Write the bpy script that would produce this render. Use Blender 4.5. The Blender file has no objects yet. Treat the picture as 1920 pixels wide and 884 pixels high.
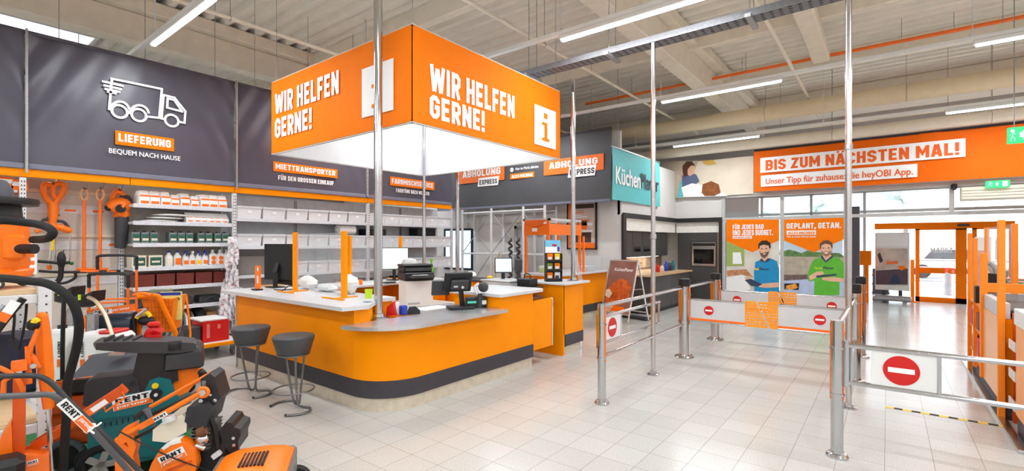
import bpy, bmesh, math, random
from mathutils import Vector, Matrix
R = random.Random(7)
SC = bpy.context.scene
# ---------------------------------------------------------------- camera, light, exposure
TH = math.atan(705 / 905.0); SN = math.sin(TH); CS = math.cos(TH); F = 905.0; HX = 960.0; HY = 455.0; CH = 1.65
cam = bpy.data.cameras.new('camera'); cam.lens = F / 1920 * 36; cam.sensor_width = 36; cam.shift_y = 13 / 1920
camo = bpy.data.objects.new('camera', cam); SC.collection.objects.link(camo)
camo.location = (0, 0, CH); camo.rotation_euler = (math.pi / 2, 0, TH); cam.clip_end = 300; cam.clip_start = 0.02
SC.camera = camo
SC.view_settings.view_transform = 'Standard'; SC.view_settings.look = 'None'; SC.view_settings.gamma = 1
SC.view_settings.use_curve_mapping = False
SC.view_settings.exposure = 0.2
LAMP_W = 52.0; TUBE_E = 9.0; SKY = 5.0
w = bpy.data.worlds.new('overcast_sky'); SC.world = w; w.use_nodes = True
nt = w.node_tree; bg = nt.nodes['Background']; bg.inputs[1].default_value = SKY
tc = nt.nodes.new('ShaderNodeTexCoord'); ns = nt.nodes.new('ShaderNodeTexNoise'); ns.inputs['Scale'].default_value = 2.5
cr = nt.nodes.new('ShaderNodeValToRGB'); cr.color_ramp.elements[0].color = (.80, .88, 1, 1); cr.color_ramp.elements[1].color = (1, 1, 1, 1)
nt.links.new(tc.outputs['Generated'], ns.inputs['Vector']); nt.links.new(ns.outputs[0], cr.inputs[0]); nt.links.new(cr.outputs[0], bg.inputs[0])

# ---------------------------------------------------------------- real planes seen through a pixel of the 1920x884 frame
def ray(x): r = (x - HX) / F; return (-SN + r * CS, CS + r * SN)
def PD(x, y, d): a, b = ray(x); return Vector((a * d, b * d, CH + (HY - y) / F * d))
def PG(x, y, z=0.0): return PD(x, y, (z - CH) * F / (HY - y))
def PX(x, y, X): return PD(x, y, X / ray(x)[0])
def PY(x, y, Y): return PD(x, y, Y / ray(x)[1])

# ---------------------------------------------------------------- materials
def lin(c): return tuple(((v / 255) / 12.92 if v / 255 <= .04045 else ((v / 255 + .055) / 1.055) ** 2.4) for v in c)
MT = {}
def mat(name, rgb, rough=.5, metal=0.0, var=.06, scale=8, emit=0, alpha=1, trans=0, coat=0, bump=0, ior=1.45, spec=.5):
    if name in MT: return MT[name]
    m = bpy.data.materials.new(name); m.use_nodes = True; n = m.node_tree; p = n.nodes['Principled BSDF']
    c = lin(rgb); p.inputs['Roughness'].default_value = rough; p.inputs['Metallic'].default_value = metal
    p.inputs['IOR'].default_value = ior; p.inputs['Specular IOR Level'].default_value = spec
    t = n.nodes.new('ShaderNodeTexCoord'); z = n.nodes.new('ShaderNodeTexNoise'); z.inputs['Scale'].default_value = scale
    z.inputs['Detail'].default_value = 4
    r = n.nodes.new('ShaderNodeValToRGB'); r.color_ramp.elements[0].position = .3; r.color_ramp.elements[1].position = .7
    r.color_ramp.elements[0].color = (*[v * (1 - var) for v in c], 1); r.color_ramp.elements[1].color = (*[min(1, v * (1 + var)) for v in c], 1)
    n.links.new(t.outputs['Object'], z.inputs['Vector']); n.links.new(z.outputs[0], r.inputs[0]); n.links.new(r.outputs[0], p.inputs['Base Color'])
    if emit: n.links.new(r.outputs[0], p.inputs['Emission Color']); p.inputs['Emission Strength'].default_value = emit
    p.inputs['Alpha'].default_value = alpha; p.inputs['Transmission Weight'].default_value = trans; p.inputs['Coat Weight'].default_value = coat
    if bump:
        b = n.nodes.new('ShaderNodeBump'); b.inputs['Strength'].default_value = bump; b.inputs['Distance'].default_value = .01
        n.links.new(z.outputs[0], b.inputs['Height']); n.links.new(b.outputs[0], p.inputs['Normal'])
    MT[name] = m; return m
def glass(name, rgb, clear=.85, rough=.02):
    if name in MT: return MT[name]
    m = bpy.data.materials.new(name); m.use_nodes = True; n = m.node_tree; n.nodes.remove(n.nodes['Principled BSDF'])
    o = n.nodes['Material Output']; t = n.nodes.new('ShaderNodeBsdfTransparent'); g = n.nodes.new('ShaderNodeBsdfGlossy')
    d = n.nodes.new('ShaderNodeBsdfDiffuse'); a = n.nodes.new('ShaderNodeMixShader'); b = n.nodes.new('ShaderNodeMixShader')
    t.inputs[0].default_value = (.97, .98, .98, 1); g.inputs['Roughness'].default_value = rough; d.inputs[0].default_value = (*lin(rgb), 1)
    a.inputs[0].default_value = 1 - clear; b.inputs[0].default_value = .06
    n.links.new(t.outputs[0], a.inputs[1]); n.links.new(d.outputs[0], a.inputs[2]); n.links.new(a.outputs[0], b.inputs[1]); n.links.new(g.outputs[0], b.inputs[2])
    n.links.new(b.outputs[0], o.inputs[0]); MT[name] = m; return m
ORANGE = mat('orange_laminate', (255, 148, 0), .40, var=.03, scale=3, spec=.15)
ORANGE2 = mat('orange_fabric', (248, 124, 0), .7, var=.04, scale=4, spec=.2)
ORED = mat('orange_paint', (248, 112, 12), .35, var=.05, scale=14, coat=.3)
OPLAST = mat('orange_plastic', (252, 120, 12), .4, var=.04, scale=10)
DORANGE = mat('deep_orange_metal', (214, 82, 8), .4, var=.08, scale=9)
ANTH = mat('anthracite_panel', (62, 58, 64), .5, var=.1, scale=20)
BANNER = mat('anthracite_fabric', (82, 80, 92), .36, var=.06, scale=2, bump=.3)
TEAL = mat('turquoise_fabric', (95, 190, 195), .6, var=.04)
TEALP = mat('teal_plastic', (8, 104, 110), .32, var=.05, scale=12)
WHITE = mat('white_print', (245, 245, 245), .6, var=.01)
WHITEP = mat('white_plastic', (232, 232, 230), .4, var=.02)
SOFF = mat('white_fabric', (236, 236, 238), .7, var=.02)
STEEL = mat('brushed_steel', (205, 203, 203), .24, 1, var=.05, scale=30)
CHROME = mat('chrome', (196, 197, 200), .14, 1, var=.02)
GALV = mat('galvanised_steel', (170, 170, 172), .45, .7, var=.14, scale=40)
GREYM = mat('grey_painted_metal', (218, 219, 221), .5, .1, var=.04)
LGREY = mat('light_grey_laminate', (206, 206, 208), .35, var=.03)
TUBEG = mat('grey_tube', (135, 135, 138), .35, .8, var=.05)
BLACK = mat('black_plastic', (26, 26, 28), .45, var=.2, scale=30)
BLACKR = mat('black_rubber', (20, 20, 21), .75, var=.2, scale=30)
DGREY = mat('dark_grey_plastic', (58, 58, 61), .5, var=.1)
SEATM = mat('grey_leatherette', (80, 80, 84), .5, var=.08, scale=40, bump=.2)
STONE = mat('beige_plinth_stone', (206, 194, 174), .35, var=.10, scale=14)
CONC = mat('cream_concrete', (236, 226, 208), .8, var=.05, scale=5)
DECK = mat('cream_deck_metal', (240, 234, 222), .6, var=.04, scale=3)
WALLM = mat('painted_wall', (214, 211, 208), .8, var=.03, scale=3)
WOOD = mat('beech_board', (222, 190, 148), .55, var=.1, scale=6)
PEG = mat('beige_back_panel', (206, 197, 187), .7, var=.04)
RED = mat('red_plastic', (206, 22, 18), .4, var=.05)
SIGNRED = mat('sign_red', (206, 28, 22), .45, var=.02)
BLUE = mat('blue_plastic', (30, 60, 170), .4, var=.05)
GREEN = mat('green_carpet', (46, 110, 58), .9, var=.2, scale=60, bump=.5)
YELLOW = mat('yellow_plastic', (245, 205, 20), .4, var=.04)
LIME = mat('lime_plastic', (190, 226, 40), .4, var=.04)
CREAM = mat('cream_tank', (226, 216, 196), .35, var=.03)
PAPER = mat('paper', (240, 240, 238), .8, var=.02)
CARD = mat('cardboard', (190, 146, 96), .8, var=.06)
CLEARP = glass('clear_acrylic', (225, 230, 235), .86)
BINP = glass('clear_bin_plastic', (246, 249, 253), .16, .15)
PANE = glass('window_glass', (225, 235, 240), .93)
LED = mat('tube_diffuser', (255, 255, 255), .5, var=0, emit=TUBE_E)
SCREEN = mat('screen_lit', (196, 220, 236), .2, var=.1, scale=5, emit=.9)
SCREENG = mat('screen_lit_green', (205, 226, 205), .2, var=.12, scale=8, emit=.8)

# ---------------------------------------------------------------- mesh builder
class B:
    def __init__(s): s.v = []; s.f = []; s.k = []; s.T = None
    def add(s, vs, fs, m=0):
        o = len(s.v)
        if s.T is not None: vs = [s.T @ Vector(p) for p in vs]
        s.v += [Vector(p) for p in vs]; s.f += [[i + o for i in f] for f in fs]; s.k += [m] * len(fs); return s
    def box(s, x0, x1, y0, y1, z0, z1, b=0.0, m=0, M=None):
        h = Vector((abs(x1 - x0) / 2, abs(y1 - y0) / 2, abs(z1 - z0) / 2)); c = Vector(((x0 + x1) / 2, (y0 + y1) / 2, (z0 + z1) / 2))
        b = min(b, min(h) * .9); sg = [(i, j, k) for i in (-1, 1) for j in (-1, 1) for k in (-1, 1)]; vs = []; fs = []
        if b <= 0:
            vs = [Vector((a * h.x, e * h.y, g * h.z)) for a, e, g in sg]
            fs = [(0, 1, 3, 2), (4, 6, 7, 5), (0, 4, 5, 1), (2, 3, 7, 6), (0, 2, 6, 4), (1, 5, 7, 3)]
        else:
            ix = {}
            for a in sg:
                for t in range(3):
                    ix[a, t] = len(vs); vs.append(Vector([a[q] * (h[q] - (0 if q == t else b)) for q in range(3)]))
            for t in range(3):
                u, v_ = [q for q in range(3) if q != t]
                for sd in (-1, 1):
                    l = []
                    for p, q in ((-1, -1), (1, -1), (1, 1), (-1, 1)):
                        a = [0, 0, 0]; a[t] = sd; a[u] = p; a[v_] = q; l.append(ix[tuple(a), t])
                    fs.append(l)
                for p in (-1, 1):
                    for q in (-1, 1):
                        a = [0, 0, 0]; a[u] = p; a[v_] = q; a[t] = -1; lo = tuple(a); a[t] = 1; hi = tuple(a)
                        fs.append([ix[lo, u], ix[hi, u], ix[hi, v_], ix[lo, v_]])
            for a in sg: fs.append([ix[a, 0], ix[a, 1], ix[a, 2]])
        if M is not None: vs = [M @ p for p in vs]
        return s.add([p + c for p in vs], fs, m)
    def frame(s, p, q):
        p = Vector(p); q = Vector(q); d = q - p; z = d.normalized() if d.length > 1e-9 else Vector((0, 0, 1))
        a = Vector((0, 0, 1)) if abs(z.z) < .95 else Vector((1, 0, 0)); x = a.cross(z).normalized(); return p, q, z, x, z.cross(x)
    def bar(s, p, q, wd, ht, m=0, b=0.0):
        p, q, z, x, y = s.frame(p, q); L = (q - p).length; Mx = Matrix((x, y, z)).transposed()
        t = B().box(-wd / 2, wd / 2, -ht / 2, ht / 2, -L / 2, L / 2, b); c = (p + q) / 2
        return s.add([Mx @ v + c for v in t.v], t.f, m)
    def ring(s, rings, m=0, cap=True, closed=False):
        n = len(rings[0]); vs = [p for r in rings for p in r]; fs = []
        L = len(rings)
        for i in range(L if closed else L - 1):
            for j in range(n): fs.append([i * n + j, i * n + (j + 1) % n, ((i + 1) % L) * n + (j + 1) % n, ((i + 1) % L) * n + j])
        if cap and not closed: fs += [list(range(n))[::-1], [(L - 1) * n + j for j in range(n)]]
        return s.add(vs, fs, m)
    def cyl(s, p, q, r, r2=None, n=16, m=0):
        p, q, z, x, y = s.frame(p, q); r2 = r if r2 is None else r2
        cs = [(math.cos(2 * math.pi * i / n), math.sin(2 * math.pi * i / n)) for i in range(n)]
        return s.ring([[p + (x * a + y * b_) * r for a, b_ in cs], [q + (x * a + y * b_) * r2 for a, b_ in cs]], m)
    def tube(s, pts, r, n=10, sub=5, m=0, closed=False, rs=None):
        pts = [Vector(p) for p in pts]; P = []; N = len(pts); RR = []
        rr = rs if rs else [r] * N
        if sub > 1:
            for i in range(N if closed else N - 1):
                g = (lambda k: pts[k % N]) if closed else (lambda k: pts[max(0, min(N - 1, k))])
                a, b_, c, d = g(i - 1), g(i), g(i + 1), g(i + 2)
                for k in range(sub):
                    t = k / sub; P.append(.5 * ((2 * b_) + (c - a) * t + (2 * a - 5 * b_ + 4 * c - d) * t * t + (3 * b_ - a - 3 * c + d) * t ** 3))
                    RR.append(rr[i % N] * (1 - t) + rr[(i + 1) % N] * t)
            if not closed: P.append(pts[-1]); RR.append(rr[-1])
        else: P = pts; RR = rr
        rings = []; pr = None; L = len(P)
        for i, p in enumerate(P):
            a = P[(i - 1) % L] if (closed or i) else p; b_ = P[(i + 1) % L] if (closed or i < L - 1) else p
            z = (b_ - a).normalized()
            if pr is None:
                h = Vector((0, 0, 1)) if abs(z.z) < .9 else Vector((1, 0, 0)); x = h.cross(z).normalized()
            else: x = (pr - z * pr.dot(z)).normalized()
            pr = x; y = z.cross(x)
            rings.append([p + (x * math.cos(2 * math.pi * j / n) + y * math.sin(2 * math.pi * j / n)) * RR[i] for j in range(n)])
        return s.ring(rings, m, True, closed)
    def lathe(s, c, prof, n=24, m=0, axis=(0, 0, 1), sx=1, sy=1):
        p, q, z, x, y = s.frame(c, Vector(c) + Vector(axis)); rings = []
        if tuple(axis) == (0, 0, 1): x = Vector((1, 0, 0)); y = Vector((0, 1, 0))
        for r, h in prof: rings.append([p + z * h + (x * math.cos(2 * math.pi * i / n) * sx + y * math.sin(2 * math.pi * i / n) * sy) * max(r, 1e-4) for i in range(n)])
        return s.ring(rings, m)
    def sph(s, c, r, n=14, m=0):
        r = (r, r, r) if not hasattr(r, '__len__') else r; k = n // 2
        rings = [[Vector(c) + Vector((r[0] * math.sin(math.pi * max(.02, min(k - .02, i)) / k) * math.cos(2 * math.pi * j / n), r[1] * math.sin(math.pi * max(.02, min(k - .02, i)) / k) * math.sin(2 * math.pi * j / n), -r[2] * math.cos(math.pi * i / k))) for j in range(n)] for i in range(k + 1)]
        return s.ring(rings, m)
    def ext(s, poly, o, u, v, d, m=0):
        o = Vector(o); u = Vector(u); v = Vector(v); d = Vector(d); n = len(poly)
        a = [o + u * x + v * y for x, y in poly]; b_ = [p + d for p in a]
        return s.add(a + b_, [list(range(n))[::-1], list(range(n, 2 * n))] + [[i, (i + 1) % n, n + (i + 1) % n, n + i] for i in range(n)], m)
    def torus(s, c, rad, r, axis=(0, 0, 1), n=28, k=8, m=0, sx=1, sy=1):
        p, q, z, x, y = s.frame(c, Vector(c) + Vector(axis))
        return s.tube([p + x * math.cos(2 * math.pi * i / n) * rad * sx + y * math.sin(2 * math.pi * i / n) * rad * sy for i in range(n)], r, k, 1, m, True)
    def text(s, body, o, u, v, W, Hh, d=.003, m=0, bold=.02):
        """lettering fitted into W x Hh, lower left corner o, along u, up v; capitals in a heavy condensed face"""
        key = (body, bold)
        if key not in TX:
            if body.upper() == body and all(c in GLY or c in 'ÄÖÜ .,!:-' for c in body): TX[key] = block(body)
            else:
                cu = bpy.data.curves.new('t', 'FONT'); cu.body = body; cu.size = 1; cu.resolution_u = 3
                ob = bpy.data.objects.new('t', cu); me = bpy.data.meshes.new_from_object(ob)
                v0 = [tuple(p.co) for p in me.vertices]; f0 = [list(p.vertices) for p in me.polygons]; V = []; Fc = []
                for dx, dy in ((0, 0), (-bold, 0), (bold, 0), (0, bold * .7), (0, -bold * .7)):
                    Fc += [[i + len(V) for i in f] for f in f0]; V += [(x + dx, y + dy, len(V) // max(1, len(v0))) for x, y, _ in v0]
                TX[key] = (V, Fc)
                bpy.data.objects.remove(ob); bpy.data.meshes.remove(me); bpy.data.curves.remove(cu)
        vs, fs = TX[key]
        if not vs: return s
        x0 = min(p[0] for p in vs); x1 = max(p[0] for p in vs); y0 = min(p[1] for p in vs); y1 = max(p[1] for p in vs)
        u = Vector(u); v = Vector(v); n = u.cross(v).normalized() * d; o = Vector(o)
        q = [o + u * ((p[0] - x0) / (x1 - x0) * W) + v * ((p[1] - y0) / (y1 - y0) * Hh) for p in vs]
        g = n.normalized(); return s.add([p + n + g * (.0002 * (k[2] % 12)) for p, k in zip(q, vs)], fs, m)
_l, _r, _b, _t, _m, _c = .105, .455, .105, .895, .5, .11
_O = [(_l + _c, _b), (_r - _c, _b), (_r, _b + _c), (_r, _t - _c), (_r - _c, _t), (_l + _c, _t), (_l, _t - _c), (_l, _b + _c), (_l + _c, _b)]
_S = [(_r, .7), (_r, _t - _c), (_r - _c, _t), (_l + _c, _t), (_l, _t - _c), (_l, .62), (_l + _c, .53), (_r - _c, .47), (_r, .38), (_r, _b + _c), (_r - _c, _b), (_l + _c, _b), (_l, _b + _c), (_l, .3)]
GLY = {'O': (.56, [_O]), 'C': (.56, [[(_r, .68)] + _O[3:8] + [(_l + _c, _b), (_r - _c, _b), (_r, _b + _c), (_r, .32)]]),
    'G': (.56, [[(_r, .68)] + _O[3:8] + [(_l + _c, _b), (_r - _c, _b), (_r, _b + _c), (_r, _m), (.28, _m)]]), 'D': (.56, [[(_l, _b), (_r - _c, _b), (_r, _b + _c), (_r, _t - _c), (_r - _c, _t), (_l, _t), (_l, 0)]]),
    'B': (.56, [[(_l, _b), (_r - _c, _b), (_r, _b + _c), (_r, .42), (_r - .08, _m), (_l, _m)], [(_r - .08, _m), (_r, .58), (_r, _t - _c), (_r - _c, _t), (_l, _t), (_l, 0)]]),
    'E': (.5, [[(.47, _t), (_l, _t), (_l, _b), (.47, _b)], [(_l, _m), (.43, _m)]]), 'F': (.48, [[(.46, _t), (_l, _t), (_l, 0)], [(_l, .48), (.42, .48)]]), 'H': (.56, [[(_l, 0), (_l, 1)], [(_r, 0), (_r, 1)], [(_l, _m), (_r, _m)]]),
    'I': (.21, [[(_l, 0), (_l, 1)]]), 'J': (.5, [[(.4, 1), (.4, _b + _c), (.4 - _c, _b), (_l + .06, _b), (.06, .3)]]), 'U': (.56, [[(_l, 1), (_l, _b + _c), (_l + _c, _b), (_r - _c, _b), (_r, _b + _c), (_r, 1)]]), 'L': (.48, [[(_l, 1), (_l, _b), (.47, _b)]]),
    'N': (.58, [[(_l, 0), (_l, 1)], [(.475, 0), (.475, 1)], [(.12, .9), (.46, .1)]]), 'M': (.74, [[(_l, 0), (_l, 1)], [(.635, 0), (.635, 1)], [(.13, .9), (.37, .35), (.61, .9)]]),
    'R': (.56, [[(_l, 0), (_l, 1)], [(_l, _t), (_r - _c, _t), (_r, _t - _c), (_r, .56), (_r - _c, .46), (_l, .46)], [(.27, .46), (.46, 0)]]), 'P': (.56, [[(_l, 0), (_l, 1)], [(_l, _t), (_r - _c, _t), (_r, _t - _c), (_r, .53), (_r - _c, .43), (_l, .43)]]),
    'K': (.57, [[(_l, 0), (_l, 1)], [(.47, 1), (.16, .45)], [(.22, .58), (.48, 0)]]), 'A': (.6, [[(.09, 0), (.27, 1)], [(.51, 0), (.33, 1)], [(.15, .27), (.45, .27)]]), 'S': (.56, [_S]), 'T': (.54, [[(0, _t), (.54, _t)], [(.27, 0), (.27, .9)]]),
    'V': (.6, [[(.09, 1), (.28, 0)], [(.51, 1), (.32, 0)]]), 'W': (.86, [[(.09, 1), (.23, .02)], [(.25, .02), (.42, .9)], [(.44, .9), (.61, .02)], [(.63, .02), (.77, 1)]]), 'X': (.6, [[(.09, 1), (.51, 0)], [(.51, 1), (.09, 0)]]),
    'Z': (.54, [[(.04, _t), (.45, _t), (.1, _b), (.5, _b)]]), 'Y': (.58, [[(.09, 1), (.29, .42)], [(.49, 1), (.29, .42)], [(.29, .5), (.29, 0)]])}
def block(body, wt=.2):
    V = []; Fc = []; X = 0; h = wt / 2; L = []; ly = [0]
    def stroke(pts, X):
        pts = [Vector((x + X, y)) for x, y in pts]; N = len(pts); cl = (pts[0] - pts[-1]).length < 1e-6 and N > 2
        if cl: pts = pts[:-1]; N -= 1
        o = len(V)
        for i, p in enumerate(pts):
            a = pts[i - 1] if (i or cl) else None; c = pts[(i + 1) % N] if (i < N - 1 or cl) else None
            d1 = (p - a).normalized() if a is not None else None; d2 = (c - p).normalized() if c is not None else None
            d1 = d1 or d2; d2 = d2 or d1; n1 = Vector((-d1.y, d1.x)); n2 = Vector((-d2.y, d2.x)); nn = (n1 + n2).normalized(); k = h / max(.5, nn.dot(n1))
            V.append(tuple(p + nn * k)); V.append(tuple(p - nn * k))
        for i in range(N if cl else N - 1): a = o + 2 * i; c = o + 2 * ((i + 1) % N); Fc.append([a, a + 1, c + 1, c])
        ly[0] += 1; L.extend([ly[0]] * (len(V) - len(L)))
    def rect(x0, x1, y0, y1): o = len(V); V.extend([(x0, y0), (x1, y0), (x1, y1), (x0, y1)]); Fc.append([o, o + 1, o + 2, o + 3]); L.extend([0] * 4)
    for ch in body:
        b_ = {'Ä': 'A', 'Ö': 'O', 'Ü': 'U'}.get(ch, ch)
        if b_ in GLY:
            w_, st = GLY[b_]
            for p in st: stroke(p, X)
            if b_ != ch: rect(X + .06, X + .22, 1.06, 1.22); rect(X + w_ - .22, X + w_ - .06, 1.06, 1.22)
            X += w_ + .09
        elif ch == ' ': X += .28
        elif ch == '!': rect(X, X + .21, .3, 1); rect(X, X + .21, 0, .2); X += .3
        elif ch == ':': rect(X, X + .2, .55, .75); rect(X, X + .2, 0, .2); X += .3
        elif ch == '.': rect(X, X + .2, 0, .2); X += .29
        elif ch == ',': rect(X, X + .2, -.14, .2); X += .29
        elif ch == '-': rect(X, X + .3, .42, .58); X += .39
    return [(x, y, l) for (x, y), l in zip(V, L)], Fc
TX = {}
FR = {}
def T3(loc, rz=0, rx=0, ry=0, sc=1): return Matrix.Translation(loc) @ Matrix.Rotation(rz, 4, 'Z') @ Matrix.Rotation(ry, 4, 'Y') @ Matrix.Rotation(rx, 4, 'X') @ Matrix.Scale(sc, 4)
def tag(o, label, cat, group=None, kind=None):
    o['label'] = label; o['category'] = cat
    if group: o['group'] = group
    if kind: o['kind'] = kind
    return o
def thing(name, label, cat, loc=(0, 0, 0), rz=0, group=None):
    o = bpy.data.objects.new(name, None); SC.collection.objects.link(o); o.empty_display_size = .1
    o.location = loc; o.rotation_euler = (0, 0, rz); FR[o.name] = Matrix.Translation(loc) @ Matrix.Rotation(rz, 4, 'Z')
    return tag(o, label, cat, group)
def obj(name, b, mats, parent=None, label=None, smooth=True, local=False, ang=.6):
    if not isinstance(mats, (list, tuple)): mats = [mats]
    me = bpy.data.meshes.new(name); inv = None
    if parent is not None and parent.name in FR and not local: inv = FR[parent.name].inverted()
    me.from_pydata([inv @ p for p in b.v] if inv is not None else b.v, [], b.f)
    for m in mats: me.materials.append(m)
    me.polygons.foreach_set('material_index', b.k)
    bm = bmesh.new(); bm.from_mesh(me); bmesh.ops.recalc_face_normals(bm, faces=bm.faces); bm.to_mesh(me); bm.free()
    if smooth:
        me.shade_smooth(); me.set_sharp_from_angle(angle=ang)
    o = bpy.data.objects.new(name, me); SC.collection.objects.link(o)
    if parent is not None:
        o.parent = parent
        if parent.name in FR: FR[o.name] = FR[parent.name]
    if label: o['label'] = label
    return o
def struct(name, b, mats, label=None, smooth=True):
    o = obj(name, b, mats, None, label, smooth); o['kind'] = 'structure'; return o
def solo(name, label, cat, b, mats, group=None, origin=None, smooth=True):
    o = obj(name, b, mats, None, None, smooth)
    return tag(o, label, cat, group)
KIDS = {}
def dup(root, loc, rz, label, group=None, sc=None, mats=None):
    def cp(o, par):
        c = o.copy(); SC.collection.objects.link(c); c.parent = par
        for ch in o.children: cp(ch, c)
        return c
    r = cp(root, None); r.location = loc; r.rotation_euler = (0, 0, rz)
    if sc: r.scale = (sc, sc, sc)
    r['label'] = label
    if group: r['group'] = group
    return r
ORD = 'first second third fourth fifth sixth seventh eighth ninth tenth eleventh twelfth thirteenth fourteenth fifteenth sixteenth'.split()
X1 = Vector((1, 0, 0)); Y1 = Vector((0, 1, 0)); Z1 = Vector((0, 0, 1))
# ---------------------------------------------------------------- floor, walls, ceiling
def floor_mat():
    m = bpy.data.materials.new('floor_tiles'); m.use_nodes = True; n = m.node_tree; p = n.nodes['Principled BSDF']; N = n.nodes.new; L = n.links.new
    t = N('ShaderNodeTexCoord'); mp = N('ShaderNodeMapping'); mp.inputs['Location'].default_value = (.02, .13, 0)
    br = N('ShaderNodeTexBrick'); br.offset = 0; br.inputs['Scale'].default_value = 1; br.inputs['Brick Width'].default_value = .29; br.inputs['Row Height'].default_value = .29
    br.inputs['Mortar Size'].default_value = .0022; br.inputs['Mortar Smooth'].default_value = .2
    br.inputs['Color1'].default_value = (*lin((196, 195, 191)), 1); br.inputs['Color2'].default_value = (*lin((189, 187, 182)), 1); br.inputs['Mortar'].default_value = (*lin((146, 141, 134)), 1)
    a = N('ShaderNodeTexNoise'); a.inputs['Scale'].default_value = 90; a.inputs['Detail'].default_value = 3
    r = N('ShaderNodeValToRGB'); r.color_ramp.elements[0].position = .33; r.color_ramp.elements[0].color = (.80, .77, .73, 1); r.color_ramp.elements[1].position = .52; r.color_ramp.elements[1].color = (1, 1, 1, 1)
    mx = N('ShaderNodeMix'); mx.data_type = 'RGBA'; mx.blend_type = 'MULTIPLY'; mx.inputs[0].default_value = .8
    b2 = N('ShaderNodeTexNoise'); b2.inputs['Scale'].default_value = .8; b2.inputs['Detail'].default_value = 5
    rr = N('ShaderNodeMapRange'); rr.inputs[3].default_value = .13; rr.inputs[4].default_value = .26
    L(t.outputs['Object'], mp.inputs[0]); L(mp.outputs[0], br.inputs[0]); L(t.outputs['Object'], a.inputs[0]); L(a.outputs[0], r.inputs[0])
    L(br.outputs['Color'], mx.inputs[6]); L(r.outputs[0], mx.inputs[7]); L(mx.outputs[2], p.inputs['Base Color'])
    L(t.outputs['Object'], b2.inputs[0]); L(b2.outputs[0], rr.inputs[0]); L(rr.outputs[0], p.inputs['Roughness'])
    p.inputs['Specular IOR Level'].default_value = .35
    return m
XL, XR, YF, YB, ZC = -20, 7, -9, 17.75, 5.85
struct('floor', B().box(XL, XR, YF, YB, -.1, 0), floor_mat(), 'cream speckled square floor tiles')
struct('wall_left', B().box(XL - .1, XL, YF, YB, 0, 6.2), WALLM)
struct('wall_front', B().box(XL, XR, YF - .1, YF, 0, 6.2), WALLM)
struct('wall_right', B().box(XR, XR + .1, YF, YB, 0, 6.2), WALLM)
wb = B().box(XL, -3.4, YB, YB + .15, 0, 6.2).box(-3.4, XR, YB, YB + .15, 3.2, 6.2)
struct('wall_back', wb, WALLM)
dk = B(); per = .30; prof = []
y = YF
while y < YB + .3:
    prof += [(y, 0), (y + .10, 0), (y + .14, .09), (y + .26, .09)]; y += per
vs = []
for a, z in prof: vs += [(XL, a, ZC + z), (XR, a, ZC + z)]
dk.add(vs, [[2 * i, 2 * i + 1, 2 * i + 3, 2 * i + 2] for i in range(len(prof) - 1)])
dk.box(XL, XR, YF, YB + .3, ZC + .12, ZC + .2)
struct('ceiling', dk, DECK, 'cream corrugated metal roof deck', smooth=False)
for i, X in enumerate((-17.3, -10.4, -3.35, 3.7)):
    b = B().box(X - .16, X + .16, YF, YB, 5.12, 5.62, .02).box(X - .34, X + .34, YF, YB, 5.62, ZC, .02)
    o = struct('ceiling_beam', b, CONC, 'long cream concrete roof beam running towards the entrance'); o['group'] = 'concrete roof beams'
    o['category'] = 'beam'
b = B().box(-12, XR, 15.6, 16.05, 5.22, ZC, .03).box(-12, XR, 15.45, 16.2, 5.15, 5.26, .03)
struct('ceiling_beam', b, CONC, 'cream cross beam over the entrance facade')
for Y, z0, h in ((1.0, 5.55, .12), (5.75, 5.5, .16), (9.9, 5.55, .12), (12.6, 5.5, .2)):
    struct('ceiling_beam', B().box(XL, XR, Y, Y + h, z0, ZC, .01), CONC, 'slim cream cross purlin under the roof deck')['group'] = 'roof purlins'
# skylight in the roof beyond the shelves
sk = struct('window_1', B().box(-13.35, -12.6, -.5, 2.5, 5.79, 5.83), mat('skylight_pane', (250, 252, 255), .5, emit=3, var=.02), 'lit roof skylight strip beyond the banner wall')
obj('window_frame', B().box(-13.42, -13.35, -.6, 2.57, 5.76, 5.85).box(-12.6, -12.53, -.6, 2.57, 5.76, 5.85).box(-13.35, -12.6, 2.5, 2.57, 5.76, 5.85).box(-13.35, -12.6, -.6, -.5, 5.76, 5.85), WHITEP, sk)
# pipes and conduits
def pipe(p, q, r, m, label, cat='pipe', name='ceiling_pipe', hang=(), group=None):
    b = B().cyl(p, q, r, n=12); t = solo(name, label, cat, b, m, group)
    p = Vector(p); q = Vector(q)
    for f in hang:
        c = p + (q - p) * f; obj('pipe_hanger', B().cyl(c, (c.x, c.y, ZC), .006, n=6).torus(c, r + .006, .005, (q - p), 12, 5), GALV, t)
    return t
pipe((-7.75, YF + .2, 5.0), (-7.75, 15, 5.0), .03, CONC, 'cream sprinkler pipe over the dark banner wall', hang=(.2, .4, .45, .5, .6))
pipe((-4.6, YF + .2, 5.0), (-4.6, 15.2, 5.0), .03, CONC, 'cream sprinkler pipe over the orange help desk sign', hang=(.3, .45, .55, .65))
pipe((-1.45, YF + .2, 5.0), (-1.45, 15.2, 5.0), .03, CONC, 'cream sprinkler pipe over the aisle gates', hang=(.3, .5, .6, .7))
pipe((-5, 11.9, 5.55), (XR - .1, 11.9, 5.55), .05, CONC, 'thick cream pipe beside the orange conduit under the roof', hang=(.2, .5, .7))
pipe((-6.5, 11.6, 5.42), (XR - .1, 11.6, 5.42), .034, ORED, 'thin orange conduit running under the roof deck', 'conduit', hang=(.1, .2, .3, .4, .5, .6, .7, .8))
pipe((-6.3, 13.3, 4.40), (XR - .1, 13.3, 4.40), .055, CONC, 'slim cream pipe over the orange goodbye banner', hang=(.4, .6, .8))
pipe((-6.3, 13.42, 4.15), (XR - .1, 13.42, 4.15), .13, CONC, 'cream duct just above the orange goodbye banner', 'duct', hang=(.4, .6, .8))
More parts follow.
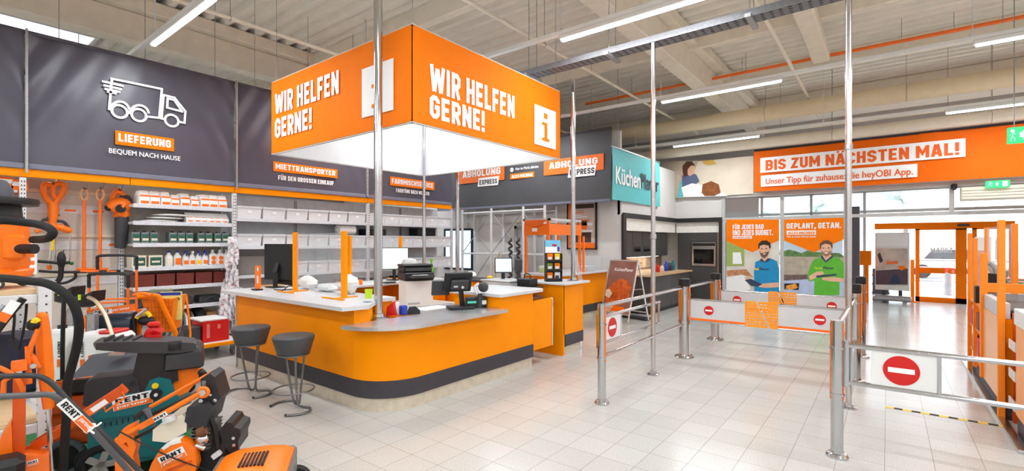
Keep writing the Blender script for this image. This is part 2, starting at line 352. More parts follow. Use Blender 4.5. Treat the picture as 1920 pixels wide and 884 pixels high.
pipe((-6.3, 13.0, 4.78), (XR - .1, 13.0, 4.78), .185, mat('sand_duct', (232, 214, 180), .5, var=.03), 'thick sand coloured duct crossing the hall before the entrance', 'duct', hang=(.3, .5, .7))
pipe((-9.2, 3.0, 5.5), (-2.2, 3.0, 5.5), .025, GALV, 'thin grey conduit above the left shelf wall', 'conduit', hang=(.3, .6))
b = B().box(-1.22, -.92, 7.6, 11.6, 5.30, 5.52, .03).cyl((-1.07, 7.6, 5.30), (-1.07, 7.6, 5.52), .2, n=24)
solo('air_duct', 'short cream round-ended air duct under the roof', 'duct', b, CONC)
tr = thing('cable_tray', 'grey perforated cable tray carried by the steel poles', 'cable tray', (-4.4, 5.9, 4.14))
b = B()
for y in (5.8, 6.0): b.box(-4.4, XR - .1, y - .006, y + .006, 4.14, 4.22)
GT = mat('dull_zinc', (128, 128, 132), .7, .3, var=.15, scale=40); obj('side_rail', b, GT, tr)
b = B(); x = -4.4
while x < XR - .15:
    b.box(x, x + .055, 5.8, 6.0, 4.14, 4.146); x += .09
for y in (5.85, 5.9, 5.95): b.box(-4.4, XR - .1, y - .012, y + .012, 4.14, 4.147)
obj('tray_floor', b, GT, tr)
for x in (-4.2, -2.9, -1.2, .6):
    obj('hanger_rod', B().cyl((x, 5.8, 4.2), (x, 5.8, ZC), .006, n=6).cyl((x, 6.0, 4.2), (x, 6.0, ZC), .006, n=6).box(x - .03, x + .03, 5.7, 6.1, 4.10, 4.14), GALV, tr)
obj('cable_bundle', B().tube([(-4.3, 5.9, 4.17), (-2, 5.88, 4.165), (0, 5.92, 4.17), (3, 5.9, 4.165), (XR - .3, 5.9, 4.17)], .02, 8).tube([(-4.3, 5.95, 4.165), (-2, 5.94, 4.165), (1, 5.94, 4.165), (XR - .3, 5.96, 4.165)], .015, 8), BLACK, tr)
# ---------------------------------------------------------------- lamps
ROWS = ((-7.4, 'behind the aisle'), (-4.2, 'before the machines'), (-1.05, 'over the machines'), (2.15, 'before the help desk'), (5.4, 'over the help desk'), (8.96, 'beyond the cable tray'), (12.4, 'before the goodbye banner'))
XS = ((-12.1, 'far left'), (-7.78, 'left'), (-3.38, 'middle'), (.93, 'right'), (4.6, 'far right'))
lamp0 = thing('tube_lamp', 'x', 'lamp', (0, 0, 4.3))
obj('lamp_housing', B().box(-1.02, 1.02, -.035, .035, 4.31, 4.37, .008), WHITEP, lamp0)
obj('diffuser', B().box(-1.0, 1.0, -.03, .03, 4.285, 4.312, .008), LED, lamp0)
ld = bpy.data.lights.new('lamp_light', 'AREA'); ld.shape = 'RECTANGLE'; ld.size = 2.0; ld.size_y = .06; ld.energy = LAMP_W; ld.color = (.93, .97, 1)
lo = bpy.data.objects.new('lamp_light', ld); SC.collection.objects.link(lo); lo.parent = lamp0; lo.location = (0, 0, -.017)
first = True
for Y, rn in ROWS:
    xs = [x for x in XS]
    if Y > 12: xs = [(-4.2, 'left'), (.88, 'middle'), (4.6, 'right')]
    x0 = -12.6 if Y < 12 else -6; ZZ = 4.3 if Y < 12 else 4.12
    t = thing('lamp_rail', 'long white lamp rail under the roof ' + rn, 'lamp rail', (x0, Y, ZZ + .07))
    b = B().box(x0, XR - .05, Y - .032, Y + .032, ZZ + .072, ZZ + .13, .006)
    if 5 < Y < 6: b = B().box(x0, -7.2, Y - .032, Y + .032, ZZ + .072, ZZ + .13, .006).box(-6.9, XR - .05, Y - .032, Y + .032, ZZ + .072, ZZ + .13, .006)
    if 2 < Y < 3: b = B().box(x0, -4.9, Y - .032, Y + .032, ZZ + .072, ZZ + .13, .006).box(-4.2, XR - .05, Y - .032, Y + .032, ZZ + .072, ZZ + .13, .006)
    obj('rail_profile', b, WHITEP, t)
    x = x0 + .6
    while x < XR:
        obj('hanger_rod', B().cyl((x, Y, ZZ + .12), (x, Y, ZC), .008 if 2 < Y < 3 else .005, n=6).box(x - .02, x + .02, Y - .035, Y + .035, ZZ + .12, ZZ + .17), GREYM, t); x += 4.3
    if 5 < Y < 6: xs = xs + [(-6.75, 'next to left')]  # extra lamp hidden by the sign box, added to brighten sign interior and shelves
    for X, xn in xs:
        lb = 'white tube lamp %s, %s in its row' % (rn, xn); c = X + (1.0 if Y < 12 or X > 0 else .83)
        if X == -7.78 and Y > 5 and Y < 6: c = -7.63  # shifted out of view and shortened to throw more light on the shelf wall
        if first: lamp0.location = (c, Y, ZZ); lamp0['label'] = lb; lamp0['group'] = 'tube lamps under the roof'; first = False
        else: dup(lamp0, (c, Y, ZZ), 0, lb, 'tube lamps under the roof', .84 if c == -7.63 else None)
FR[lamp0.name] = Matrix.Identity(4)
# ---------------------------------------------------------------- banners and signs
def cloth(o, u, v, W, Hh, fn, nx=40, ny=14, th=.006, b=None, m=0):
    """a hung sheet W x Hh with folds fn(s,t) along its normal, closed front and back"""
    b = b or B(); o = Vector(o); u = Vector(u); v = Vector(v); n = u.cross(v).normalized(); vs = []; fs = []
    for side in (0, 1):
        for j in range(ny + 1):
            for i in range(nx + 1):
                s, t = i / nx, j / ny; vs.append(o + u * (W * s) + v * (Hh * t) + n * (fn(s, t) - side * th))
    k = (nx + 1) * (ny + 1)
    for j in range(ny):
        for i in range(nx):
            a = j * (nx + 1) + i; fs.append([a, a + 1, a + nx + 2, a + nx + 1]); fs.append([k + a, k + a + nx + 1, k + a + nx + 2, k + a + 1])
    for i in range(nx):
        fs.append([i, k + i, k + i + 1, i + 1]); a = ny * (nx + 1) + i; fs.append([a, a + 1, k + a + 1, k + a])
    for j in range(ny):
        a = j * (nx + 1); c = a + nx + 1; fs.append([a, c, k + c, k + a]); a += nx; c += nx; fs.append([a, k + a, k + c, c])
    return b.add(vs, fs, m)
def folds(amp, seed):
    q = random.Random(seed); ph = [q.uniform(0, 6) for _ in range(4)]
    def f(s, t):
        c = min(s, 1 - s); g = math.exp(-c * 6) * t
        return amp * (math.sin((s + (1 - t) * .35 * (1 if s < .5 else -1)) * 46 + ph[0]) * g * .8 + .45 * math.sin(s * 9 + t * 3 + ph[1]) * (1 - t * .4) + .25 * math.sin(t * 8 + s * 5 + ph[2]))
    return f
class Pl:
    """a real vertical plane, at X = c (facing +X) or Y = c (facing -Y), measured through the photo"""
    def __init__(s, ax, c): s.ax = ax; s.c = c; s.u = Y1 if ax == 'x' else X1; s.n = X1 if ax == 'x' else -Y1
    def p(s, x, y, d=0): return (PX(x, y, s.c) if s.ax == 'x' else PY(x, y, s.c)) + s.n * d
    def w(s, xa, xb): a, b_ = s.p(xa, 455), s.p(xb, 455); return (b_ - a).dot(s.u)
    def rect(s, b, xa, xb, ya, yb, d=.004, m=0, z=None):
        o = s.p(xa, yb, d); t = s.p(xa, ya, d); W = s.w(xa, xb); h = t.z - o.z
        return b.ext([(0, 0), (W, 0), (W, h), (0, h)], o - s.n * .003, s.u, Z1, s.n * .003, m)
    def text(s, b, body, xa, xb, ya, yb, d=.006, m=0, bold=.03):
        o = s.p(xa, yb, 0); t = s.p(xa, ya, 0); return b.text(body, o, s.u, Z1, s.w(xa, xb), t.z - o.z, d, m, bold)
    def line(s, b, pts, wd, d=.006, m=0, th=.002):
        q = [s.p(x, y, d) for x, y in pts]; s.cn = getattr(s, 'cn', 0) + 1
        for i in range(len(q) - 1):
            g = s.n * (.0004 * ((s.cn * 3 + i) % 24)); a, c = q[i] + g, q[i + 1] + g; e = (c - a).normalized() * wd * .4
            t = (c - a).normalized(); k = t.cross(s.n).normalized() * wd / 2
            b.add([a - e + k, a - e - k, c + e - k, c + e + k], [[0, 1, 2, 3]], m)
        return b
    def disc(s, b, x, y, r, d=.006, m=0, inner=0, n=40):
        c = s.p(x, y, d)
        pt = lambda k, rr: c + s.u * math.cos(2 * math.pi * k / n) * rr + Z1 * math.sin(2 * math.pi * k / n) * rr
        if inner:
            b.add([pt(k, r) for k in range(n)] + [pt(k, inner) for k in range(n)], [[k, (k + 1) % n, n + (k + 1) % n, n + k] for k in range(n)], m)
        else: b.add([pt(k, r) for k in range(n)], [list(range(n))], m)
        return b
    def poly(s, b, pts, d=.004, m=0):
        q = [s.p(x, y, d) for x, y in pts]; return b.add(q, [list(range(len(q)))], m)
# big orange help sign, a hollow four-sided box of fabric
SX0, SX1, SY0, SY1, SZ0, SZ1 = -7.02, -3.95, 3.36, 6.27, 2.93, 3.95
sg = thing('help_sign', 'large square orange hanging sign box with white lettering over the help desk', 'sign', (-5.5, 4.8, 2.93))
A = Pl('y', SY0); D = Pl('x', SX1)
flat = lambda s, t: .012 * math.sin(s * 5) * math.sin(t * 3.1) + .003 * math.sin(s * 30 + t * 9)
for nm, o, u, W in (('p', (SX0, SY0, SZ0), X1, SX1 - SX0), ('p', (SX1, SY0, SZ0), Y1, SY1 - SY0), ('p', (SX1, SY1, SZ0), -X1, SX1 - SX0), ('p', (SX0, SY1, SZ0), -Y1, SY1 - SY0)):
    pn = obj('side_panel', cloth(o, u, Z1, W, SZ1 - SZ0, lambda s, t: 0, 4, 4, .008), ORANGE2, sg)
    n = u.cross(Z1); o2 = Vector(o) - n * .03 + u * .01
    obj('liner', cloth(o2, u, Z1, W - .02, SZ1 - SZ0, lambda s, t: -.006 * math.sin(s * 11) * math.sin(t * 3), 20, 6, .006), SOFF, pn)
b = B()
for z in (SZ0, SZ1):
    b.bar((SX0, SY0 + .02, z), (SX1, SY0 + .02, z), .03, .03).bar((SX0, SY1 - .02, z), (SX1, SY1 - .02, z), .03, .03)
    b.bar((SX0 + .02, SY0, z), (SX0 + .02, SY1, z), .03, .03).bar((SX1 - .02, SY0, z), (SX1 - .02, SY1, z), .03, .03)
obj('sign_frame', b, mat('sign_frame_grey', (200, 196, 190), .5), sg)
b = B()
for x in (SX0 + .05, SX1 - .05):
    for y in (SY0 + .05, SY1 - .05): b.cyl((x, y, SZ1), (x, y, ZC), .004, n=6)
obj('hanging_wire', b, GALV, sg)
b = B()
A.text(b, 'WIR HELFEN', 517, 637, 177, 217, .012); A.text(b, 'GERNE!', 517, 586, 224, 262, .012)
obj('lettering', b, WHITE, sg)
b = B()
D.text(b, 'WIR HELFEN', 805, 964, 118, 172, .006); D.text(b, 'GERNE!', 805, 908, 176, 222, .006)
obj('lettering', b, WHITE, sg)
def info(pl, xa, xb, ya, yb):
    f = obj('info_field', pl.rect(B(), xa, xb, ya, yb, .012), WHITE, sg)
    W = pl.w(xa, xb); o = pl.p(xa, yb, .014); h = pl.p(xa, ya).z - o.z; b = B()
    gi = [(.33, .14), (.67, .14), (.67, .22), (.58, .22), (.58, .62), (.33, .62), (.33, .54), (.44, .54), (.44, .22), (.33, .22)]
    for poly in (gi, [(.42, .72), (.59, .72), (.59, .86), (.42, .86)]):
        b.add([o + pl.u * (x * W) + Z1 * (y * h) for x, y in poly], [list(range(len(poly)))])
    obj('info_letter', b, ORANGE2, f)
info(A, 680, 739, 131, 222); info(D, 1001, 1041, 195, 270)
# dark banner wall over the left shelves
W1 = Pl('x', -8.5)
ZT, ZM, ZL = 4.28, 2.62, 2.47
bys = [(-1.5, W1.p(48, 0).y, 'dark banner at the left edge of the wall, cut by the frame'), (W1.p(50, 0).y, W1.p(441, 0).y, 'dark fabric banner with a white delivery truck outline'),
       (W1.p(443, 0).y, W1.p(686, 0).y, 'dark fabric banner offering van hire behind the orange sign box'), (W1.p(688, 0).y, W1.p(847, 0).y, 'dark fabric banner for paint mixing at the end of the shelf wall')]
bt = []
for i, (a, c, lb) in enumerate(bys):
    t = thing('hanging_banner', lb, 'banner', (-8.5, a, ZM)); bt.append(t)
    obj('banner_cloth', cloth((-8.5, a + .01, ZM), Y1, Z1, c - a - .02, ZT - ZM, folds(.034, i + 3), 90, 24), BANNER, t)
    obj('hem', B().box(-8.53, -8.475, a + .01, c - .01, ZM - .05, ZM + .02, .008), mat('banner_hem', (120, 122, 140), .4), t)
    obj('top_rail', B().box(-8.53, -8.49, a, c, ZT - .02, ZT + .03, .004), BANNER, t)
    b = B()
    for y in (a + .3, (a + c) / 2, c - .3): b.cyl((-8.51, y, ZT), (-8.51, y, ZC), .006, n=6)
    obj('hanging_wire', b, GALV, t)
for px in (49, 442):
    y = W1.p(px, 0).y
    solo('banner_post', 'thin grey post between dark banners, %s the truck outline' % ('left of' if px < 99 else 'right of'), 'post', B().box(-8.47, -8.45, y - .012, y + .012, ZM - .1, ZT + .04), GALV)
y = W1.p(687, 0).y
b = B().box(-8.50, -8.455, y - .02, y + .02, ZM - .02, ZT + .02)
for k in range(8): b.cyl((-8.456, y, ZM + .05 + k * .08), (-8.453, y, ZM + .05 + k * .08), .008, n=8, m=1)
b.cyl((-8.478, y, ZT), (-8.478, y, ZC), .008, n=6)
solo('banner_post', 'short perforated grey post between the van hire and paint banners', 'post', b, [GALV, BLACK])
# orange fascia below the banners
for i, (a, c) in enumerate(((-1.5, 2.08), (2.08, 3.47), (3.47, 6.05), (6.05, 8.5))):
    solo('fascia_panel', 'glossy orange fascia strip ' + ('over the hanging garden tools', 'over the cleaning products shelf', 'over the first bin shelves', 'over the last bin shelves')[i], 'fascia', B().box(-8.56, -8.5, a + .004, c - .004, ZL, ZM - .045, .004), ORANGE)
b = B()
k = 1 / 2.456; q = lambda pts: [(x * k, y * k) for x, y in pts]
for pts in ([(500, 505), (512, 365), (742, 412), (730, 545), (668, 538)], [(582, 520), (602, 524)], [(752, 440), (800, 452), (850, 515), (846, 568), (822, 563)], [(750, 440), (740, 548), (755, 551)],
            [(768, 455), (798, 463), (835, 516), (766, 498), (768, 455)], [(472, 378), (562, 398)], [(478, 396), (553, 413)], [(484, 412), (547, 425)], [(494, 424), (530, 432)]):
    W1.line(b, q(pts), .030, .03)
for x, y in ((548, 515), (637, 532), (788, 557)): W1.disc(b, x * k, y * k, .102, .03, 0, .07)
for x, y in ((548, 515), (637, 532)):
    W1.line(b, [((x + 45 * math.cos(a)) * k, (y + 45 * math.sin(a) * 1.0) * k) for a in [math.pi * (1.08 + .84 * i / 10) for i in range(11)]], .03, .03)
obj('truck_outline', b, WHITE, bt[1])
def tagged(t, pl, body, xa, xb, ya, yb, px=6, d=.03, mt=None, mw=None, name='orange_tag'):
    g = obj(name, pl.rect(B(), xa, xb, ya, yb, d), mt or ORANGE2, t)
    obj('lettering', pl.text(B(), body, xa + px, xb - px, ya + (yb - ya) * .2, yb - (yb - ya) * .2, d + .003), mw or WHITE, g)
tagged(bt[1], W1, 'LIEFERUNG', 215, 325, 245, 271)
obj('lettering', W1.text(B(), 'BEQUEM NACH HAUSE', 203, 337, 278, 289, .03, bold=.02), WHITE, bt[1])
tagged(bt[2], W1, 'MIETTRANSPORTER', 511, 631, 303, 321, 4)
obj('lettering', W1.text(B(), 'FÜR DEN GROSSEN EINKAUF', 520, 624, 327, 338, .03, bold=.02), WHITE, bt[2])
tagged(bt[3], W1, 'FARBMISCHSERVICE', 730, 813, 331, 348, 3)
obj('lettering', W1.text(B(), 'FARBTÖNE NACH WUNSCH', 741, 803, 352, 361, .03, bold=.02), WHITE, bt[3])
# pick-up banner across the back
W2 = Pl('y', 9.9)
x0 = W2.p(820, 0).x; x1 = W2.p(1146, 0).x
t = thing('hanging_banner', 'wide dark pick-up banner behind the orange sign box, two orange fields', 'banner', (x0, 9.9, 2.62))
obj('banner_cloth', cloth((x0, 9.9, 2.62), X1, Z1, x1 - x0, 4.22 - 2.62, lambda s, u: .012 * math.sin(s * 21 + u * 2) + .01 * math.sin(u * 5), 70, 10), mat('dark_banner_fabric', (78, 78, 82), .6, var=.05, scale=3), t)
obj('hem', B().box(x0, x1, 9.87, 9.92, 2.57, 2.63, .006), mat('banner_hem', (120, 122, 140), .4), t)
obj('top_rail', B().box(x0, x1, 9.88, 9.92, 4.2, 4.25, .004), ANTH, t)
obj('hanging_wire', B().cyl((x0 + .5, 9.9, 4.2), (x0 + .5, 9.9, ZC), .006, n=6).cyl((x1 - .5, 9.9, 4.2), (x1 - .5, 9.9, ZC), .006, n=6), GALV, t)
def abh(xa, xb, ya, yb, ta, tb, tya, tyb, ea, eb, eya, eyb):
    g = obj('orange_field', W2.rect(B(), xa, xb, ya, yb, .03), mat('deep_orange_print', (240, 112, 28), .6, var=.03), t)
    obj('lettering', W2.text(B(), 'ABHOLUNG', ta, tb, tya, tyb, .036), WHITE, g)
    o = W2.p(ea, eyb, .037); w_ = W2.w(ea, eb); h = W2.p(ea, eya).z - o.z
    f = obj('express_field', B().ext([(0, 0), (w_ * .94, 0), (w_, h), (w_ * .06, h)], o, X1, Z1, Vector((0, -.003, 0))), WHITE, g)
    obj('lettering', W2.text(B(), 'EXPRESS', ea + 4, eb - 4, eya + (eyb - eya) * .2, eyb - (eyb - eya) * .2, .043), ANTH, f)
abh(863, 947, 317, 346, 869, 940, 322, 335, 897, 938, 335, 351)
abh(1021, 1133, 302, 330, 1031, 1122, 306, 318, 1066, 1120, 315, 334)
b = W2.disc(B(), 961, 319, .055, .03); W2.text(b, 'Hier im Markt abholen', 968, 1011, 315, 320, .03, bold=.01)
obj('lettering', b, WHITE, t)
tagged(t, W2, 'ALLES MACHBAR', 958, 1003, 327, 337, 3, .03)
# turquoise kitchen planner banner
W3 = Pl('x', -4.8)
t = thing('hanging_banner', 'turquoise kitchen planner banner on the corner beside the dark banner', 'banner', (-4.8, 9.72, 2.62))
ya, yb = W3.p(1148, 0).y, W3.p(1237, 0).y
obj('banner_cloth', cloth((-4.8, ya, 2.60), Y1, Z1, yb - ya, 1.17, lambda s, u: .012 * math.sin(s * 7 + u * 3) + .01 * math.sin(s * 3) * math.sin(u * 4), 30, 12), TEAL, t)
obj('top_rail', B().box(-4.83, -4.79, ya, yb, 3.76, 3.79), GALV, t)
obj('hanging_wire', B().cyl((-4.81, ya + .3, 3.78), (-4.81, ya + .3, ZC), .006, n=6).cyl((-4.81, yb - .3, 3.78), (-4.81, yb - .3, ZC), .006, n=6), GALV, t)
obj('lettering', W3.text(B(), 'Küchen', 1152, 1199, 311, 345, .03, bold=.03), WHITE, t)
obj('lettering', W3.text(B(), 'Planer', 1200, 1233, 325, 354, .03, bold=.02), ANTH, t, label='dark lettering')
# goodbye banner over the entrance
W4 = Pl('y', 13.72)
x0 = W4.p(1414, 0).x; x1 = 5.2
t = thing('hanging_banner', 'long orange goodbye banner over the entrance windows', 'banner', (x0, 13.72, 2.96))
ob4 = mat('goodbye_fabric', (240, 106, 0), .6, var=.04, scale=2, spec=.2)
obj('banner_cloth', cloth((x0, 13.72, 2.96), X1, Z1, x1 - x0, 1.05, lambda s, u: .014 * math.sin(s * 40 + u * 3) * (.3 + .7 * u * u) + .012 * math.sin(s * 13 - u * 4), 110, 10), ob4, t)
obj('top_rail', B().box(x0, x1, 13.7, 13.75, 4.0, 4.05), ANTH, t)
obj('hanging_wire', B().cyl((x0 + .6, 13.73, 4.02), (x0 + .6, 13.73, ZC), .006, n=6).cyl((1, 13.73, 4.02), (1, 13.73, ZC), .006, n=6).cyl((4, 13.73, 4.02), (4, 13.73, ZC), .006, n=6), GALV, t)
od = mat('orange_ink', (236, 96, 10), .6, var=.02)
g = obj('white_field', W4.rect(B(), 1426, 1810, 297, 325, .036), WHITE, t); obj('lettering', W4.text(B(), 'BIS ZUM NÄCHSTEN MAL!', 1436, 1798, 297, 321, .042), od, g)
g = obj('white_field', W4.rect(B(), 1427, 1720, 330, 351, .036), WHITE, t); obj('lettering', W4.text(B(), 'Unser Tipp für zuhause: die heyOBI App.', 1436, 1712, 335, 350, .042, bold=.02), od, g)

# ---------------------------------------------------------------- steel poles
def pole(x, y, z0, z1, r, label, collar=None, flange=True):
    t = thing('steel_pole', label, 'pole', (x, y, z0))
    obj('tube', B().cyl((x, y, z0), (x, y, z1), r, n=20), CHROME if r > .03 else STEEL, t)
    if flange: obj('base_flange', B().lathe((x, y, z0), [(r * 2.6, 0), (r * 2.6, .012), (r * 1.5, .02), (r * 1.4, .05), (r, .055)], 20), CHROME, t)
    if collar: obj('collar', B().lathe((x, y, collar), [(r, -.03), (r * 1.35, -.025), (r * 1.35, .025), (r, .03)], 16), CHROME, t)
pole(-4.27, 3.17, .845, ZC, .045, 'thick chrome pole standing on the low end of the help desk')
pole(-6.88, 6.14, .966, 4.2, .032, 'grey pole under the rear corner of the orange sign box')
pole(-6.6, 6.75, .955, 4.2, .04, 'grey pole standing on the rear cabinet behind the desk')
pole(-3.8, 6.4, 1.06, 4.14, .036, 'steel pole rising behind the brochure stand')
pole(-2.31, 5.83, 0, 4.14, .028, 'slim steel floor pole in the left barrier line', 1.72)
pole(-.31, 5.85, 0, ZC, .028, 'slim steel floor pole in the right barrier line', 2.6)
# ---------------------------------------------------------------- barrier posts, rails, gates
def post(x, y, h, r, label, cap=True, strips=True):
    t = thing('barrier_post', label, 'barrier post', (x, y, 0))
    hh = h - (.11 if cap else 0)
    obj('tube', B().cyl((x, y, 0), (x, y, hh), r, n=24), CHROME, t)
    obj('base_flange', B().lathe((x, y, 0), [(r * 1.8, 0), (r * 1.8, .012), (r * 1.5, .03), (r * 1.1, .035), (r * 1.05, .05), (r, .05)], 24), CHROME, t)
    if cap: obj('post_cap', B().lathe((x, y, hh), [(r * 1.02, 0), (r * 1.08, .01), (r * 1.08, .10), (r * .9, .11), (.01, .11)], 24), BLACK, t)
    if strips:
        for s in (-1, 1): obj('reflector_strip', B().box(x + s * (r - .006), x + s * (r + .004), y - r * .28, y + r * .28, h * .42, hh - .02, .003), ORED, t)
    for q in (.46, .8): obj('clamp', B().lathe((x, y, h * q), [(r, -.01), (r * 1.2, -.008), (r * 1.2, .008), (r, .01)], 20), CHROME, t)
post(-2.31, 4.46, 1.02, .042, 'chrome barrier post at the front end of the left rails', cap=False)
post(-2.31, 7.0, 1.13, .075, 'thick chrome post with black cap beside the front grey gate', True)
post(-2.31, 8.59, 1.13, .075, 'thick chrome post with black cap beside the rear grey gate', True)
post(-.31, 4.47, 1.05, .042, 'chrome barrier post nearest the camera, holding the red no-entry gate', cap=False)
post(-.31, 7.0, 1.16, .06, 'black capped chrome post at the right end of the front grey gate', True)
post(-.31, 8.59, 1.16, .06, 'black capped chrome post at the right end of the rear grey gate', True)
def rail(p, q, label): solo('barrier_rail', label, 'rail', B().cyl(p, q, .021, n=14), CHROME)
for z, n in ((1.0, 'upper'), (.48, 'lower')):
    rail((-2.31, 4.50, z), (-2.31, 5.80, z), n + ' chrome rail from the front left post to the slim pole')
    rail((-2.31, 5.86, z), (-2.31, 6.93, z), n + ' chrome rail from the slim left pole to the front gate post')
    rail((-2.31, 7.07, z), (-2.31, 8.52, z), n + ' chrome rail between the two thick left gate posts')
    rail((-.31, 4.51, z), (-.31, 5.82, z), n + ' chrome rail from the nearest post to the slim right pole')
    rail((-.31, 5.88, z), (-.31, 6.94, z), n + ' chrome rail from the slim right pole to the front gate')
    rail((-.31, 7.06, z), (-.31, 8.53, z), n + ' chrome rail between the two right gate posts')
def noentry(t, c, u, r, n):
    c = Vector(c); n = Vector(n); u = Vector(u)
    f = obj('no_entry_disc', B().cyl(c, c + n * .003, r, n=36), SIGNRED, t)
    o = c - u * r * .72 - Z1 * r * .17 + n * .003
    obj('white_bar', B().ext([(0, 0), (1.44 * r, 0), (1.44 * r, .34 * r), (0, .34 * r)], o, u, Z1, n * .002), WHITE, f)
def arm(o, u, L, sa, sb, n, label, r):
    o = Vector(o); u = Vector(u); n = Vector(n); t = thing('swing_gate', label, 'gate', o)
    zz = (.865, .585)
    for z in zz: obj('arm_tube', B().cyl(o + Z1 * z, o + Z1 * z + u * L, .018, n=12), CHROME, t)
    obj('divider', B().cyl(o + u * sb + Z1 * zz[1], o + u * sb + Z1 * zz[0], .014, n=10).cyl(o + u * .03 + Z1 * zz[1], o + u * .03 + Z1 * zz[0], .012, n=10).cyl(o + u * (L - .02) + Z1 * zz[1], o + u * (L - .02) + Z1 * zz[0], .014, n=10), CHROME, t)
    a = o + u * sa + Z1 * (zz[1] + .015); h = zz[0] - zz[1] - .03
    pn = obj('sign_board', B().ext([(0, 0), (sb - sa - .012, 0), (sb - sa - .012, h), (0, h)], a - n * .006, u, Z1, n * .012), WHITEP, t)
    noentry(pn, a + u * (sb - sa) * .46 + Z1 * h * .5 + n * .006, u, r, n)
    obj('hinge', B().cyl(o + Z1 * .55, o + Z1 * .9, .022, n=12), CHROME, t)
arm((-.25, 4.47, 0), X1, 2.7, .15, .53, -Y1, 'chrome swing gate with a big red no-entry sign, nearest the camera', .105)
arm((-2.38, 4.52, 0), Y1, 1.7, .12, .53, X1, 'chrome swing gate with a small no-entry sign beside the left rails', .105)
def lattice(poly_l, poly_r, z0, z1, y, bar=.012, pitch=.038):
    """perforated plate between slanted left and right edges"""
    b = B(); L = lambda z: poly_l[0] + (poly_l[1] - poly_l[0]) * (z - z0) / (z1 - z0); Rr = lambda z: poly_r[0] + (poly_r[1] - poly_r[0]) * (z - z0) / (z1 - z0)
    for i in range(9):
        z = z0 + .008 + (z1 - z0 - .016) * i / 8; b.box(L(z), Rr(z), y - .006, y + .006, z - .011, z + .011)
    m = max(1, int((max(poly_r) - min(poly_l)) / pitch)); 
    for i in range(m + 1):
        s = i / m; b.bar((L(z0) + (Rr(z0) - L(z0)) * s, y, z0), (L(z1) + (Rr(z1) - L(z1)) * s, y, z1), .02, .012)
    b.bar((L(z0), y, z0), (L(z1), y, z1), .03, .014).bar((Rr(z0), y, z0), (Rr(z1), y, z1), .03, .014)
    b.box(L(z0), Rr(z0), y - .008, y + .008, z0 - .01, z0 + .012).box(L(z1), Rr(z1), y - .008, y + .008, z1 - .012, z1 + .01)
    return b
def leaf(xa, xb, tl, tr, y, dx, label):
    t = thing('lane_gate', label, 'gate', (xa if tl[0] > xa else xb, y, .55))
    z0, z1 = .56, .84
    pn = obj('gate_panel', B().box(xa, xb, y - .01, y + .01, z0, z1, .004), LGREY, t)
    obj('panel_stripe', B().box(xa, xb, y - .013, y + .013, z0 - .015, z0 + .02, .003), ORED, t)
    obj('top_tube', B().cyl((xa, y, z1), (xb, y, z1), .016, n=10).cyl((xa, y, z0 - .02), (xb, y, z0 - .02), .016, n=10), CHROME, t)
    obj('perforated_tip', lattice(tl, tr, z0 - .02, z1 + .02, y), mat('yellow_orange_plastic', (255, 158, 24), .4, var=.03), t)
    noentry(pn, (dx, y - .01, .70), X1, .065, -Y1)
for y, n in ((7.0, 'front'), (8.59, 'rear')):
    leaf(-2.22, -1.50, (-1.50, -1.50), (-1.24, -1.38), y, -1.97, n + ' grey gate leaf hinged on the left post, orange perforated tip')
    leaf(-1.12, -.38, (-1.20, -1.34), (-1.12, -1.12), y, -.66, n + ' grey gate leaf hinged on the right post, orange perforated tip')
b = B()
for i in range(13): b.box(-.02 + i * .067, -.02 + (i + 1) * .067, 6.09, 6.14, .0005, .003, 0, i % 2)
solo('floor_tape', 'yellow and black striped tape across the aisle floor', 'tape', b, [YELLOW, mat('black_tape', (40, 40, 44), .6)])
# ---------------------------------------------------------------- help desk
def arcp(cx, cy, r, a0, a1, n=14): return [(cx + r * math.cos(math.radians(a0 + (a1 - a0) * i / n)), cy + r * math.sin(math.radians(a0 + (a1 - a0) * i / n))) for i in range(n + 1)]
def flatp(b, poly, z0, z1, m=0): return b.ext(poly, (0, 0, z0), X1, Y1, (0, 0, z1 - z0), m)
hd = thing('help_desk', 'large orange help desk with rounded corner and dark band', 'counter', (-4.5, 3.2, 0))
def wrap(off): return [(-6.8 + off, 2.8 + off)] + arcp(-4.2, 3.28, .48 - off, -90, 0, 18) + [(-3.72 - off, 5.23 - off), (-4.5, 5.23 - off), (-4.5, 3.5), (-6.8 + off, 3.5)]
obj('plinth', flatp(B(), wrap(.012), 0, .13), STONE, hd)
obj('dark_band', flatp(B(), wrap(-.004), .13, .30), ANTH, hd)
lo_ = [(-4.16, 2.8)] + arcp(-4.2, 3.28, .48, -85, 0, 16) + [(-3.72, 4.55), (-4.5, 4.55), (-4.5, 3.5), (-4.16, 3.5)]
b = flatp(B(), [(-6.8, 2.8), (-4.16, 2.8), (-4.16, 2.98), (-4.46, 3.3), (-4.46, 3.5), (-6.8, 3.5)], .30, .99); flatp(b, lo_, .30, .81); b.box(-4.5, -3.72, 4.55, 5.23, .30, .985)
obj('desk_body', b, ORANGE, hd)
obj('end_panel', B().box(-6.812, -6.8, 2.79, 3.5, .0, .99), LGREY, hd)
obj('high_worktop', flatp(B(), [(-6.86, 2.63), (-4.1, 2.63), (-4.05, 2.9), (-4.42, 3.3), (-4.42, 3.52), (-6.86, 3.52)], .99, 1.03), LGREY, hd)
lw = [(-4.165, 2.66)] + arcp(-4.2, 3.26, .60, -86, 0, 18) + [(-3.60, 4.54), (-4.62, 4.54), (-4.62, 3.56), (-4.165, 3.56)]
obj('low_worktop', flatp(B(), lw, .81, .846), mat('steel_worktop', (214, 214, 216), .3, .8, var=.05, scale=6), hd)
rw = [(-3.67, 4.5), (-3.67, 5.35)] + arcp(-3.82, 5.35, .15, 0, 90, 6) + [(-4.65, 5.5), (-4.65, 4.5)]
obj('end_worktop', flatp(B(), rw, .985, 1.02), LGREY, hd)
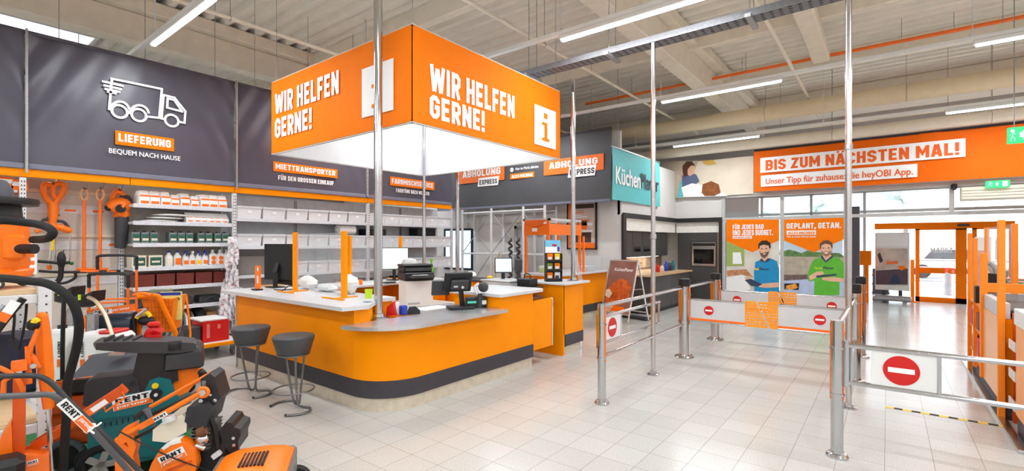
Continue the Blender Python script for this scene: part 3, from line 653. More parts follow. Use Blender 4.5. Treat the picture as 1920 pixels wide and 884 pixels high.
obj('under_shelf', B().box(-4.5, -3.75, 5.23, 5.5, .88, .92), mat('dark_wood', (96, 52, 30), .5), hd)
gt = thing('counter_gate', 'orange swing door with chrome edge closing the desk walkway', 'gate', (-3.75, 5.25, .2))
obj('gate_board', B().box(-3.765, -3.735, 5.25, 5.71, .2, .868, .003), ORANGE, gt)
obj('edge_strip', B().box(-3.77, -3.728, 5.71, 5.73, .2, .868, .004), CHROME, gt)
obj('hinge', B().cyl((-3.75, 5.24, .3), (-3.75, 5.24, .4), .012).cyl((-3.75, 5.24, .7), (-3.75, 5.24, .8), .012), CHROME, gt)
pl = thing('counter_pillar', 'free-standing orange counter block with white top beside the walkway', 'counter', (-4.0, 6.25, 0))
obj('plinth', B().box(-4.3, -3.74, 6.03, 6.54, 0, .13), STONE, pl)
obj('dark_band', B().box(-4.3, -3.716, 6.03, 6.565, .13, .30), ANTH, pl)
obj('block_body', B().box(-4.32, -3.72, 6.0, 6.56, .30, 1.03).box(-4.32, -3.72, 5.98, 6.02, 0, 1.03), ORANGE, pl)
obj('foot', B().box(-3.76, -3.735, 6.5, 6.55, 0, .13), CHROME, pl)
obj('worktop', B().box(-4.36, -3.64, 5.92, 6.64, 1.03, 1.062, .004), LGREY, pl)
# inner desks
idk = thing('inner_desk', 'orange inner desk with pale top running behind the help desk', 'desk', (-6.9, 5, 0))
obj('desktop', B().box(-7.4, -6.6, 4.25, 6.55, .93, .965, .004), LGREY, idk)
obj('desk_panel', B().box(-7.35, -6.66, 4.3, 4.34, 0, .93).box(-7.35, -6.66, 5.6, 5.64, 0, .93).box(-7.35, -7.3, 4.3, 6.5, 0, .93), ORANGE, idk)
obj('pedestal', B().box(-7.2, -6.68, 5.64, 6.5, .05, .93, .004), ORANGE, idk)
cb = thing('corner_cabinet', 'orange corner cabinet with dark top behind the black terminal', 'cabinet', (-6.2, 7, 0))
obj('cabinet_body', B().box(-7.0, -5.5, 6.6, 7.2, .05, .93).box(-5.9, -5.3, 6.1, 6.6, .05, .86), ORANGE, cb)
obj('cabinet_top', B().box(-7.02, -5.48, 6.56, 7.22, .93, .957, .003), DGREY, cb)
obj('cabinet_door', B().box(-6.4, -5.95, 6.585, 6.6, .1, .9, .003), ORANGE, cb)
lwd = thing('low_desk', 'low desk with pale edge carrying the white carton inside the help desk', 'desk', (-5.8, 4.5, 0))
obj('desktop', B().box(-6.2, -5.15, 3.85, 5.4, .68, .72, .004), mat('beige_laminate', (204, 190, 176), .4), lwd)
obj('desk_panel', B().box(-6.15, -5.2, 3.9, 3.94, 0, .68).box(-6.15, -5.2, 5.3, 5.34, 0, .68), ORANGE, lwd)
# bar stools
st0 = thing('bar_stool', 'x', 'stool', (0, 0, 0))
obj('seat', B().lathe((0, 0, 0), [(.02, .55), (.145, .55), (.155, .56), (.195, .70), (.197, .715), (.185, .728), (.02, .732)], 32), SEATM, st0)
obj('seat_plate', B().lathe((0, 0, 0), [(.15, .535), (.155, .55), (.02, .551)], 24), TUBEG, st0)
for s in (-1, 1):
    obj('leg', B().tube([(s * .12, -.03, .54), (s * .085, -.01, .30), (s * .05, .02, .06), (s * .06, .06, .018), (s * .14, .10, .014), (s * .235, .05, .014), (s * .25, -.05, .014), (s * .19, -.15, .014)], .011, 10, 6), TUBEG, st0)
obj('leg', B().tube([(.0, .11, .54), (.0, .085, .30), (0, .06, .06), (-.03, .06, .018)], .011, 10, 5), TUBEG, st0)
obj('foot_ring', B().torus((0, .0, .19), .19, .008, n=36), TUBEG, st0)
obj('foot_cap', B().sph((-.19, -.15, .016), .014, 8).sph((.19, -.15, .016), .014, 8), DGREY, st0)
st0.location = (-5.5, 2.41, 0); st0.rotation_euler = (0, 0, .35); st0['label'] = 'grey round bar stool farther from the desk corner'; st0['group'] = 'bar stools at the desk'
dup(st0, (-4.66, 2.45, 0), -.1, 'grey round bar stool nearer the rounded desk corner')
# back pick-up counter with orange booth
bc = thing('pickup_counter', 'orange pick-up counter with white top at the back wall', 'counter', (-5.4, 9, 0))
obj('plinth', B().box(-5.88, -5.18, 8.04, 10.2, 0, .13), STONE, bc)
obj('dark_band', B().box(-5.9, -5.155, 8.02, 10.22, .13, .30), ANTH, bc)
obj('counter_body', B().box(-5.9, -5.16, 8.02, 10.22, .30, .98), ORANGE, bc)
obj('worktop', B().box(-5.98, -5.02, 7.9, 10.28, .98, 1.015, .004), LGREY, bc)
bo = thing('orange_booth', 'orange framed screen booth with sagging cloth top on the back counter', 'booth', (-5.4, 8.5, 1.0))
for x, y in ((-5.85, 7.98), (-5.3, 7.98), (-5.85, 9.2), (-5.3, 9.2)):
    obj('booth_post', B().box(x - .025, x + .025, y - .025, y + .025, 1.015, 2.1, .004), OPLAST, bo)
obj('valance', cloth((-5.88, 7.95, 1.80), X1, Z1, .62, .22, lambda s, t: .004 * math.sin(s * 9), 12, 4), OPLAST, bo)
obj('valance', cloth((-5.27, 7.95, 1.80), Y1, Z1, 1.28, .22, lambda s, t: .004 * math.sin(s * 9), 12, 4), OPLAST, bo)
obj('top_rail', B().box(-5.9, -5.25, 7.94, 7.99, 2.09, 2.13).box(-5.9, -5.25, 9.19, 9.24, 2.09, 2.13).box(-5.9, -5.85, 7.94, 9.24, 2.09, 2.13).box(-5.3, -5.25, 7.94, 9.24, 2.09, 2.13), LGREY, bo)
sag = B(); vs = []; fs = []
for i in range(13):
    for j in range(2): s = i / 12; vs.append((-5.86 + .56 * s, 7.93 - .02 * j, 2.10 - (.02 + .11 * math.sin(math.pi * s)) * j))
for i in range(12): fs.append([2 * i, 2 * i + 2, 2 * i + 3, 2 * i + 1])
obj('sagging_cloth', sag.add(vs, fs), mat('deep_orange_print', (240, 112, 28), .6, var=.03), bo)
obj('white_card', B().box(-5.66, -5.54, 7.925, 7.935, 1.87, 1.94), WHITE, bo)
obj('screen_pane', B().box(-5.82, -5.33, 7.975, 7.985, 1.05, 1.78), CLEARP, bo)
solo('orange_post', 'thin orange post at the right end of the back counter', 'post', B().box(-5.12, -5.08, 9.0, 9.04, 1.015, 1.78, .004).box(-5.25, -5.06, 9.0, 9.04, 1.015, 1.022), OPLAST)
solo('counter_screen', 'clear screen standing along the edge of the back counter', 'screen', B().box(-5.1, -5.09, 9.05, 10.2, 1.016, 1.32), CLEARP)
# ---------------------------------------------------------------- left shelf wall
SF, SB = -8.52, -9.0
PRICE = mat('price_rail', (214, 216, 222), .35, var=.12, scale=40)
def upright(y, label, x=-8.5, h=2.46, r=.03):
    t = thing('shelf_upright', label, 'shelf upright', (x, y, 0))
    obj('column', B().box(x - .05, x, y - r, y + r, 0, h, .004), GREYM, t)
    b = B(); z = .1
    while z < h - .05:
        for s in (-1, 1): b.box(x - .001, x + .0015, y + s * .013 - .005, y + s * .013 + .005, z, z + .022)
        z += .05
    obj('slot_pattern', b, DGREY, t)
    obj('foot', B().box(SB, x + .02, y - r - .005, y + r + .005, 0, .06, .004), GREYM, t)
for y, lb in ((1.0, 'white perforated shelf upright left of the hanging hedge trimmer'), (2.08, 'white perforated upright between garden tools and cleaning products'), (3.47, 'white perforated upright beside the hanging packets'), (6.07, 'white upright in the middle of the bin shelves'), (8.5, 'white upright at the far end of the bin shelves')): upright(y, lb, -8.93 if 2 < y < 3 else -8.5)
# tool bays: back panel with slats and price strips
tb = thing('tool_wall', 'beige tool wall with pale slats holding the orange garden tools', 'tool wall', (-9, 0, 0))
obj('back_panel', B().box(-9.04, -8.98, -2, 2.04, 0, 2.5), PEG, tb)
for z in (2.32, 1.72, 1.18): obj('slat', B().box(-8.98, -8.955, -2, 2.04, z, z + .05, .003), mat('pale_slat', (220, 208, 190), .6), tb)
for z in (2.08, 1.58, 1.08): obj('price_strip', B().box(-8.978, -8.97, -2, 2.04, z - .03, z + .09), mat('strip_white', (216, 214, 216), .5, var=.1, scale=9), tb)
for i, y in enumerate((1.35, 1.52, 1.82, 2.0)):
    obj('orange_label', B().box(-8.972, -8.966, y - .06, y + .06, 2.08 if i < 3 else 1.6, 2.11 if i < 3 else 1.63), ORED, tb)
obj('note_sheet', B().box(-8.97, -8.965, 1.56, 1.8, .72, .86), WHITE, tb)
# gear bay
def bay(y0, y1, zs, label, back=PEG, depth=.48, name='shelf_unit', th=.035, basez=None):
    t = thing(name, label, 'shelf', ((SF + SB) / 2, (y0 + y1) / 2, 0))
    obj('back_panel', B().box(-9.05, -9.01, y0 + .01, y1 - .01, 0, 2.48), back, t)
    for z in zs:
        s = obj('shelf_board', B().box(SB, SF, y0 + .035, y1 - .035, z - th, z, .002), GREYM, t)
        obj('price_rail', B().box(SF, SF + .014, y0 + .035, y1 - .035, z - th - .012, z + .012, .002), PRICE, s)
    return t
Z3 = (2.2, 1.95, 1.63, 1.28, .99, .68, .2)
bay(2.08, 3.47, Z3, 'grey shelf bay of cleaning products beside the tool wall')
GB = mat('grey_back_panel', (214, 216, 220), .7)
BZ = (2.05, 1.58, 1.09, .55, .12)
bay(3.47, 6.07, BZ, 'wide grey shelf bay with clear bins behind the desk screens', GB)
bay(6.07, 8.5, BZ, 'wide grey shelf bay with clear bins nearer the back wall', GB)
for y, n in ((4.77, 'first'), (7.3, 'second')):
    b = B().box(-9.0, -8.975, y - .02, y + .02, .1, 2.45)
    z = .2
    while z < 2.4: b.box(-8.976, -8.973, y - .006, y + .006, z, z + .025, 0, 1); z += .05
    solo('rear_upright', 'slotted rear upright in the %s bin bay' % n, 'shelf upright', b, [GALV, DGREY])
b = B()
for a, c in ((6.1, 7.2), (3.6, 4.7)): b.bar((-9.0, a, .6), (-9.0, c, 2.4), .03, .006).bar((-9.0, a, 2.4), (-9.0, c, .6), .03, .006)
# --- bins
bn = thing('storage_bin', 'x', 'bin', (0, 0, 0))
b = B(); w0, w1, d0, d1, h = .188, .2, .20, .225, .205
def tub(b, w0, w1, d0, d1, h, t=.006):
    o = [(-1, -1), (1, -1), (1, 1), (-1, 1)]
    b.ring([[Vector((x * d0, y * w0, 0)) for x, y in o], [Vector((x * d1, y * w1, h)) for x, y in o], [Vector((x * (d1 - t), y * (w1 - t), h)) for x, y in o], [Vector((x * (d0 - t), y * (w0 - t), t)) for x, y in o]])
    return b
BINM = mat('bin_plastic', (226, 229, 234), .3, trans=.25, var=.04)
obj('tub', tub(B(), w0, w1, d0, d1, h), BINP, bn)
b = B()
for a, c, e, f in ((-.235, .235, -.207, -.195), (-.235, .235, .195, .207), (.22, .235, -.195, .195), (-.235, -.22, -.195, .195)): b.box(a, c, e, f, h - .03, h + .008, .003)
obj('rim', b, BINM, bn)
obj('bin_label', B().box(.214, .22, -.035, .035, .10, .14), WHITE, bn)
fl = thing('bin_contents', 'x', 'spare parts', (0, 0, 0))
cont = [(210, 205, 200), (236, 236, 232), (190, 196, 205), (214, 160, 60), (120, 118, 120), (235, 235, 235)]
k = 0
for zi, (z, nm) in enumerate(((2.05, 'top'), (1.58, 'second'), (1.09, 'third'))):
    i = 0
    for y0, y1 in ((3.47, 6.07), (6.07, 8.5)):
        n = 6
        for j in range(n):
            y = y0 + .04 + (y1 - y0 - .08) * (j + .5) / n; i += 1
            if zi == 2 and i <= 2: continue
            loc = (-8.75, y, z + .001)
            lb = 'clear plastic bin, %s from the left on the %s grey shelf' % (ORD[i - 1], nm)
            if k == 0: bn.location = loc; bn['label'] = lb; bn['group'] = 'clear bins on the grey shelves'
            else: dup(bn, loc, 0, lb, 'clear bins on the grey shelves')
            b = B(); c = cont[R.randrange(6)]
            for q in range(5):
                a = R.uniform(-.12, .12); e = R.uniform(-.10, .10); s = R.uniform(.02, .045); hh = R.uniform(.05, .15)
                b.box(-8.75 + a - s, -8.75 + a + s, y + e - s, y + e + s, z + .009, z + .009 + hh, .006)
            solo('bin_contents', 'small parts inside the %s bin on the %s grey shelf' % (ORD[i - 1], nm), 'spare parts', b, mat('parts_%d%d%d' % c, c, .6), 'small parts in the bins')
            k += 1
bpy.data.objects.remove(fl)
# loose things in the bin bays
solo('paper_roll', 'white paper roll lying on the bins of the second shelf', 'roll', B().cyl((-8.66, 5.45, 1.90), (-8.66, 5.82, 1.90), .10, n=24).cyl((-8.66, 5.42, 1.90), (-8.66, 5.85, 1.90), .03, n=12), PAPER)
solo('leaning_board', 'grey-brown board leaning on the third grey shelf', 'board', B().box(-8.95, -8.62, 3.55, 4.3, 1.1, 1.42, .01), mat('taupe_board', (128, 122, 118), .7))
for i, (y, c, h) in enumerate(((4.5, 'black', .4), (5.2, 'grey', .3), (5.7, 'black', .35), (6.5, 'grey', .3), (7.1, 'black', .35), (7.8, 'grey', .28))):
    b = B().box(-8.9, -8.56, y - .2, y + .2, .56, .56 + h, .012).box(-8.56, -8.552, y - .12, y + .12, .62, .62 + h * .5, 0, 1)
    solo('tool_case', '%s tool case, %s from the left on the low shelf behind the desk' % (c, ORD[i]), 'case', b, [BLACK if c == 'black' else GALV, GREYM], 'tool cases behind the desk')
for i, y in enumerate((6.35, 7.75)):
    b = B().box(-8.9, -8.58, y - .28, y + .28, 1.59 + .22, 1.98, .01) if i else B().box(-8.9, -8.6, y - .25, y + .25, 1.8, 1.93, .01)
    solo('black_case', 'flat black case on top of the bins, %s bin bay' % ('far' if i else 'middle'), 'case', b, BLACK)
# --- cleaning products bay
def on(lst, y0, y1, n):  # n centres between y0 and y1
    return [y0 + (y1 - y0) * (i + .5) / n for i in range(n)]
GA = 'packs on the cleaning shelf'
pk = thing('pouch_pack', 'x', 'pack', (0, 0, 0))
obj('carton', B().box(-.14, .14, -.062, .062, 0, .15, .006), PAPER, pk)
obj('orange_print', B().box(.14, .1415, -.05, .05, .02, .06).box(.14, .1415, -.06, .06, .12, .145), ORED, pk, label='orange print')
obj('pack_top', B().ext([(-.06, 0), (.06, 0), (.045, .06), (-.045, .06)], (-.1, 0, .15), Y1, Z1, (.2, 0, 0)), WHITE, pk)
for i, y in enumerate(on(0, 2.2, 3.38, 9)):
    lb = 'white and orange carton pack, %s from the left on the top shelf' % ORD[i]
    if i == 0: pk.location = (-8.7, y, 2.201); pk['label'] = lb; pk['group'] = GA
    else: dup(pk, (-8.7 + R.uniform(-.02, .02), y, 2.201), R.uniform(-.05, .05), lb, GA, 1 if R.random() < .6 else .85)
for i in range(3):
    b = B().sph((-8.72 + .02 * i, 2.5 + .06 * i, 1.975 + .045 * i), (.2, .24, .022), 14)
    solo('flat_bag', 'flat white bag, %s from the bottom of the pile on the second shelf' % ORD[i], 'bag', b, WHITEP, 'flat bags on the second shelf')
po = thing('refill_pouch', 'x', 'pouch', (0, 0, 0))
obj('pouch', B().ring([[Vector((a * .05, b_ * .05, 0)) for a, b_ in ((-1, -1), (1, -1), (1, 1), (-1, 1))], [Vector((a * .06, b_ * .058, .06)) for a, b_ in ((-1, -1), (1, -1), (1, 1), (-1, 1))], [Vector((a * .006 - .04, b_ * .055, .17)) for a, b_ in ((-1, -1), (1, -1), (1, 1), (-1, 1))]]), PAPER, po)
obj('pouch_print', B().bar((.062, 0, .03), (.03, 0, .095), .06, .004), ORED, po, label='orange print')
for i, y in enumerate(on(0, 2.8, 3.4, 6)):
    lb = 'white refill pouch, %s from the left on the second shelf' % ORD[i]
    if i == 0: po.location = (-8.62, y, 1.951); po['label'] = lb; po['group'] = 'refill pouches'
    else: dup(po, (-8.62, y, 1.951), R.uniform(-.2, .2), lb, 'refill pouches')
tn = thing('metal_tin', 'x', 'tin', (0, 0, 0))
obj('tin_body', B().box(-.09, .09, -.05, .05, 0, .17, .008), mat('tin_grey', (120, 128, 130), .35, .3), tn)
obj('tin_label', B().box(.09, .0915, -.042, .042, .03, .14), mat('tin_green', (40, 92, 74), .5, var=.3, scale=20), tn, label='green label')
obj('label_print', B().box(.0915, .093, -.036, .036, .045, .08), CREAM, tn)
obj('lid', B().cyl((.03, 0, .17), (.03, 0, .19), .022, n=14), BLACK, tn)
for i, y in enumerate((2.16, 2.27, 2.38, 2.62, 2.73, 2.84, 3.0, 3.11, 3.24, 3.35)):
    lb = 'grey tin with green label, %s from the left on the third shelf' % ORD[i]
    if i == 0: tn.location = (-8.64, y, 1.631); tn['label'] = lb; tn['group'] = 'green label tins'
    else: dup(tn, (-8.64, y, 1.631), 0, lb, 'green label tins')
for i, y in enumerate((2.2, 2.4)):
    b = B().box(-8.82, -8.56, y - .085, y + .085, 1.281, 1.46, .004).box(-8.56, -8.558, y - .07, y + .07, 1.31, 1.43, 0, 1).box(-8.558, -8.5565, y - .05, y + .05, 1.35, 1.38, 0, 2)
    solo('cleaner_carton', 'pale carton with green label, %s on the bottle shelf' % ('left' if not i else 'right'), 'carton', b, [CREAM, mat('tin_green', (40, 92, 74), .5), CREAM], 'cartons on the bottle shelf')
def bottle(y, kind, label):
    t = thing('bottle', label, 'bottle', (-8.62, y, 1.281), 0, 'bottles on the cleaning shelf'); x = -8.62; z = 1.281
    if kind == 'jug':
        obj('bottle_body', B().box(x - .05, x + .05, y - .055, y + .055, z, z + .19, .02).lathe((x, y, z + .19), [(.04, -.005), (.022, .02), (.022, .035)], 14), WHITEP, t)
        obj('cap', B().cyl((x, y, z + .222), (x, y, z + .25), .02, n=14), RED if R.random() < .3 else WHITE, t)
        for h in (.05, .12): obj('orange_label', B().cyl((x + .05, y, z + h), (x + .053, y, z + h), .033, n=16), ORED, t, label='orange label')
    elif kind == 'spray':
        obj('bottle_body', B().lathe((x, y, z), [(.045, 0), (.05, .01), (.05, .11), (.035, .16), (.014, .18), (.014, .2)], 18, sx=.8, sy=1), WHITEP, t)
        obj('spray_head', B().box(x - .02, x + .055, y - .013, y + .013, z + .2, z + .235, .005).bar((x + .03, y, z + .2), (x + .045, y, z + .155), .012, .008), WHITE if R.random() < .6 else BLUE, t)
        obj('bottle_label', B().box(x + .039, x + .043, y - .03, y + .03, z + .03, z + .09), [ORED, BLUE, YELLOW][R.randrange(3)], t)
    else:
        obj('bottle_body', B().lathe((x, y, z), [(.05, 0), (.053, .01), (.053, .15), (.02, .2), (.02, .215)], 18), WHITEP, t)
        obj('cap', B().cyl((x, y, z + .215), (x, y, z + .24), .02, n=14), BLUE, t)
        obj('bottle_label', B().box(x + .045, x + .054, y - .035, y + .035, z + .03, z + .13), [ORED, CREAM][R.randrange(2)], t)
for i, (y, kd) in enumerate(((2.58, 'tall'), (2.69, 'tall'), (2.80, 'spray'), (2.89, 'spray'), (2.98, 'spray'), (3.07, 'spray'), (3.18, 'jug'), (3.29, 'jug'), (3.395, 'jug'))):
    bottle(y, kd, {'tall': 'white screw cap bottle', 'spray': 'white spray bottle', 'jug': 'white jug with two orange labels'}[kd] + ', %s from the left in the bottle row' % ORD[i])
for i, y in enumerate(on(0, 2.14, 3.42, 5)):
    b = tub(B(), .11, .118, .16, .17, .19); b.v = [p + Vector((-8.72, y, .991)) for p in b.v]
    b.box(-8.88, -8.56, y - .11, y + .11, 1.0, 1.15, .01)
    solo('brown_crate', 'brown-red crate, %s from the left on the shelf below the bottles' % ORD[i], 'crate', b, mat('brown_red_plastic', (112, 46, 38), .5, var=.08), 'brown crates')
for i, y in enumerate((2.3, 2.75, 3.15)):
    b = B().box(-8.85, -8.6, y - .16, y + .16, .681, .8, .02).tube([(-8.6, y - .1, .7), (-8.57, y, .78), (-8.6, y + .1, .7)], .012, 8)
    solo('black_kit', 'black folded kit, %s from the left on the low cleaning shelf' % ORD[i], 'kit', b, DGREY)
b = B()
for i in range(6):
    y = 2.45 + i * .085
    b = B().cyl((-8.72, y, .385), (-8.72, y + .03, .385), .18, n=30, m=0).cyl((-8.72, y - .004, .385), (-8.72, y + .034, .385), .05, n=16, m=1)
    solo('sanding_disc', ['white', 'grey'][i % 2] + ' round disc standing, %s from the left on the bottom shelf' % ORD[i], 'disc', b, [WHITEP if i % 2 == 0 else GALV, DGREY], 'discs on the bottom shelf')
solo('tyre', 'black tyre standing beside the discs on the bottom shelf', 'tyre', B().torus((-8.72, 3.0, .42), .15, .065, (0, 1, 0), 30, 10), BLACKR)
solo('carton', 'brown carton on the bottom shelf beside the black tyre', 'carton', B().box(-8.9, -8.6, 3.09, 3.24, .201, .53, .003), CARD)
b = cloth((-8.58, 3.26, .201), Y1, Z1, .15, .36, lambda s, t: .03 * math.sin(s * 8 + t * 5), 8, 8, .12)
solo('white_bag', 'crumpled white bag at the end of the bottom shelf', 'bag', b, WHITEP)
# packets hanging on the upright
hk = thing('hook_strip', 'long hook strip at the white upright carrying the packets', 'hook strip', (-8.44, 3.42, .5))
obj('strip', B().box(-8.45, -8.44, 3.40, 3.44, .38, 1.72), GALV, hk)
pkt = thing('hanging_packet', 'x', 'packet', (0, 0, 0))
b = B(); N = 6; vs = []; fs = []
for side in (0, 1):
    for i in range(N + 1):
        for j in range(N + 1):
            s, t = i / N * 2 - 1, j / N; puff = .022 * (1 - s * s) * math.sin(math.pi * t); vs.append(((puff if not side else -puff) + .004 * math.sin(s * 5 + t * 7), s * .055, -t * .15))
q = (N + 1) ** 2
for side in (0, 1):
    for i in range(N):
        for j in range(N):
            a = side * q + i * (N + 1) + j; fs.append([a, a + 1, a + N + 2, a + N + 1])
obj('packet_bag', b.add(vs, fs), mat('glossy_film', (222, 219, 223), .18, var=.3, scale=22), pkt)
obj('packet_print', B().box(.021, .0245, -.016, .02, -.115, -.10), mat('packet_red', (196, 96, 104), .4), pkt, label='red print')
c = 0
for i in range(17):
    for j in range(2 + (i > 6) + (i > 10)):
        z = 1.74 - i * .075; xx = -8.40 + .045 * R.random() + .01 * j; yy = 3.40 + (j - (1 if i > 6 else .5)) * .075 - .005 * i + R.uniform(-.015, .015)
        lb = 'small glossy packet hanging in row %s from the top at the white upright' % (ORD[i] if i < 16 else 'seventeenth')
        if c == 0: pkt.location = (xx, yy, z); pkt['label'] = lb; pkt['group'] = 'packets hanging at the upright'
        else: dup(pkt, (xx, yy, z), R.uniform(-1.4, 1.4), lb, 'packets hanging at the upright')
        c += 1
solo('tall_carton', 'tall brown carton with blue print between packets and help desk', 'carton', B().box(-8.1, -7.7, 3.6, 4.0, 0, .95, .004).box(-7.7, -7.698, 3.68, 3.8, .3, .8, 0, 1).box(-8.0, -7.8, 3.598, 3.6, .3, .8, 0, 1), [CARD, mat('print_blue', (50, 110, 160), .6)])
# --- hanging garden tools
T = Pl('x', -8.82)
def hook(t, px, py): obj('hook', B().tube([(-8.96, T.p(px + 12, py - 14).y, T.p(px, py - 14).z), T.p(px + 4, py - 4), T.p(px, py, .03), T.p(px - 3, py - 4, .06)], .006, 8), BLACK, t)
def tt(b, pts, r, m=0, d=0, sub=5): return b.tube([T.p(x, y, d + (z[0] if z else 0)) for x, y, *z in pts], r, 10, sub, m)
ht = thing('hedge_trimmer', 'orange long-reach trimmer hanging first on the tool wall', 'trimmer', T.p(100, 400))
b = B(); tt(b, [(98, 348), (84, 346), (82, 360), (88, 374), (98, 384)], .035); tt(b, [(100, 348), (106, 344), (119, 346), (118, 360), (110, 372), (102, 384)], .035); tt(b, [(100, 345), (99, 362), (104, 372)], .028)
b.tube([T.p(99, 380), T.p(100, 400), T.p(98, 420), T.p(101, 432)], .05, 12, 4, rs=[.06, .055, .04, .05]); obj('handle_housing', b, OPLAST, ht)
b = B(); tt(b, [(78, 418), (84, 412), (100, 414), (118, 416), (126, 424), (130, 430)], .02); tt(b, [(88, 410), (100, 404), (112, 404)], .012); obj('guard_bar', b, DGREY, ht)
b = B(); b.tube([T.p(104, 424), T.p(116, 428), T.p(128, 432), T.p(134, 434)], .04, 12, 4, rs=[.035, .045, .045, .03]); obj('motor_head', b, OPLAST, ht); b = B(); tt(b, [(66, 435), (74, 432)], .03); obj('guard_end', b, OPLAST, ht)
b = B(); tt(b, [(97, 432), (95, 465), (92, 500)], .016); tt(b, [(101, 432), (102, 465), (103, 490)], .012); tt(b, [(131, 436), (132, 465), (131, 490)], .01); obj('shaft', b, STEEL, ht)
b = B(); tt(b, [(99, 448), (98, 462), (97, 470)], .022, 0); obj('yellow_sleeve', b, YELLOW, ht)
b = B(); b.cyl(T.p(92, 498), T.p(92, 506), .028); obj('end_cap', b, ORED, ht); hook(ht, 100, 346)
b = B(); b.sph(T.p(112, 488, .1), (.04, .05, .12), 10); tt(b, [(68, 490), (92, 492), (112, 494), (128, 492)], .02, 0, .1); tt(b, [(70, 508), (100, 510), (150, 510), (222, 508)], .018, 0, .1); tt(b, [(112, 500), (110, 520), (104, 528)], .03, 0, .1); tt(b, [(136, 508), (138, 520), (120, 530), (100, 531)], .018, 0, .1)
mw = thing('hanging_mower_tool', 'black handled tool with long bar hanging below the orange trimmer', 'tool', T.p(112, 490)); obj('black_frame', b, BLACK, mw)
for xa, xb in ((146, 176), (196, 214)): b = B(); tt(b, [(xa, 509), (xb, 509)], .02, 0, .1); obj('orange_grip', b, ORED, mw)
obj('green_knob', B().sph(T.p(131, 494, .1), .025, 10), GREEN, mw); hook(mw, 112, 484)
for i, px in enumerate((158, 188)):
    g = thing('garden_fork', 'orange long-shafted garden tool hanging %s of the pair' % ('left' if i == 0 else 'right'), 'garden tool', T.p(px, 430))
    b = B(); b.tube([T.p(px, 376), T.p(px - 6, 370), T.p(px - 6, 360), T.p(px, 355), T.p(px + 6, 360), T.p(px + 6, 370)], .014, 8, 4, 0, True); obj('loop_handle', b, mat('pale_orange_grip', (236, 176, 130), .5), g)
    b = B(); tt(b, [(px, 376), (px, 420), (px - .5, 490)], .02, sub=1); tt(b, [(px - .5, 490), (px - .5, 506)], .024, sub=1); obj('shaft', b, ORED, g)
    b = B(); tt(b, [(px - 14, 505), (px + 14, 505)], .02, sub=1); obj('crossbar', b, ORED, g); hook(g, px, 356)
lbw = thing('leaf_blower', 'orange leaf blower with dark nozzle hanging beside the cleaning shelf', 'leaf blower', T.p(228, 400))
b = B(); b.tube([T.p(207, 394), T.p(216, 388), T.p(228, 388), T.p(236, 396)], .09, 14, 4, rs=[.07, .12, .14, .09]); b.tube([T.p(222, 396), T.p(229, 402), T.p(232, 408)], .09, 14, 3, rs=[.11, .10, .085]); obj('fan_housing', b, OPLAST, lbw)
b = B(); tt(b, [(210, 388), (211, 372), (218, 360), (232, 366), (240, 380)], .034); tt(b, [(214, 364), (221, 356), (230, 363)], .026); obj('handle', b, OPLAST, lbw)
b = B(); b.tube([T.p(228, 406), T.p(228, 430), T.p(225, 466)], .08, 16, 4, rs=[.085, .085, .065]); b.sph(T.p(235, 378), (.06, .09, .11), 10); obj('nozzle', b, DGREY, lbw)
b = B().disc if False else B(); b.cyl(T.p(222, 392, .1), T.p(222, 392, .13), .06, n=18); b.sph(T.p(203, 390), .045, 10); obj('intake', b, BLACK, lbw); hook(lbw, 224, 358)
for i, (px, py, w_, h_) in enumerate(((6, 346, 22, 24), (30, 350, 18, 26), (12, 384, 30, 26))):
    p = T.p(px, py + h_ / 2)
    b = B().box(-8.95, -8.6, p.y - .085, p.y + .085, p.z + .002, p.z + .16, .02).box(-8.6, -8.597, p.y - .06, p.y + .06, p.z + .08, p.z + .13, 0, 1)
    t = solo('power_tool_case', 'orange tool case with white label, %s of three above the vacuum' % ORD[i], 'case', b, [OPLAST, WHITE], 'orange cases above the vacuum')
sh = thing('case_shelf', 'narrow grey shelf holding the orange cases at the left edge', 'shelf', (-8.8, .5, 2))
zz = [T.p(6, 358).z, T.p(12, 397).z]
for z in zz: obj('shelf_board', B().box(-8.98, -8.58, -.6, .96, z - .03, z, .002), GREYM, sh)
# ---------------------------------------------------------------- back walls, kitchen, entrance
HW = 4.25
b = B().box(-16, -4.9, 10.36, 10.46, 0, HW)
struct('wall_pickup', b, WALLM, 'pale wall behind the pick-up counter', smooth=False)
struct('wall_kitchen', B().box(-4.96, -4.86, 10.36, 14.1, 2.3, 3.7).box(-4.96, -4.86, 10.36, 10.50, 0, 2.3), WALLM)
struct('wall_oven', B().box(-4.86, -3.55, 14.0, 14.1, 2.3, 3.85), WALLM)
for i, x in enumerate((-9.7, -7.6)):
    struct('trim_%d' % (i + 3), B().box(x - .02, x + .02, 10.345, 10.36, 0, 2.6), mat('wall_joint', (188, 184, 182), .7))
Wb = Pl('y', 10.35)
# door in the back wall
dx0, dx1 = Wb.p(972, 0).x, Wb.p(1005, 0).x
d1 = struct('door_1', B().box(dx0, dx1 + .4, 10.30, 10.36, 0, 2.02, .004), mat('grey_door', (168, 168, 170), .5), 'grey door in the pale wall behind the terminal')
obj('door_frame', B().box(dx0 - .08, dx0, 10.27, 10.36, 0, 2.1).box(dx1 + .4, dx1 + .48, 10.27, 10.36, 0, 2.1).box(dx0 - .08, dx1 + .48, 10.27, 10.36, 2.02, 2.1), mat('grey_frame', (150, 150, 152), .5), d1)
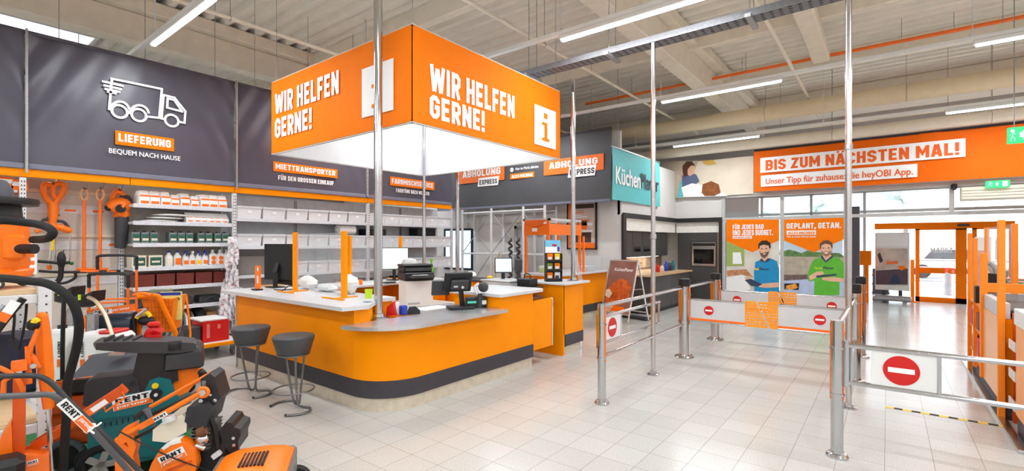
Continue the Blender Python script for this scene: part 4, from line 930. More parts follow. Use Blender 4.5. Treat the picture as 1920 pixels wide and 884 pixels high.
# framed poster
q = Pl('y', 10.3)
t = thing('framed_poster', 'black and orange framed poster on the pale wall behind the pole', 'poster', q.p(1090, 420))
xa, xb, za, zb = q.p(1065, 0).x, q.p(1116, 0).x, q.p(1090, 466).z, q.p(1090, 381).z
obj('poster_sheet', B().box(xa, xb, 10.31, 10.335, za, zb), mat('poster_beige', (206, 188, 176), .6, var=.1, scale=6), t)
obj('poster_frame', B().box(xa - .03, xa, 10.29, 10.35, za - .03, zb + .03).box(xb, xb + .03, 10.29, 10.35, za - .03, zb + .03).box(xa - .03, xb + .03, 10.29, 10.35, za - .03, za).box(xa - .03, xb + .03, 10.29, 10.35, zb, zb + .03), BLACK, t)
W_, H_ = xb - xa, zb - za
def patch(rs, m, nm, tt_, y=10.308):
    b = B()
    for a, c, e, f in rs: b.box(xa + W_ * a, xa + W_ * c, y - .003, y, za + H_ * e, za + H_ * f)
    obj(nm, b, m, tt_)
patch([(.02, .98, .0, .12), (.02, .1, .1, 1), (.1, .6, .78, .80), (.2, .8, .6, .63), (.3, .7, .42, .5)], ORED, 'orange_print', t)
patch([(.12, .95, .88, .97), (.25, .85, .13, .35), (.35, .7, .5, .6)], mat('poster_dark', (74, 56, 50), .7, var=.3, scale=20), 'dark_print', t)
patch([(.15, .5, .72, .74), (.15, .7, .68, .70), (.55, .9, .5, .56), (.2, .9, .36, .40)], WHITE, 'white_print', t)
# white storage frames and tall window left of the pillar
fr = thing('scaffold_rack', 'white tubular rack with crossed braces before the pale back wall', 'rack', (-8.2, 9.9, 0))
b = B()
for x in (-9.3, -8.25, -7.2, -6.55):
    for y in (9.7, 10.2): b.cyl((x, y, 0), (x, y, 2.55), .035, n=10)
obj('rack_post', b, GREYM, fr)
b = B()
for z in (.1, 1.35, 2.45): b.cyl((-9.3, 9.7, z), (-6.55, 9.7, z), .025, n=8).cyl((-9.3, 10.2, z), (-6.55, 10.2, z), .025, n=8)
obj('rack_beam', b, GREYM, fr)
b = B()
for x in (-9.3, -8.25): b.cyl((x, 9.7, 1.35), (x + 1.05, 9.7, 2.45), .012, n=8).cyl((x, 9.7, 2.45), (x + 1.05, 9.7, 1.35), .012, n=8).cyl((x, 9.7, .1), (x + 1.05, 9.7, 1.35), .012, n=8)
b.cyl((-7.2, 9.7, 2.45), (-6.55, 9.7, 1.35), .012, n=8)
obj('rack_brace', b, GALV, fr)
wn = struct('window_2', B().box(-10.6, -9.55, 10.33, 10.345, .9, 2.0), mat('window_daylight', (205, 226, 250), .3, emit=1.0, var=.05), 'bright window beside the end of the bin shelves')
obj('window_frame', B().box(-10.66, -10.6, 10.31, 10.36, .84, 2.06).box(-9.55, -9.49, 10.31, 10.36, .84, 2.06).box(-10.6, -9.55, 10.31, 10.36, 2.0, 2.06).box(-10.6, -9.55, 10.31, 10.36, .84, .9).box(-10.1, -10.04, 10.31, 10.36, .9, 2.0), mat('dark_window_frame', (40, 46, 60), .5), wn)
# cable coils and rods hanging on the rack
for i, x in enumerate((-7.55, -7.3)):
    b = B()
    for k in range(7):
        z = 1.7 - k * .17; b.torus((x, 9.62, z), .07, .018, (.3, 1, .2 * (-1) ** k), 16, 6)
    solo('chain_coil', '%s coil string of dark chain hanging on the white rack' % ('longer' if i else 'shorter'), 'chain', B().tube([(x + .04 * math.sin(k * 2.1), 9.62 + .03 * math.cos(k * 1.7), 1.75 - k * .05) for k in range(26 - i * 4)], .03, 8, 2), mat('chain_dark', (70, 68, 66), .5, .6, var=.5, scale=50))
for i, (x, m) in enumerate(((-8.05, WOOD), (-7.95, GALV), (-7.88, WOOD))):
    solo('broom_handle', '%s leaning by the white rack, %s of three' % ('wooden stick' if m is WOOD else 'grey stick', ORD[i]), 'stick', B().cyl((x, 9.3, 0), (x + .03, 9.64, 1.35 + .05 * i), .014, n=8), m)
# kitchen alcove
KB = mat('kitchen_anthracite', (70, 68, 68), .45, var=.04); KW = mat('kitchen_white', (236, 234, 228), .5); KS = mat('oak_splashback', (150, 118, 94), .5, var=.14, scale=5)
b = B().box(-4.855, -4.80, 10.34, 10.50, 0, 2.30).box(-4.858, -4.80, 10.40, 13.94, 2.22, 2.34).box(-4.87, -3.6, 13.94, 14.0, 2.22, 2.34).box(-3.66, -3.58, 13.92, 14.0, 0, 2.34)
solo('alcove_edging', 'black edging outlining the kitchen alcove', 'frame', b, mat('black_edge', (38, 37, 38), .5))
struct('trim_1', B().box(-5.55, -4.86, 10.5, 10.56, 0, 2.25).box(-5.6, -5.5, 10.5, 14.6, 0, 2.25).box(-5.5, -3.6, 14.55, 14.65, 0, 2.25).box(-5.5, -4.82, 10.5, 14.55, 2.2, 2.24).box(-4.82, -3.6, 14.02, 14.55, 2.2, 2.24), KW, 'white lining of the kitchen alcove')
struct('trim_2', B().box(-4.9, -4.87, 10.52, 13.95, 1.93, 2.22).box(-4.87, -3.66, 14.03, 14.06, 1.93, 2.22), KW, 'white bulkhead above the kitchen cupboards')
for i, y in enumerate((10.6, 11.2, 11.8, 12.4, 13.0)):
    t = thing('wall_cupboard', 'dark grey wall cupboard, %s from the front of the alcove' % ORD[i], 'cupboard', (-5.2, y, 1.3), 0, 'dark wall cupboards')
    obj('carcass', B().box(-5.5, -4.98, y, y + .59, 1.28, 1.92), KB, t); obj('cupboard_door', B().box(-4.98, -4.96, y + .005, y + .585, 1.282, 1.918, .003), KB, t)
    if i in (1, 2): obj('glass_niche', B().box(-4.96, -4.955, y + .08, y + .5, 1.42, 1.55), mat('black_glass', (14, 14, 16), .1), t)
kb = thing('kitchen_counter', 'dark grey kitchen counter with wooden worktop in the alcove', 'counter', (-4.5, 12, 0))
obj('toe_kick', B().box(-5.2, -4.30, 10.6, 13.3, 0, .1), BLACK, kb)
for i in range(4): obj('cupboard_front', B().box(-4.27, -4.25, 10.56 + i * .69, 10.56 + i * .69 + .68, .1, .84, .003), KB, kb)
obj('carcass', B().box(-5.45, -4.27, 10.55, 13.32, .1, .86), KB, kb)
obj('worktop', B().box(-5.5, -4.2, 10.52, 13.4, .86, .90, .004), mat('oak_worktop', (196, 160, 120), .45, var=.12, scale=5), kb)
solo('splashback', 'wooden splashback with bright food picture in the kitchen alcove', 'splashback', B().box(-5.5, -5.48, 10.6, 14.5, .91, 1.27).box(-5.48, -5.475, 11.7, 13.6, .93, 1.27, 0, 1).bar((-5.47, 11.8, 1.24), (-5.47, 13.0, 1.06), .05, .004, 2), [KS, mat('food_picture', (232, 200, 176), .5, var=.4, scale=4), ORED])
ul = thing('cupboard_lamp', 'thin light strip under the dark wall cupboards', 'lamp', (-5.2, 12, 1.27))
obj('strip_housing', B().box(-5.26, -5.18, 10.7, 13.5, 1.268, 1.279), GREYM, ul)
obj('strip_diffuser', B().box(-5.25, -5.19, 10.72, 13.48, 1.262, 1.268), mat('strip_lit', (255, 244, 226), .5, emit=14, var=0), ul)
for i, (y, h, m) in enumerate(((11.9, .2, RED), (12.2, .16, CREAM), (12.5, .24, BLUE), (12.75, .2, DGREY), (13.0, .26, TEALP))):
    solo('kitchen_jar', 'jar on the wooden kitchen worktop, %s from the alcove front' % ORD[i], 'jar', B().lathe((-4.6, y, .901), [(.05, 0), (.055, .01), (.055, h * .7), (.03, h * .85), (.03, h)], 16), m, 'jars on the kitchen worktop')
ov = thing('oven_cabinet', 'tall dark cabinet with a built-in steel oven', 'cabinet', (-4.2, 14.2, 0))
xo0, xo1 = -4.45, -3.72
obj('cabinet_body', B().box(-4.82, xo0, 14.02, 14.5, 0, 1.93).box(xo0, xo1, 14.04, 14.5, 0, 1.93).box(xo0, xo1, 14.02, 14.05, 0, .98, .002).box(xo0, xo1, 14.02, 14.05, 1.68, 1.93, .002), KB, ov)
obj('side_board', B().box(xo1, -3.66, 14.0, 14.5, 0, 1.93), KS, ov)
v = obj('oven', B().box(xo0 + .04, xo1 - .04, 14.0, 14.04, .99, 1.66, .006), STEEL, ov)
obj('oven_glass', B().box(xo0 + .09, xo1 - .09, 13.994, 14.002, 1.05, 1.46, .004), mat('black_glass', (14, 14, 16), .1), v)
obj('oven_handle', B().cyl((xo0 + .1, 13.97, 1.50), (xo1 - .1, 13.97, 1.50), .01, n=10), STEEL, v)
obj('oven_panel', B().box(xo0 + .06, xo1 - .06, 13.994, 14.002, 1.55, 1.63), BLACK, v)
# picture banner above the oven wall
W5 = Pl('y', 13.9); t = thing('picture_banner', 'pale picture banner of a child at a table beside the orange goodbye banner', 'banner', W5.p(1320, 340))
xa = W5.p(1236, 0).x; xb = W5.p(1413, 0).x
obj('banner_cloth', cloth((xa, 13.9, 2.93), X1, Z1, xb - xa, 1.0, lambda s, u: .008 * math.sin(s * 12 + u * 3), 40, 8), mat('picture_cream', (226, 212, 192), .6, var=.08, scale=2), t)
pc = lambda nm, pts, m, d=.02: obj(nm, W5.poly(B(), pts, d), m, t)
pc('printed_wall', [(1238, 372), (1238, 304), (1270, 302), (1310, 302), (1282, 372)], mat('print_taupe', (188, 172, 152), .6))
pc('printed_chair', [(1276, 340), (1283, 338), (1282, 370), (1270, 371)], TEAL, .022)
pc('printed_dress', [(1279, 330), (1290, 322), (1306, 328), (1312, 340), (1298, 352), (1280, 368)], mat('print_denim', (88, 100, 130), .7), .024)
pc('printed_face', [(1288, 312), (1296, 308), (1303, 314), (1302, 326), (1294, 331), (1288, 326)], mat('print_skin', (226, 178, 150), .7), .026)
pc('printed_hair', [(1281, 326), (1280, 312), (1288, 303), (1298, 303), (1304, 311), (1296, 311), (1290, 318), (1290, 330), (1284, 332)], mat('print_hair', (84, 50, 34), .8), .028)
pc('printed_table', [(1278, 352), (1298, 344), (1340, 352), (1366, 368), (1282, 370)], WHITE, .025)
pc('printed_bread', [(1316, 362), (1318, 346), (1334, 340), (1348, 346), (1352, 362), (1340, 368), (1322, 368)], mat('print_bread', (142, 84, 44), .8, var=.3, scale=12), .029)
pc('printed_lamp', [(1318, 302), (1336, 300), (1344, 308), (1330, 310), (1320, 308)], mat('print_gold', (214, 172, 80), .7), .024)
pc('printed_flowers', [(1258, 362), (1252, 352), (1258, 344), (1266, 352), (1262, 364)], mat('print_green', (140, 158, 110), .7, var=.3), .024)
# inner entrance partition with posters
FRM = mat('grey_window_frame', (190, 188, 186), .45)
b = B()
for x in (-3.56, -2.14, -.80): b.box(x - .04, x + .04, 13.96, 14.04, 0, 2.95)
b.box(-3.56, 2.9, 13.95, 14.05, 2.24, 2.32).box(-3.56, XR - .01, 13.95, 14.05, 2.86, 2.96).box(-3.56, -.8, 13.96, 14.04, 0, .22)
for x in (1.08, 3.0, 4.9): b.box(x - .04, x + .04, 13.96, 14.04, 2.3, 2.9)
b.box(2.9, XR - .01, 13.95, 14.05, 2.24, 2.32).box(4.2, 4.3, 13.95, 14.05, 0, 2.3)
wn = struct('window_3', b, FRM, 'grey framed inner entrance partition')
b = B()
for x0_, x1_, z0_, z1_ in ((-3.52, -2.18, 2.32, 2.86), (-2.10, -.84, 2.32, 2.86), (-.76, 1.04, 2.32, 2.86)): b.box(x0_, x1_, 13.995, 14.005, z0_, z1_)
obj('pane', b, PANE, wn)
struct('pillar', B().box(-.76, -.53, 13.98, 14.3, 0, 2.5), ANTH, 'dark column beside the entrance opening')
W6 = Pl('y', 13.94)
def poster(px0, px1, label):
    t = thing('window_poster', label, 'poster', W6.p((px0 + px1) / 2, 480)); a, c = W6.p(px0, 0).x, W6.p(px1, 0).x
    obj('poster_sheet', B().box(a, c, 13.94, 13.955, .24, 2.235), mat('poster_sky', (196, 214, 228), .5, var=.1, scale=2), t)
    return t
K = .2715
def mk(t, sx, sy, w2, W):
    def f(nm, pts, m, d, ex=.0): return obj(nm, W.poly(B(), [(sx + x * w2, sy + y * w2) for x, y in pts], d), m, t)
    return f
SKIN = mat('print_skin', (226, 178, 150), .7); HAIR = mat('print_dark_hair', (52, 36, 28), .8); NAVY = mat('print_navy', (56, 66, 92), .7)
# poster one (coordinates of a 1105-wide crop, 0.2715 px each)
p1 = poster(1362, 1461, 'orange window poster of a person in a blue polo shirt')
f = mk(p1, 1340, 380, K, W6)
f('printed_room', [(80, 270), (444, 270), (444, 628), (80, 628)], mat('print_room', (214, 208, 198), .7, var=.12, scale=3), .003)
f('printed_wall', [(80, 270), (205, 320), (205, 440), (80, 440)], mat('print_sage', (158, 176, 96), .7), .005)
f('printed_window', [(125, 345), (180, 345), (190, 425), (125, 425)], WHITE, .007)
f('printed_kitchen', [(80, 520), (200, 495), (250, 600), (150, 628), (80, 628)], WHITE, .006)
f('printed_food', [(85, 470), (220, 462), (270, 520), (190, 500), (85, 510)], mat('print_food', (196, 136, 96), .7, var=.4, scale=20), .007)
f('orange_pennant', [(80, 118), (444, 118), (444, 262), (262, 345), (80, 268)], ORANGE2, .006)
f('printed_shirt', [(282, 410), (325, 395), (385, 385), (430, 405), (446, 470), (446, 620), (275, 625), (272, 480)], mat('print_blue_shirt', (28, 140, 192), .7, var=.06), .010)
f('printed_arm', [(300, 565), (380, 556), (440, 552), (446, 585), (360, 590), (308, 585)], SKIN, .012)
f('printed_hand', [(205, 520), (235, 515), (262, 535), (230, 545)], SKIN, .013)
f('printed_board', [(208, 535), (250, 528), (330, 565), (300, 580), (255, 578)], NAVY, .014)
f('printed_neck', [(325, 375), (365, 375), (372, 398), (345, 410), (322, 398)], SKIN, .011)
f('printed_face', [(308, 295), (340, 282), (378, 295), (380, 335), (365, 368), (342, 384), (322, 370), (308, 335)], SKIN, .013)
f('printed_beard', [(309, 335), (322, 350), (345, 346), (372, 340), (378, 340), (365, 370), (342, 387), (320, 371)], mat('print_stubble', (120, 84, 66), .8), .014)
f('printed_mouth', [(333, 353), (354, 351), (348, 358), (338, 358)], WHITE, .0155)
f('printed_hair', [(302, 315), (303, 285), (325, 265), (360, 262), (386, 280), (388, 315), (378, 318), (374, 298), (340, 292), (312, 300), (310, 320)], HAIR, .015)
f('printed_eyes', [(320, 318), (332, 317), (332, 322), (320, 323)], HAIR, .015); f('printed_eyes', [(350, 316), (364, 315), (364, 320), (350, 321)], HAIR, .015)
f('printed_collar', [(310, 400), (325, 385), (345, 408), (370, 385), (385, 388), (372, 410), (330, 412)], NAVY, .015)
b = B(); W6.text(b, 'FÜR JEDES BAD', 1374, 1432, 420, 431, .012); W6.text(b, 'UND JEDES BUDGET.', 1374, 1449, 432, 442, .012); obj('lettering', b, WHITE, p1)
g = obj('white_tag', W6.rect(B(), 1374, 1410, 443, 448, .012), WHITE, p1); obj('lettering', W6.text(B(), 'KÜCHENPLANER', 1376, 1408, 444, 447, .015, bold=.01), ORANGE2, g)
b = B(); W6.text(b, 'Bad', 1415, 1423, 502, 507, .014); obj('lettering', b, YELLOW, p1); obj('lettering', W6.text(B(), 'Planer', 1424, 1443, 502, 507, .014), NAVY, p1)
p2 = poster(1470, 1580, 'orange window poster of a person in a green shirt holding a tablet')
f = mk(p2, 1340, 380, K, W6)
f('printed_garden', [(478, 335), (520, 325), (600, 350), (640, 332), (720, 345), (860, 350), (890, 370), (890, 420), (478, 420)], mat('print_tree', (96, 128, 74), .8, var=.4, scale=12), .004)
f('printed_wall', [(478, 372), (890, 380), (890, 520), (478, 500)], mat('print_stone', (176, 164, 148), .8, var=.15, scale=8), .005)
f('printed_terrace', [(478, 500), (890, 515), (890, 640), (478, 625)], mat('print_terrace', (178, 192, 222), .7, var=.08), .006)
f('printed_table', [(478, 500), (640, 498), (655, 530), (478, 540)], mat('print_table', (110, 92, 86), .7, var=.4, scale=14), .007)
f('printed_grill', [(480, 560), (585, 558), (580, 606), (480, 600)], BLACK, .008); f('printed_fire', [(495, 575), (560, 560), (575, 590), (530, 604), (490, 598)], mat('print_fire', (226, 150, 60), .7, var=.3, scale=20), .009)
f('orange_pennant', [(478, 118), (890, 105), (890, 255), (684, 345), (478, 262)], ORANGE2, .007)
f('printed_shirt', [(690, 392), (740, 378), (805, 372), (860, 385), (892, 420), (892, 525), (862, 520), (862, 640), (686, 640), (690, 540), (650, 545), (640, 500), (668, 420)], mat('print_green_shirt', (92, 178, 52), .7, var=.08), .010)
f('printed_arm', [(650, 510), (700, 480), (745, 474), (755, 492), (700, 520), (660, 538)], SKIN, .012)
f('printed_arm', [(740, 520), (820, 515), (892, 525), (892, 550), (800, 545), (745, 535)], SKIN, .012)
f('printed_tablet', [(700, 505), (838, 492), (845, 504), (705, 520)], NAVY, .014)
f('printed_neck', [(745, 360), (800, 358), (815, 378), (768, 408), (740, 380)], SKIN, .0115)
f('printed_face', [(733, 295), (765, 280), (806, 292), (810, 335), (795, 362), (770, 374), (748, 362), (734, 335)], SKIN, .013)
f('printed_beard', [(735, 330), (750, 342), (770, 336), (795, 340), (809, 332), (796, 363), (770, 377), (747, 363)], mat('print_brown_stubble', (166, 118, 90), .8), .014)
f('printed_mouth', [(757, 344), (784, 344), (778, 353), (763, 353)], WHITE, .0155)
f('printed_hair', [(727, 320), (726, 285), (750, 264), (785, 260), (812, 278), (815, 315), (806, 312), (800, 292), (765, 285), (738, 296), (735, 322)], mat('print_brown_hair', (110, 76, 52), .8), .015)
f('printed_eyes', [(746, 313), (758, 312), (758, 317), (746, 318)], HAIR, .015); f('printed_eyes', [(780, 312), (794, 311), (794, 316), (780, 317)], HAIR, .015)
f('printed_collar', [(734, 380), (744, 366), (768, 402), (812, 366), (820, 376), (770, 414), (764, 412)], NAVY, .0155)
b = B(); W6.text(b, 'GEPLANT, GETAN.', 1475, 1577, 419, 431, .012); obj('lettering', b, WHITE, p2)
g = obj('white_tag', W6.rect(B(), 1475, 1530, 433, 441, .012), WHITE, p2); obj('lettering', W6.text(B(), 'ALLES MACHBAR', 1478, 1528, 435, 440, .015), ORANGE2, g)
obj('lettering', W6.text(B(), 'Wie es deinen Garten macht', 1475, 1530, 442.5, 446, .012, bold=.01), WHITE, p2)
b = B(); W6.text(b, 'Garten', 1527, 1542, 500, 505, .014); obj('lettering', b, LIME, p2); obj('lettering', W6.text(B(), 'Planer', 1544, 1564, 500, 505, .014), NAVY, p2)
# air curtain boxes and exit signs
for i, (a, c) in enumerate(((1.2, 2.95), (3.15, 4.9))):
    t = thing('air_curtain', 'beige louvred air curtain box over the entrance, ' + ('nearer the dark column' if i == 0 else 'behind the exit sign'), 'air curtain', (a, 13.7, 2.6))
    obj('curtain_box', B().box(a, c, 13.7, 13.94, 2.52, 2.80, .01), mat('beige_box', (214, 204, 188), .5), t)
    bb = B()
    for k_ in range(4): bb.box(a + .02, c - .02, 13.685, 13.7, 2.55 + k_ * .06, 2.585 + k_ * .06)
    obj('louvre', bb, CONC, t)
EX = mat('exit_green', (40, 190, 110), .4, emit=.9, var=.02)
def exitsign(px0, px1, py0, py1, Y, label, wires):
    W = Pl('y', Y); a, c = W.p(px0, 0).x, W.p(px1, 0).x; z1_ = W.p(px0, py0).z; z0_ = W.p(px0, py1).z
    t = thing('exit_sign', label, 'exit sign', (a, Y, z0_))
    obj('sign_body', B().box(a, c, Y, Y + .06, z0_, z1_, .006), EX, t)
    h = z1_ - z0_; w_ = c - a; b = B()
    b.ext([(.0, .35), (.12, .35), (.12, .2), (.24, .5), (.12, .8), (.12, .65), (0, .65)], (a + w_ * .42, Y - .003, z0_), X1 * h * 1.2, Z1 * h, (0, -.002, 0))
    b.box(a + w_ * .70, a + w_ * .9, Y - .004, Y - .001, z0_ + h * .15, z0_ + h * .85)
    b.cyl((a + w_ * .18, Y - .004, z0_ + h * .78), (a + w_ * .18, Y - .001, z0_ + h * .78), h * .09, n=12)
    for p_, q_ in (((.2, .68), (.16, .42)), ((.16, .42), (.26, .3)), ((.26, .3), (.24, .12)), ((.16, .42), (.1, .14)), ((.2, .62), (.3, .55)), ((.19, .64), (.08, .5))):
        b.bar((a + w_ * p_[0], Y - .003, z0_ + h * p_[1]), (a + w_ * q_[0], Y - .003, z0_ + h * q_[1]), h * .09, .002)
    obj('pictogram', b, mat('sign_white_lit', (250, 255, 250), .4, emit=1), t)
    if wires: obj('hanging_wire', B().cyl((a + .08, Y + .03, z1_), (a + .08, Y + .03, ZC), .008, n=6).cyl((c - .08, Y + .03, z1_), (c - .08, Y + .03, ZC), .008, n=6), GALV, t)
exitsign(1889, 1945, 240, 270, 11.0, 'green exit sign hanging at the right picture edge', True)
exitsign(1848, 1894, 340, 353, 13.62, 'small green exit sign on the air curtain below the orange banner', False)
solo('camera_dome', 'small dark sensor at the top of the entrance partition', 'sensor', B().box(1.06, 1.16, 13.86, 13.95, 2.78, 2.90, .02).sph((1.11, 13.85, 2.8), .04, 10), BLACK)
# outer glass facade with orange sliding door
W7 = Pl('y', 17.7)
b = B(); 
for x in (-3.3, -1.9, -.55, 3.0, 5.0, XR - .1): b.box(x - .035, x + .035, 17.7, 17.78, 0, 3.2)
b.box(-3.4, XR, 17.7, 17.78, 2.52, 2.60).box(-3.4, XR, 17.7, 17.78, 3.12, 3.2).box(-3.4, -.6, 17.7, 17.78, 0, .08)
of = struct('window_4', b, FRM, 'outer glass facade of the entrance')
obj('pane', B().box(-3.3, -.55, 17.735, 17.745, .08, 3.12).box(-.55, 3.0, 17.735, 17.745, 2.55, 3.12).box(3.0, XR - .1, 17.735, 17.745, 0, 3.12).box(-.55, .42, 17.735, 17.745, 0, 2.52), PANE, of)
d2 = struct('door_2', B().box(W7.p(1640, 0).x, W7.p(1902, 0).x, 17.58, 17.7, W7.p(1700, 430).z, W7.p(1700, 420).z + .02, .01), ORANGE2, 'orange framed automatic sliding door')
zt = W7.p(1720, 428).z
def dleaf(px0, px1, nm, ml=.09, mr=.09):
    a, c = W7.p(px0, 0).x, W7.p(px1, 0).x
    l = obj(nm, B().box(a, a + ml, 17.6, 17.66, 0, zt).box(c - mr, c, 17.6, 17.66, 0, zt).box(a, c, 17.6, 17.66, 0, .14).box(a, c, 17.6, 17.66, zt - .06, zt), ORANGE2, d2)
    obj('pane', B().box(a + ml, c - mr, 17.625, 17.635, .14, zt - .06), PANE, l)
    return l, a, c
l, a, c = dleaf(1716, 1812, 'door_leaf', .09, .22)
obj('orange_bar', B().box(a + .05, a + .62, 17.61, 17.64, .80, .95), ORANGE2, l)
obj('lettering', B().text('OBI', (a + .68, 17.6, .80), X1, Z1, .55, .13, .004, 0, .04), ORANGE2, l)
obj('lettering', W7.text(B(), 'MARKT', 1744, 1786, 464, 474, .11), WHITE, l)
dleaf(1822, 1900, 'door_leaf')
solo('door_sensor', 'dark flat sensor over the orange sliding door', 'sensor', B().box(W7.p(1794, 0).x, W7.p(1816, 0).x, 17.5, 17.58, W7.p(1800, 425).z, W7.p(1800, 421).z, .006), DGREY)
b = B().box(W7.p(1709, 0).x - .03, W7.p(1709, 0).x + .05, 17.3, 17.36, 0, W7.p(1709, 487).z, .004).box(W7.p(1709, 0).x - .1, W7.p(1709, 0).x + .14, 17.2, 17.4, 0, .02)
solo('guard_post', 'short orange guard post before the sliding door', 'post', b, ORANGE2)
# roller billboard
W8 = Pl('y', 16.9); t = thing('roller_billboard', 'mobile white billboard on a grey roller base beside the door', 'billboard', W8.p(1672, 560))
a, c = W8.p(1641, 0).x, W8.p(1705, 0).x
obj('base', B().box(a - .05, c + .05, 16.6, 17.1, .06, .2, .04).cyl((a + .1, 16.7, .06), (a + .1, 17.0, .06), .06, n=16).cyl((c - .1, 16.7, .06), (c - .1, 17.0, .06), .06, n=16), GALV, t)
obj('bracket', B().box(a + .15, a + .23, 16.82, 16.88, .2, .34).box(c - .23, c - .15, 16.82, 16.88, .2, .34), DGREY, t)
obj('board_frame', B().box(a, c, 16.8, 16.9, .34, W8.p(1672, 437).z, .01), WHITEP, t)
W8 = Pl('y', 16.795)
obj('white_sheet', W8.rect(B(), 1644, 1702, 437, 462, .003), WHITE, t)
obj('picture', W8.rect(B(), 1642, 1702, 466, 534, .003), mat('billboard_picture', (206, 190, 178), .6, var=.3, scale=3), t)
f = lambda nm, pts, m, d: obj(nm, W8.poly(B(), pts, d), m, t)
f('printed_ground', [(1642, 508), (1702, 504), (1702, 534), (1642, 534)], mat('print_plum', (92, 74, 84), .7), .006)
f('printed_figure', [(1668, 532), (1674, 516), (1682, 514), (1688, 530), (1688, 534), (1668, 534)], NAVY, .008)
f('printed_orange', [(1682, 500), (1694, 498), (1700, 504), (1690, 508)], ORANGE2, .009)
f('printed_dark', [(1645, 478), (1650, 474), (1656, 490), (1650, 494)], ANTH, .009)
f('printed_headline', [(1662, 491), (1684, 490), (1684, 495), (1662, 496)], ORED, .010)
solo('crate_stack', 'stack of dark crates behind the mobile billboard', 'crates', B().box(-.35, .02, 17.2, 17.5, 0, .9, .01).box(-.37, .04, 17.18, 17.52, .2, .23).box(-.37, .04, 17.18, 17.52, .45, .48).box(-.37, .04, 17.18, 17.52, .7, .73), mat('slate_plastic', (84, 88, 98), .5))
solo('orange_terminal', 'orange terminal post left of the mobile billboard', 'post', B().box(-.52, -.42, 16.5, 16.6, 0, 1.15, .004).box(-.62, -.36, 16.46, 16.62, 1.02, 1.42, .015), ORANGE2)
# ---- outside
og = struct('ground_outside', B().box(-40, 45, YB + .02, 70, -.12, -.02), mat('pale_paving', (208, 210, 212), .8, var=.06, scale=1))
struct('building_outside', B().box(-30, 40, 58, 60, 0, 7), mat('pale_facade', (206, 216, 226), .8, var=.05, scale=.5), 'pale far building across the car park')
def car(x, y, m, lb):
    t = thing('parked_car', lb, 'car', (x, y, 0))
    obj('body', B().box(x - 2, x + 2, y - .8, y + .8, .3, .85, .15).ring([[Vector((x + a, y + e, .82)) for a, e in ((-1.5, -.75), (1.2, -.75), (1.2, .75), (-1.5, .75))], [Vector((x + a, y + e, 1.4)) for a, e in ((-1.0, -.6), (.6, -.6), (.6, .6), (-1.0, .6))]]), m, t)
    obj('side_window', B().ext([(-1.2, .9), (.95, .9), (.5, 1.32), (-.9, 1.32)], (x, y - .74, 0), X1, Z1, (0, -.02, 0)), DGREY, t)
    for k_ in (-1.25, 1.25): obj('wheel', B().cyl((x + k_, y - .82, .32), (x + k_, y - .6, .32), .32, n=20), BLACKR, t)
car(2.5, 30, WHITEP, 'white parked car outside behind the glass door'); car(8, 33, mat('car_blue', (120, 140, 170), .3), 'blue-grey parked car farther right outside'); car(-6, 34, mat('car_grey', (150, 152, 156), .3), 'grey parked car outside behind the window posters')
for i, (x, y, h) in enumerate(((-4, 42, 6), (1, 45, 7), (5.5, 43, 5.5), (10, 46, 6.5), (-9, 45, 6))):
    t = thing('tree', 'pale green tree outside with painted haze, %s from the left' % ORD[[4, 0, 1, 2, 3].index(i) if False else i], 'tree', (x, y, 0), 0, 'trees outside')
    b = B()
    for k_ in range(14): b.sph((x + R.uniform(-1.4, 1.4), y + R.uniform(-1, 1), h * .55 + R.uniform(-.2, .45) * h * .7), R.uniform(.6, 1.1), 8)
    obj('crown', b, mat('haze_tinted_foliage', (206, 220, 216), .9, var=.25, scale=3, bump=1), t); obj('trunk', B().cyl((x, y, 0), (x, y, h * .6), .16, .1, 8), mat('bark', (120, 104, 92), .9), t)  # outdoor haze and glare are put into the pale foliage colour
cs = thing('cart_shelter', 'long grey trolley rail structure outside behind the glass door', 'shelter', (2.2, 22, 0))
b = B()
for z in (.35, .8, 1.05): b.cyl((.6, 21.5, z), (4.6, 21.5, z), .035, n=8)
obj('shelter_rail', b, GALV, cs)
for x in (.6, 1.9, 3.2, 4.5): obj('shelter_post', B().cyl((x, 21.5, -.02), (x, 21.5, 1.08), .04, n=8), GALV, cs)
solo('bin_outside', 'small red-topped waste bin outside the glass door', 'waste bin', B().cyl((1.5, 20.5, -.02), (1.5, 20.5, .7), .14, n=16).cyl((1.5, 20.5, .7), (1.5, 20.5, .85), .15, n=16, m=1), [GALV, RED])
# ---------------------------------------------------------------- things on the desks
def shield(xa, ya, xb, yb, z, h, label):
    t = thing('counter_shield', label, 'shield', ((xa + xb) / 2, (ya + yb) / 2, z))
    a = Vector((xa, ya, z)); c = Vector((xb, yb, z)); d = (c - a).normalized(); n = Vector((-d.y, d.x, 0))
    for p, e in ((a, 1), (c, -1)):
        obj('shield_post', B().box(p.x - .036, p.x + .036, p.y - .02, p.y + .02, z, z + h, .003), ORANGE, t)
        obj('shield_foot', B().box(p.x - .2 if e < 0 else p.x - .16, p.x + .2, p.y - .16, p.y - .12, z + .0005, z + .012, .002).box(p.x - .03, p.x + .03, p.y - .16, p.y + .16, z, z + .01, .002), ORANGE, t)
    obj('clear_panel', B().bar(a + Z1 * (h * .5 + .02) + d * .036, c + Z1 * (h * .5 + .02) - d * .036, .006, h * .9), CLEARP, t)
shield(-5.89, 3.12, -4.79, 3.10, 1.0305, .745, 'orange posted clear shield standing on the high desk')
shield(-7.33, 4.85, -7.33, 5.95, .966, .80, 'orange posted clear shield on the inner desk')
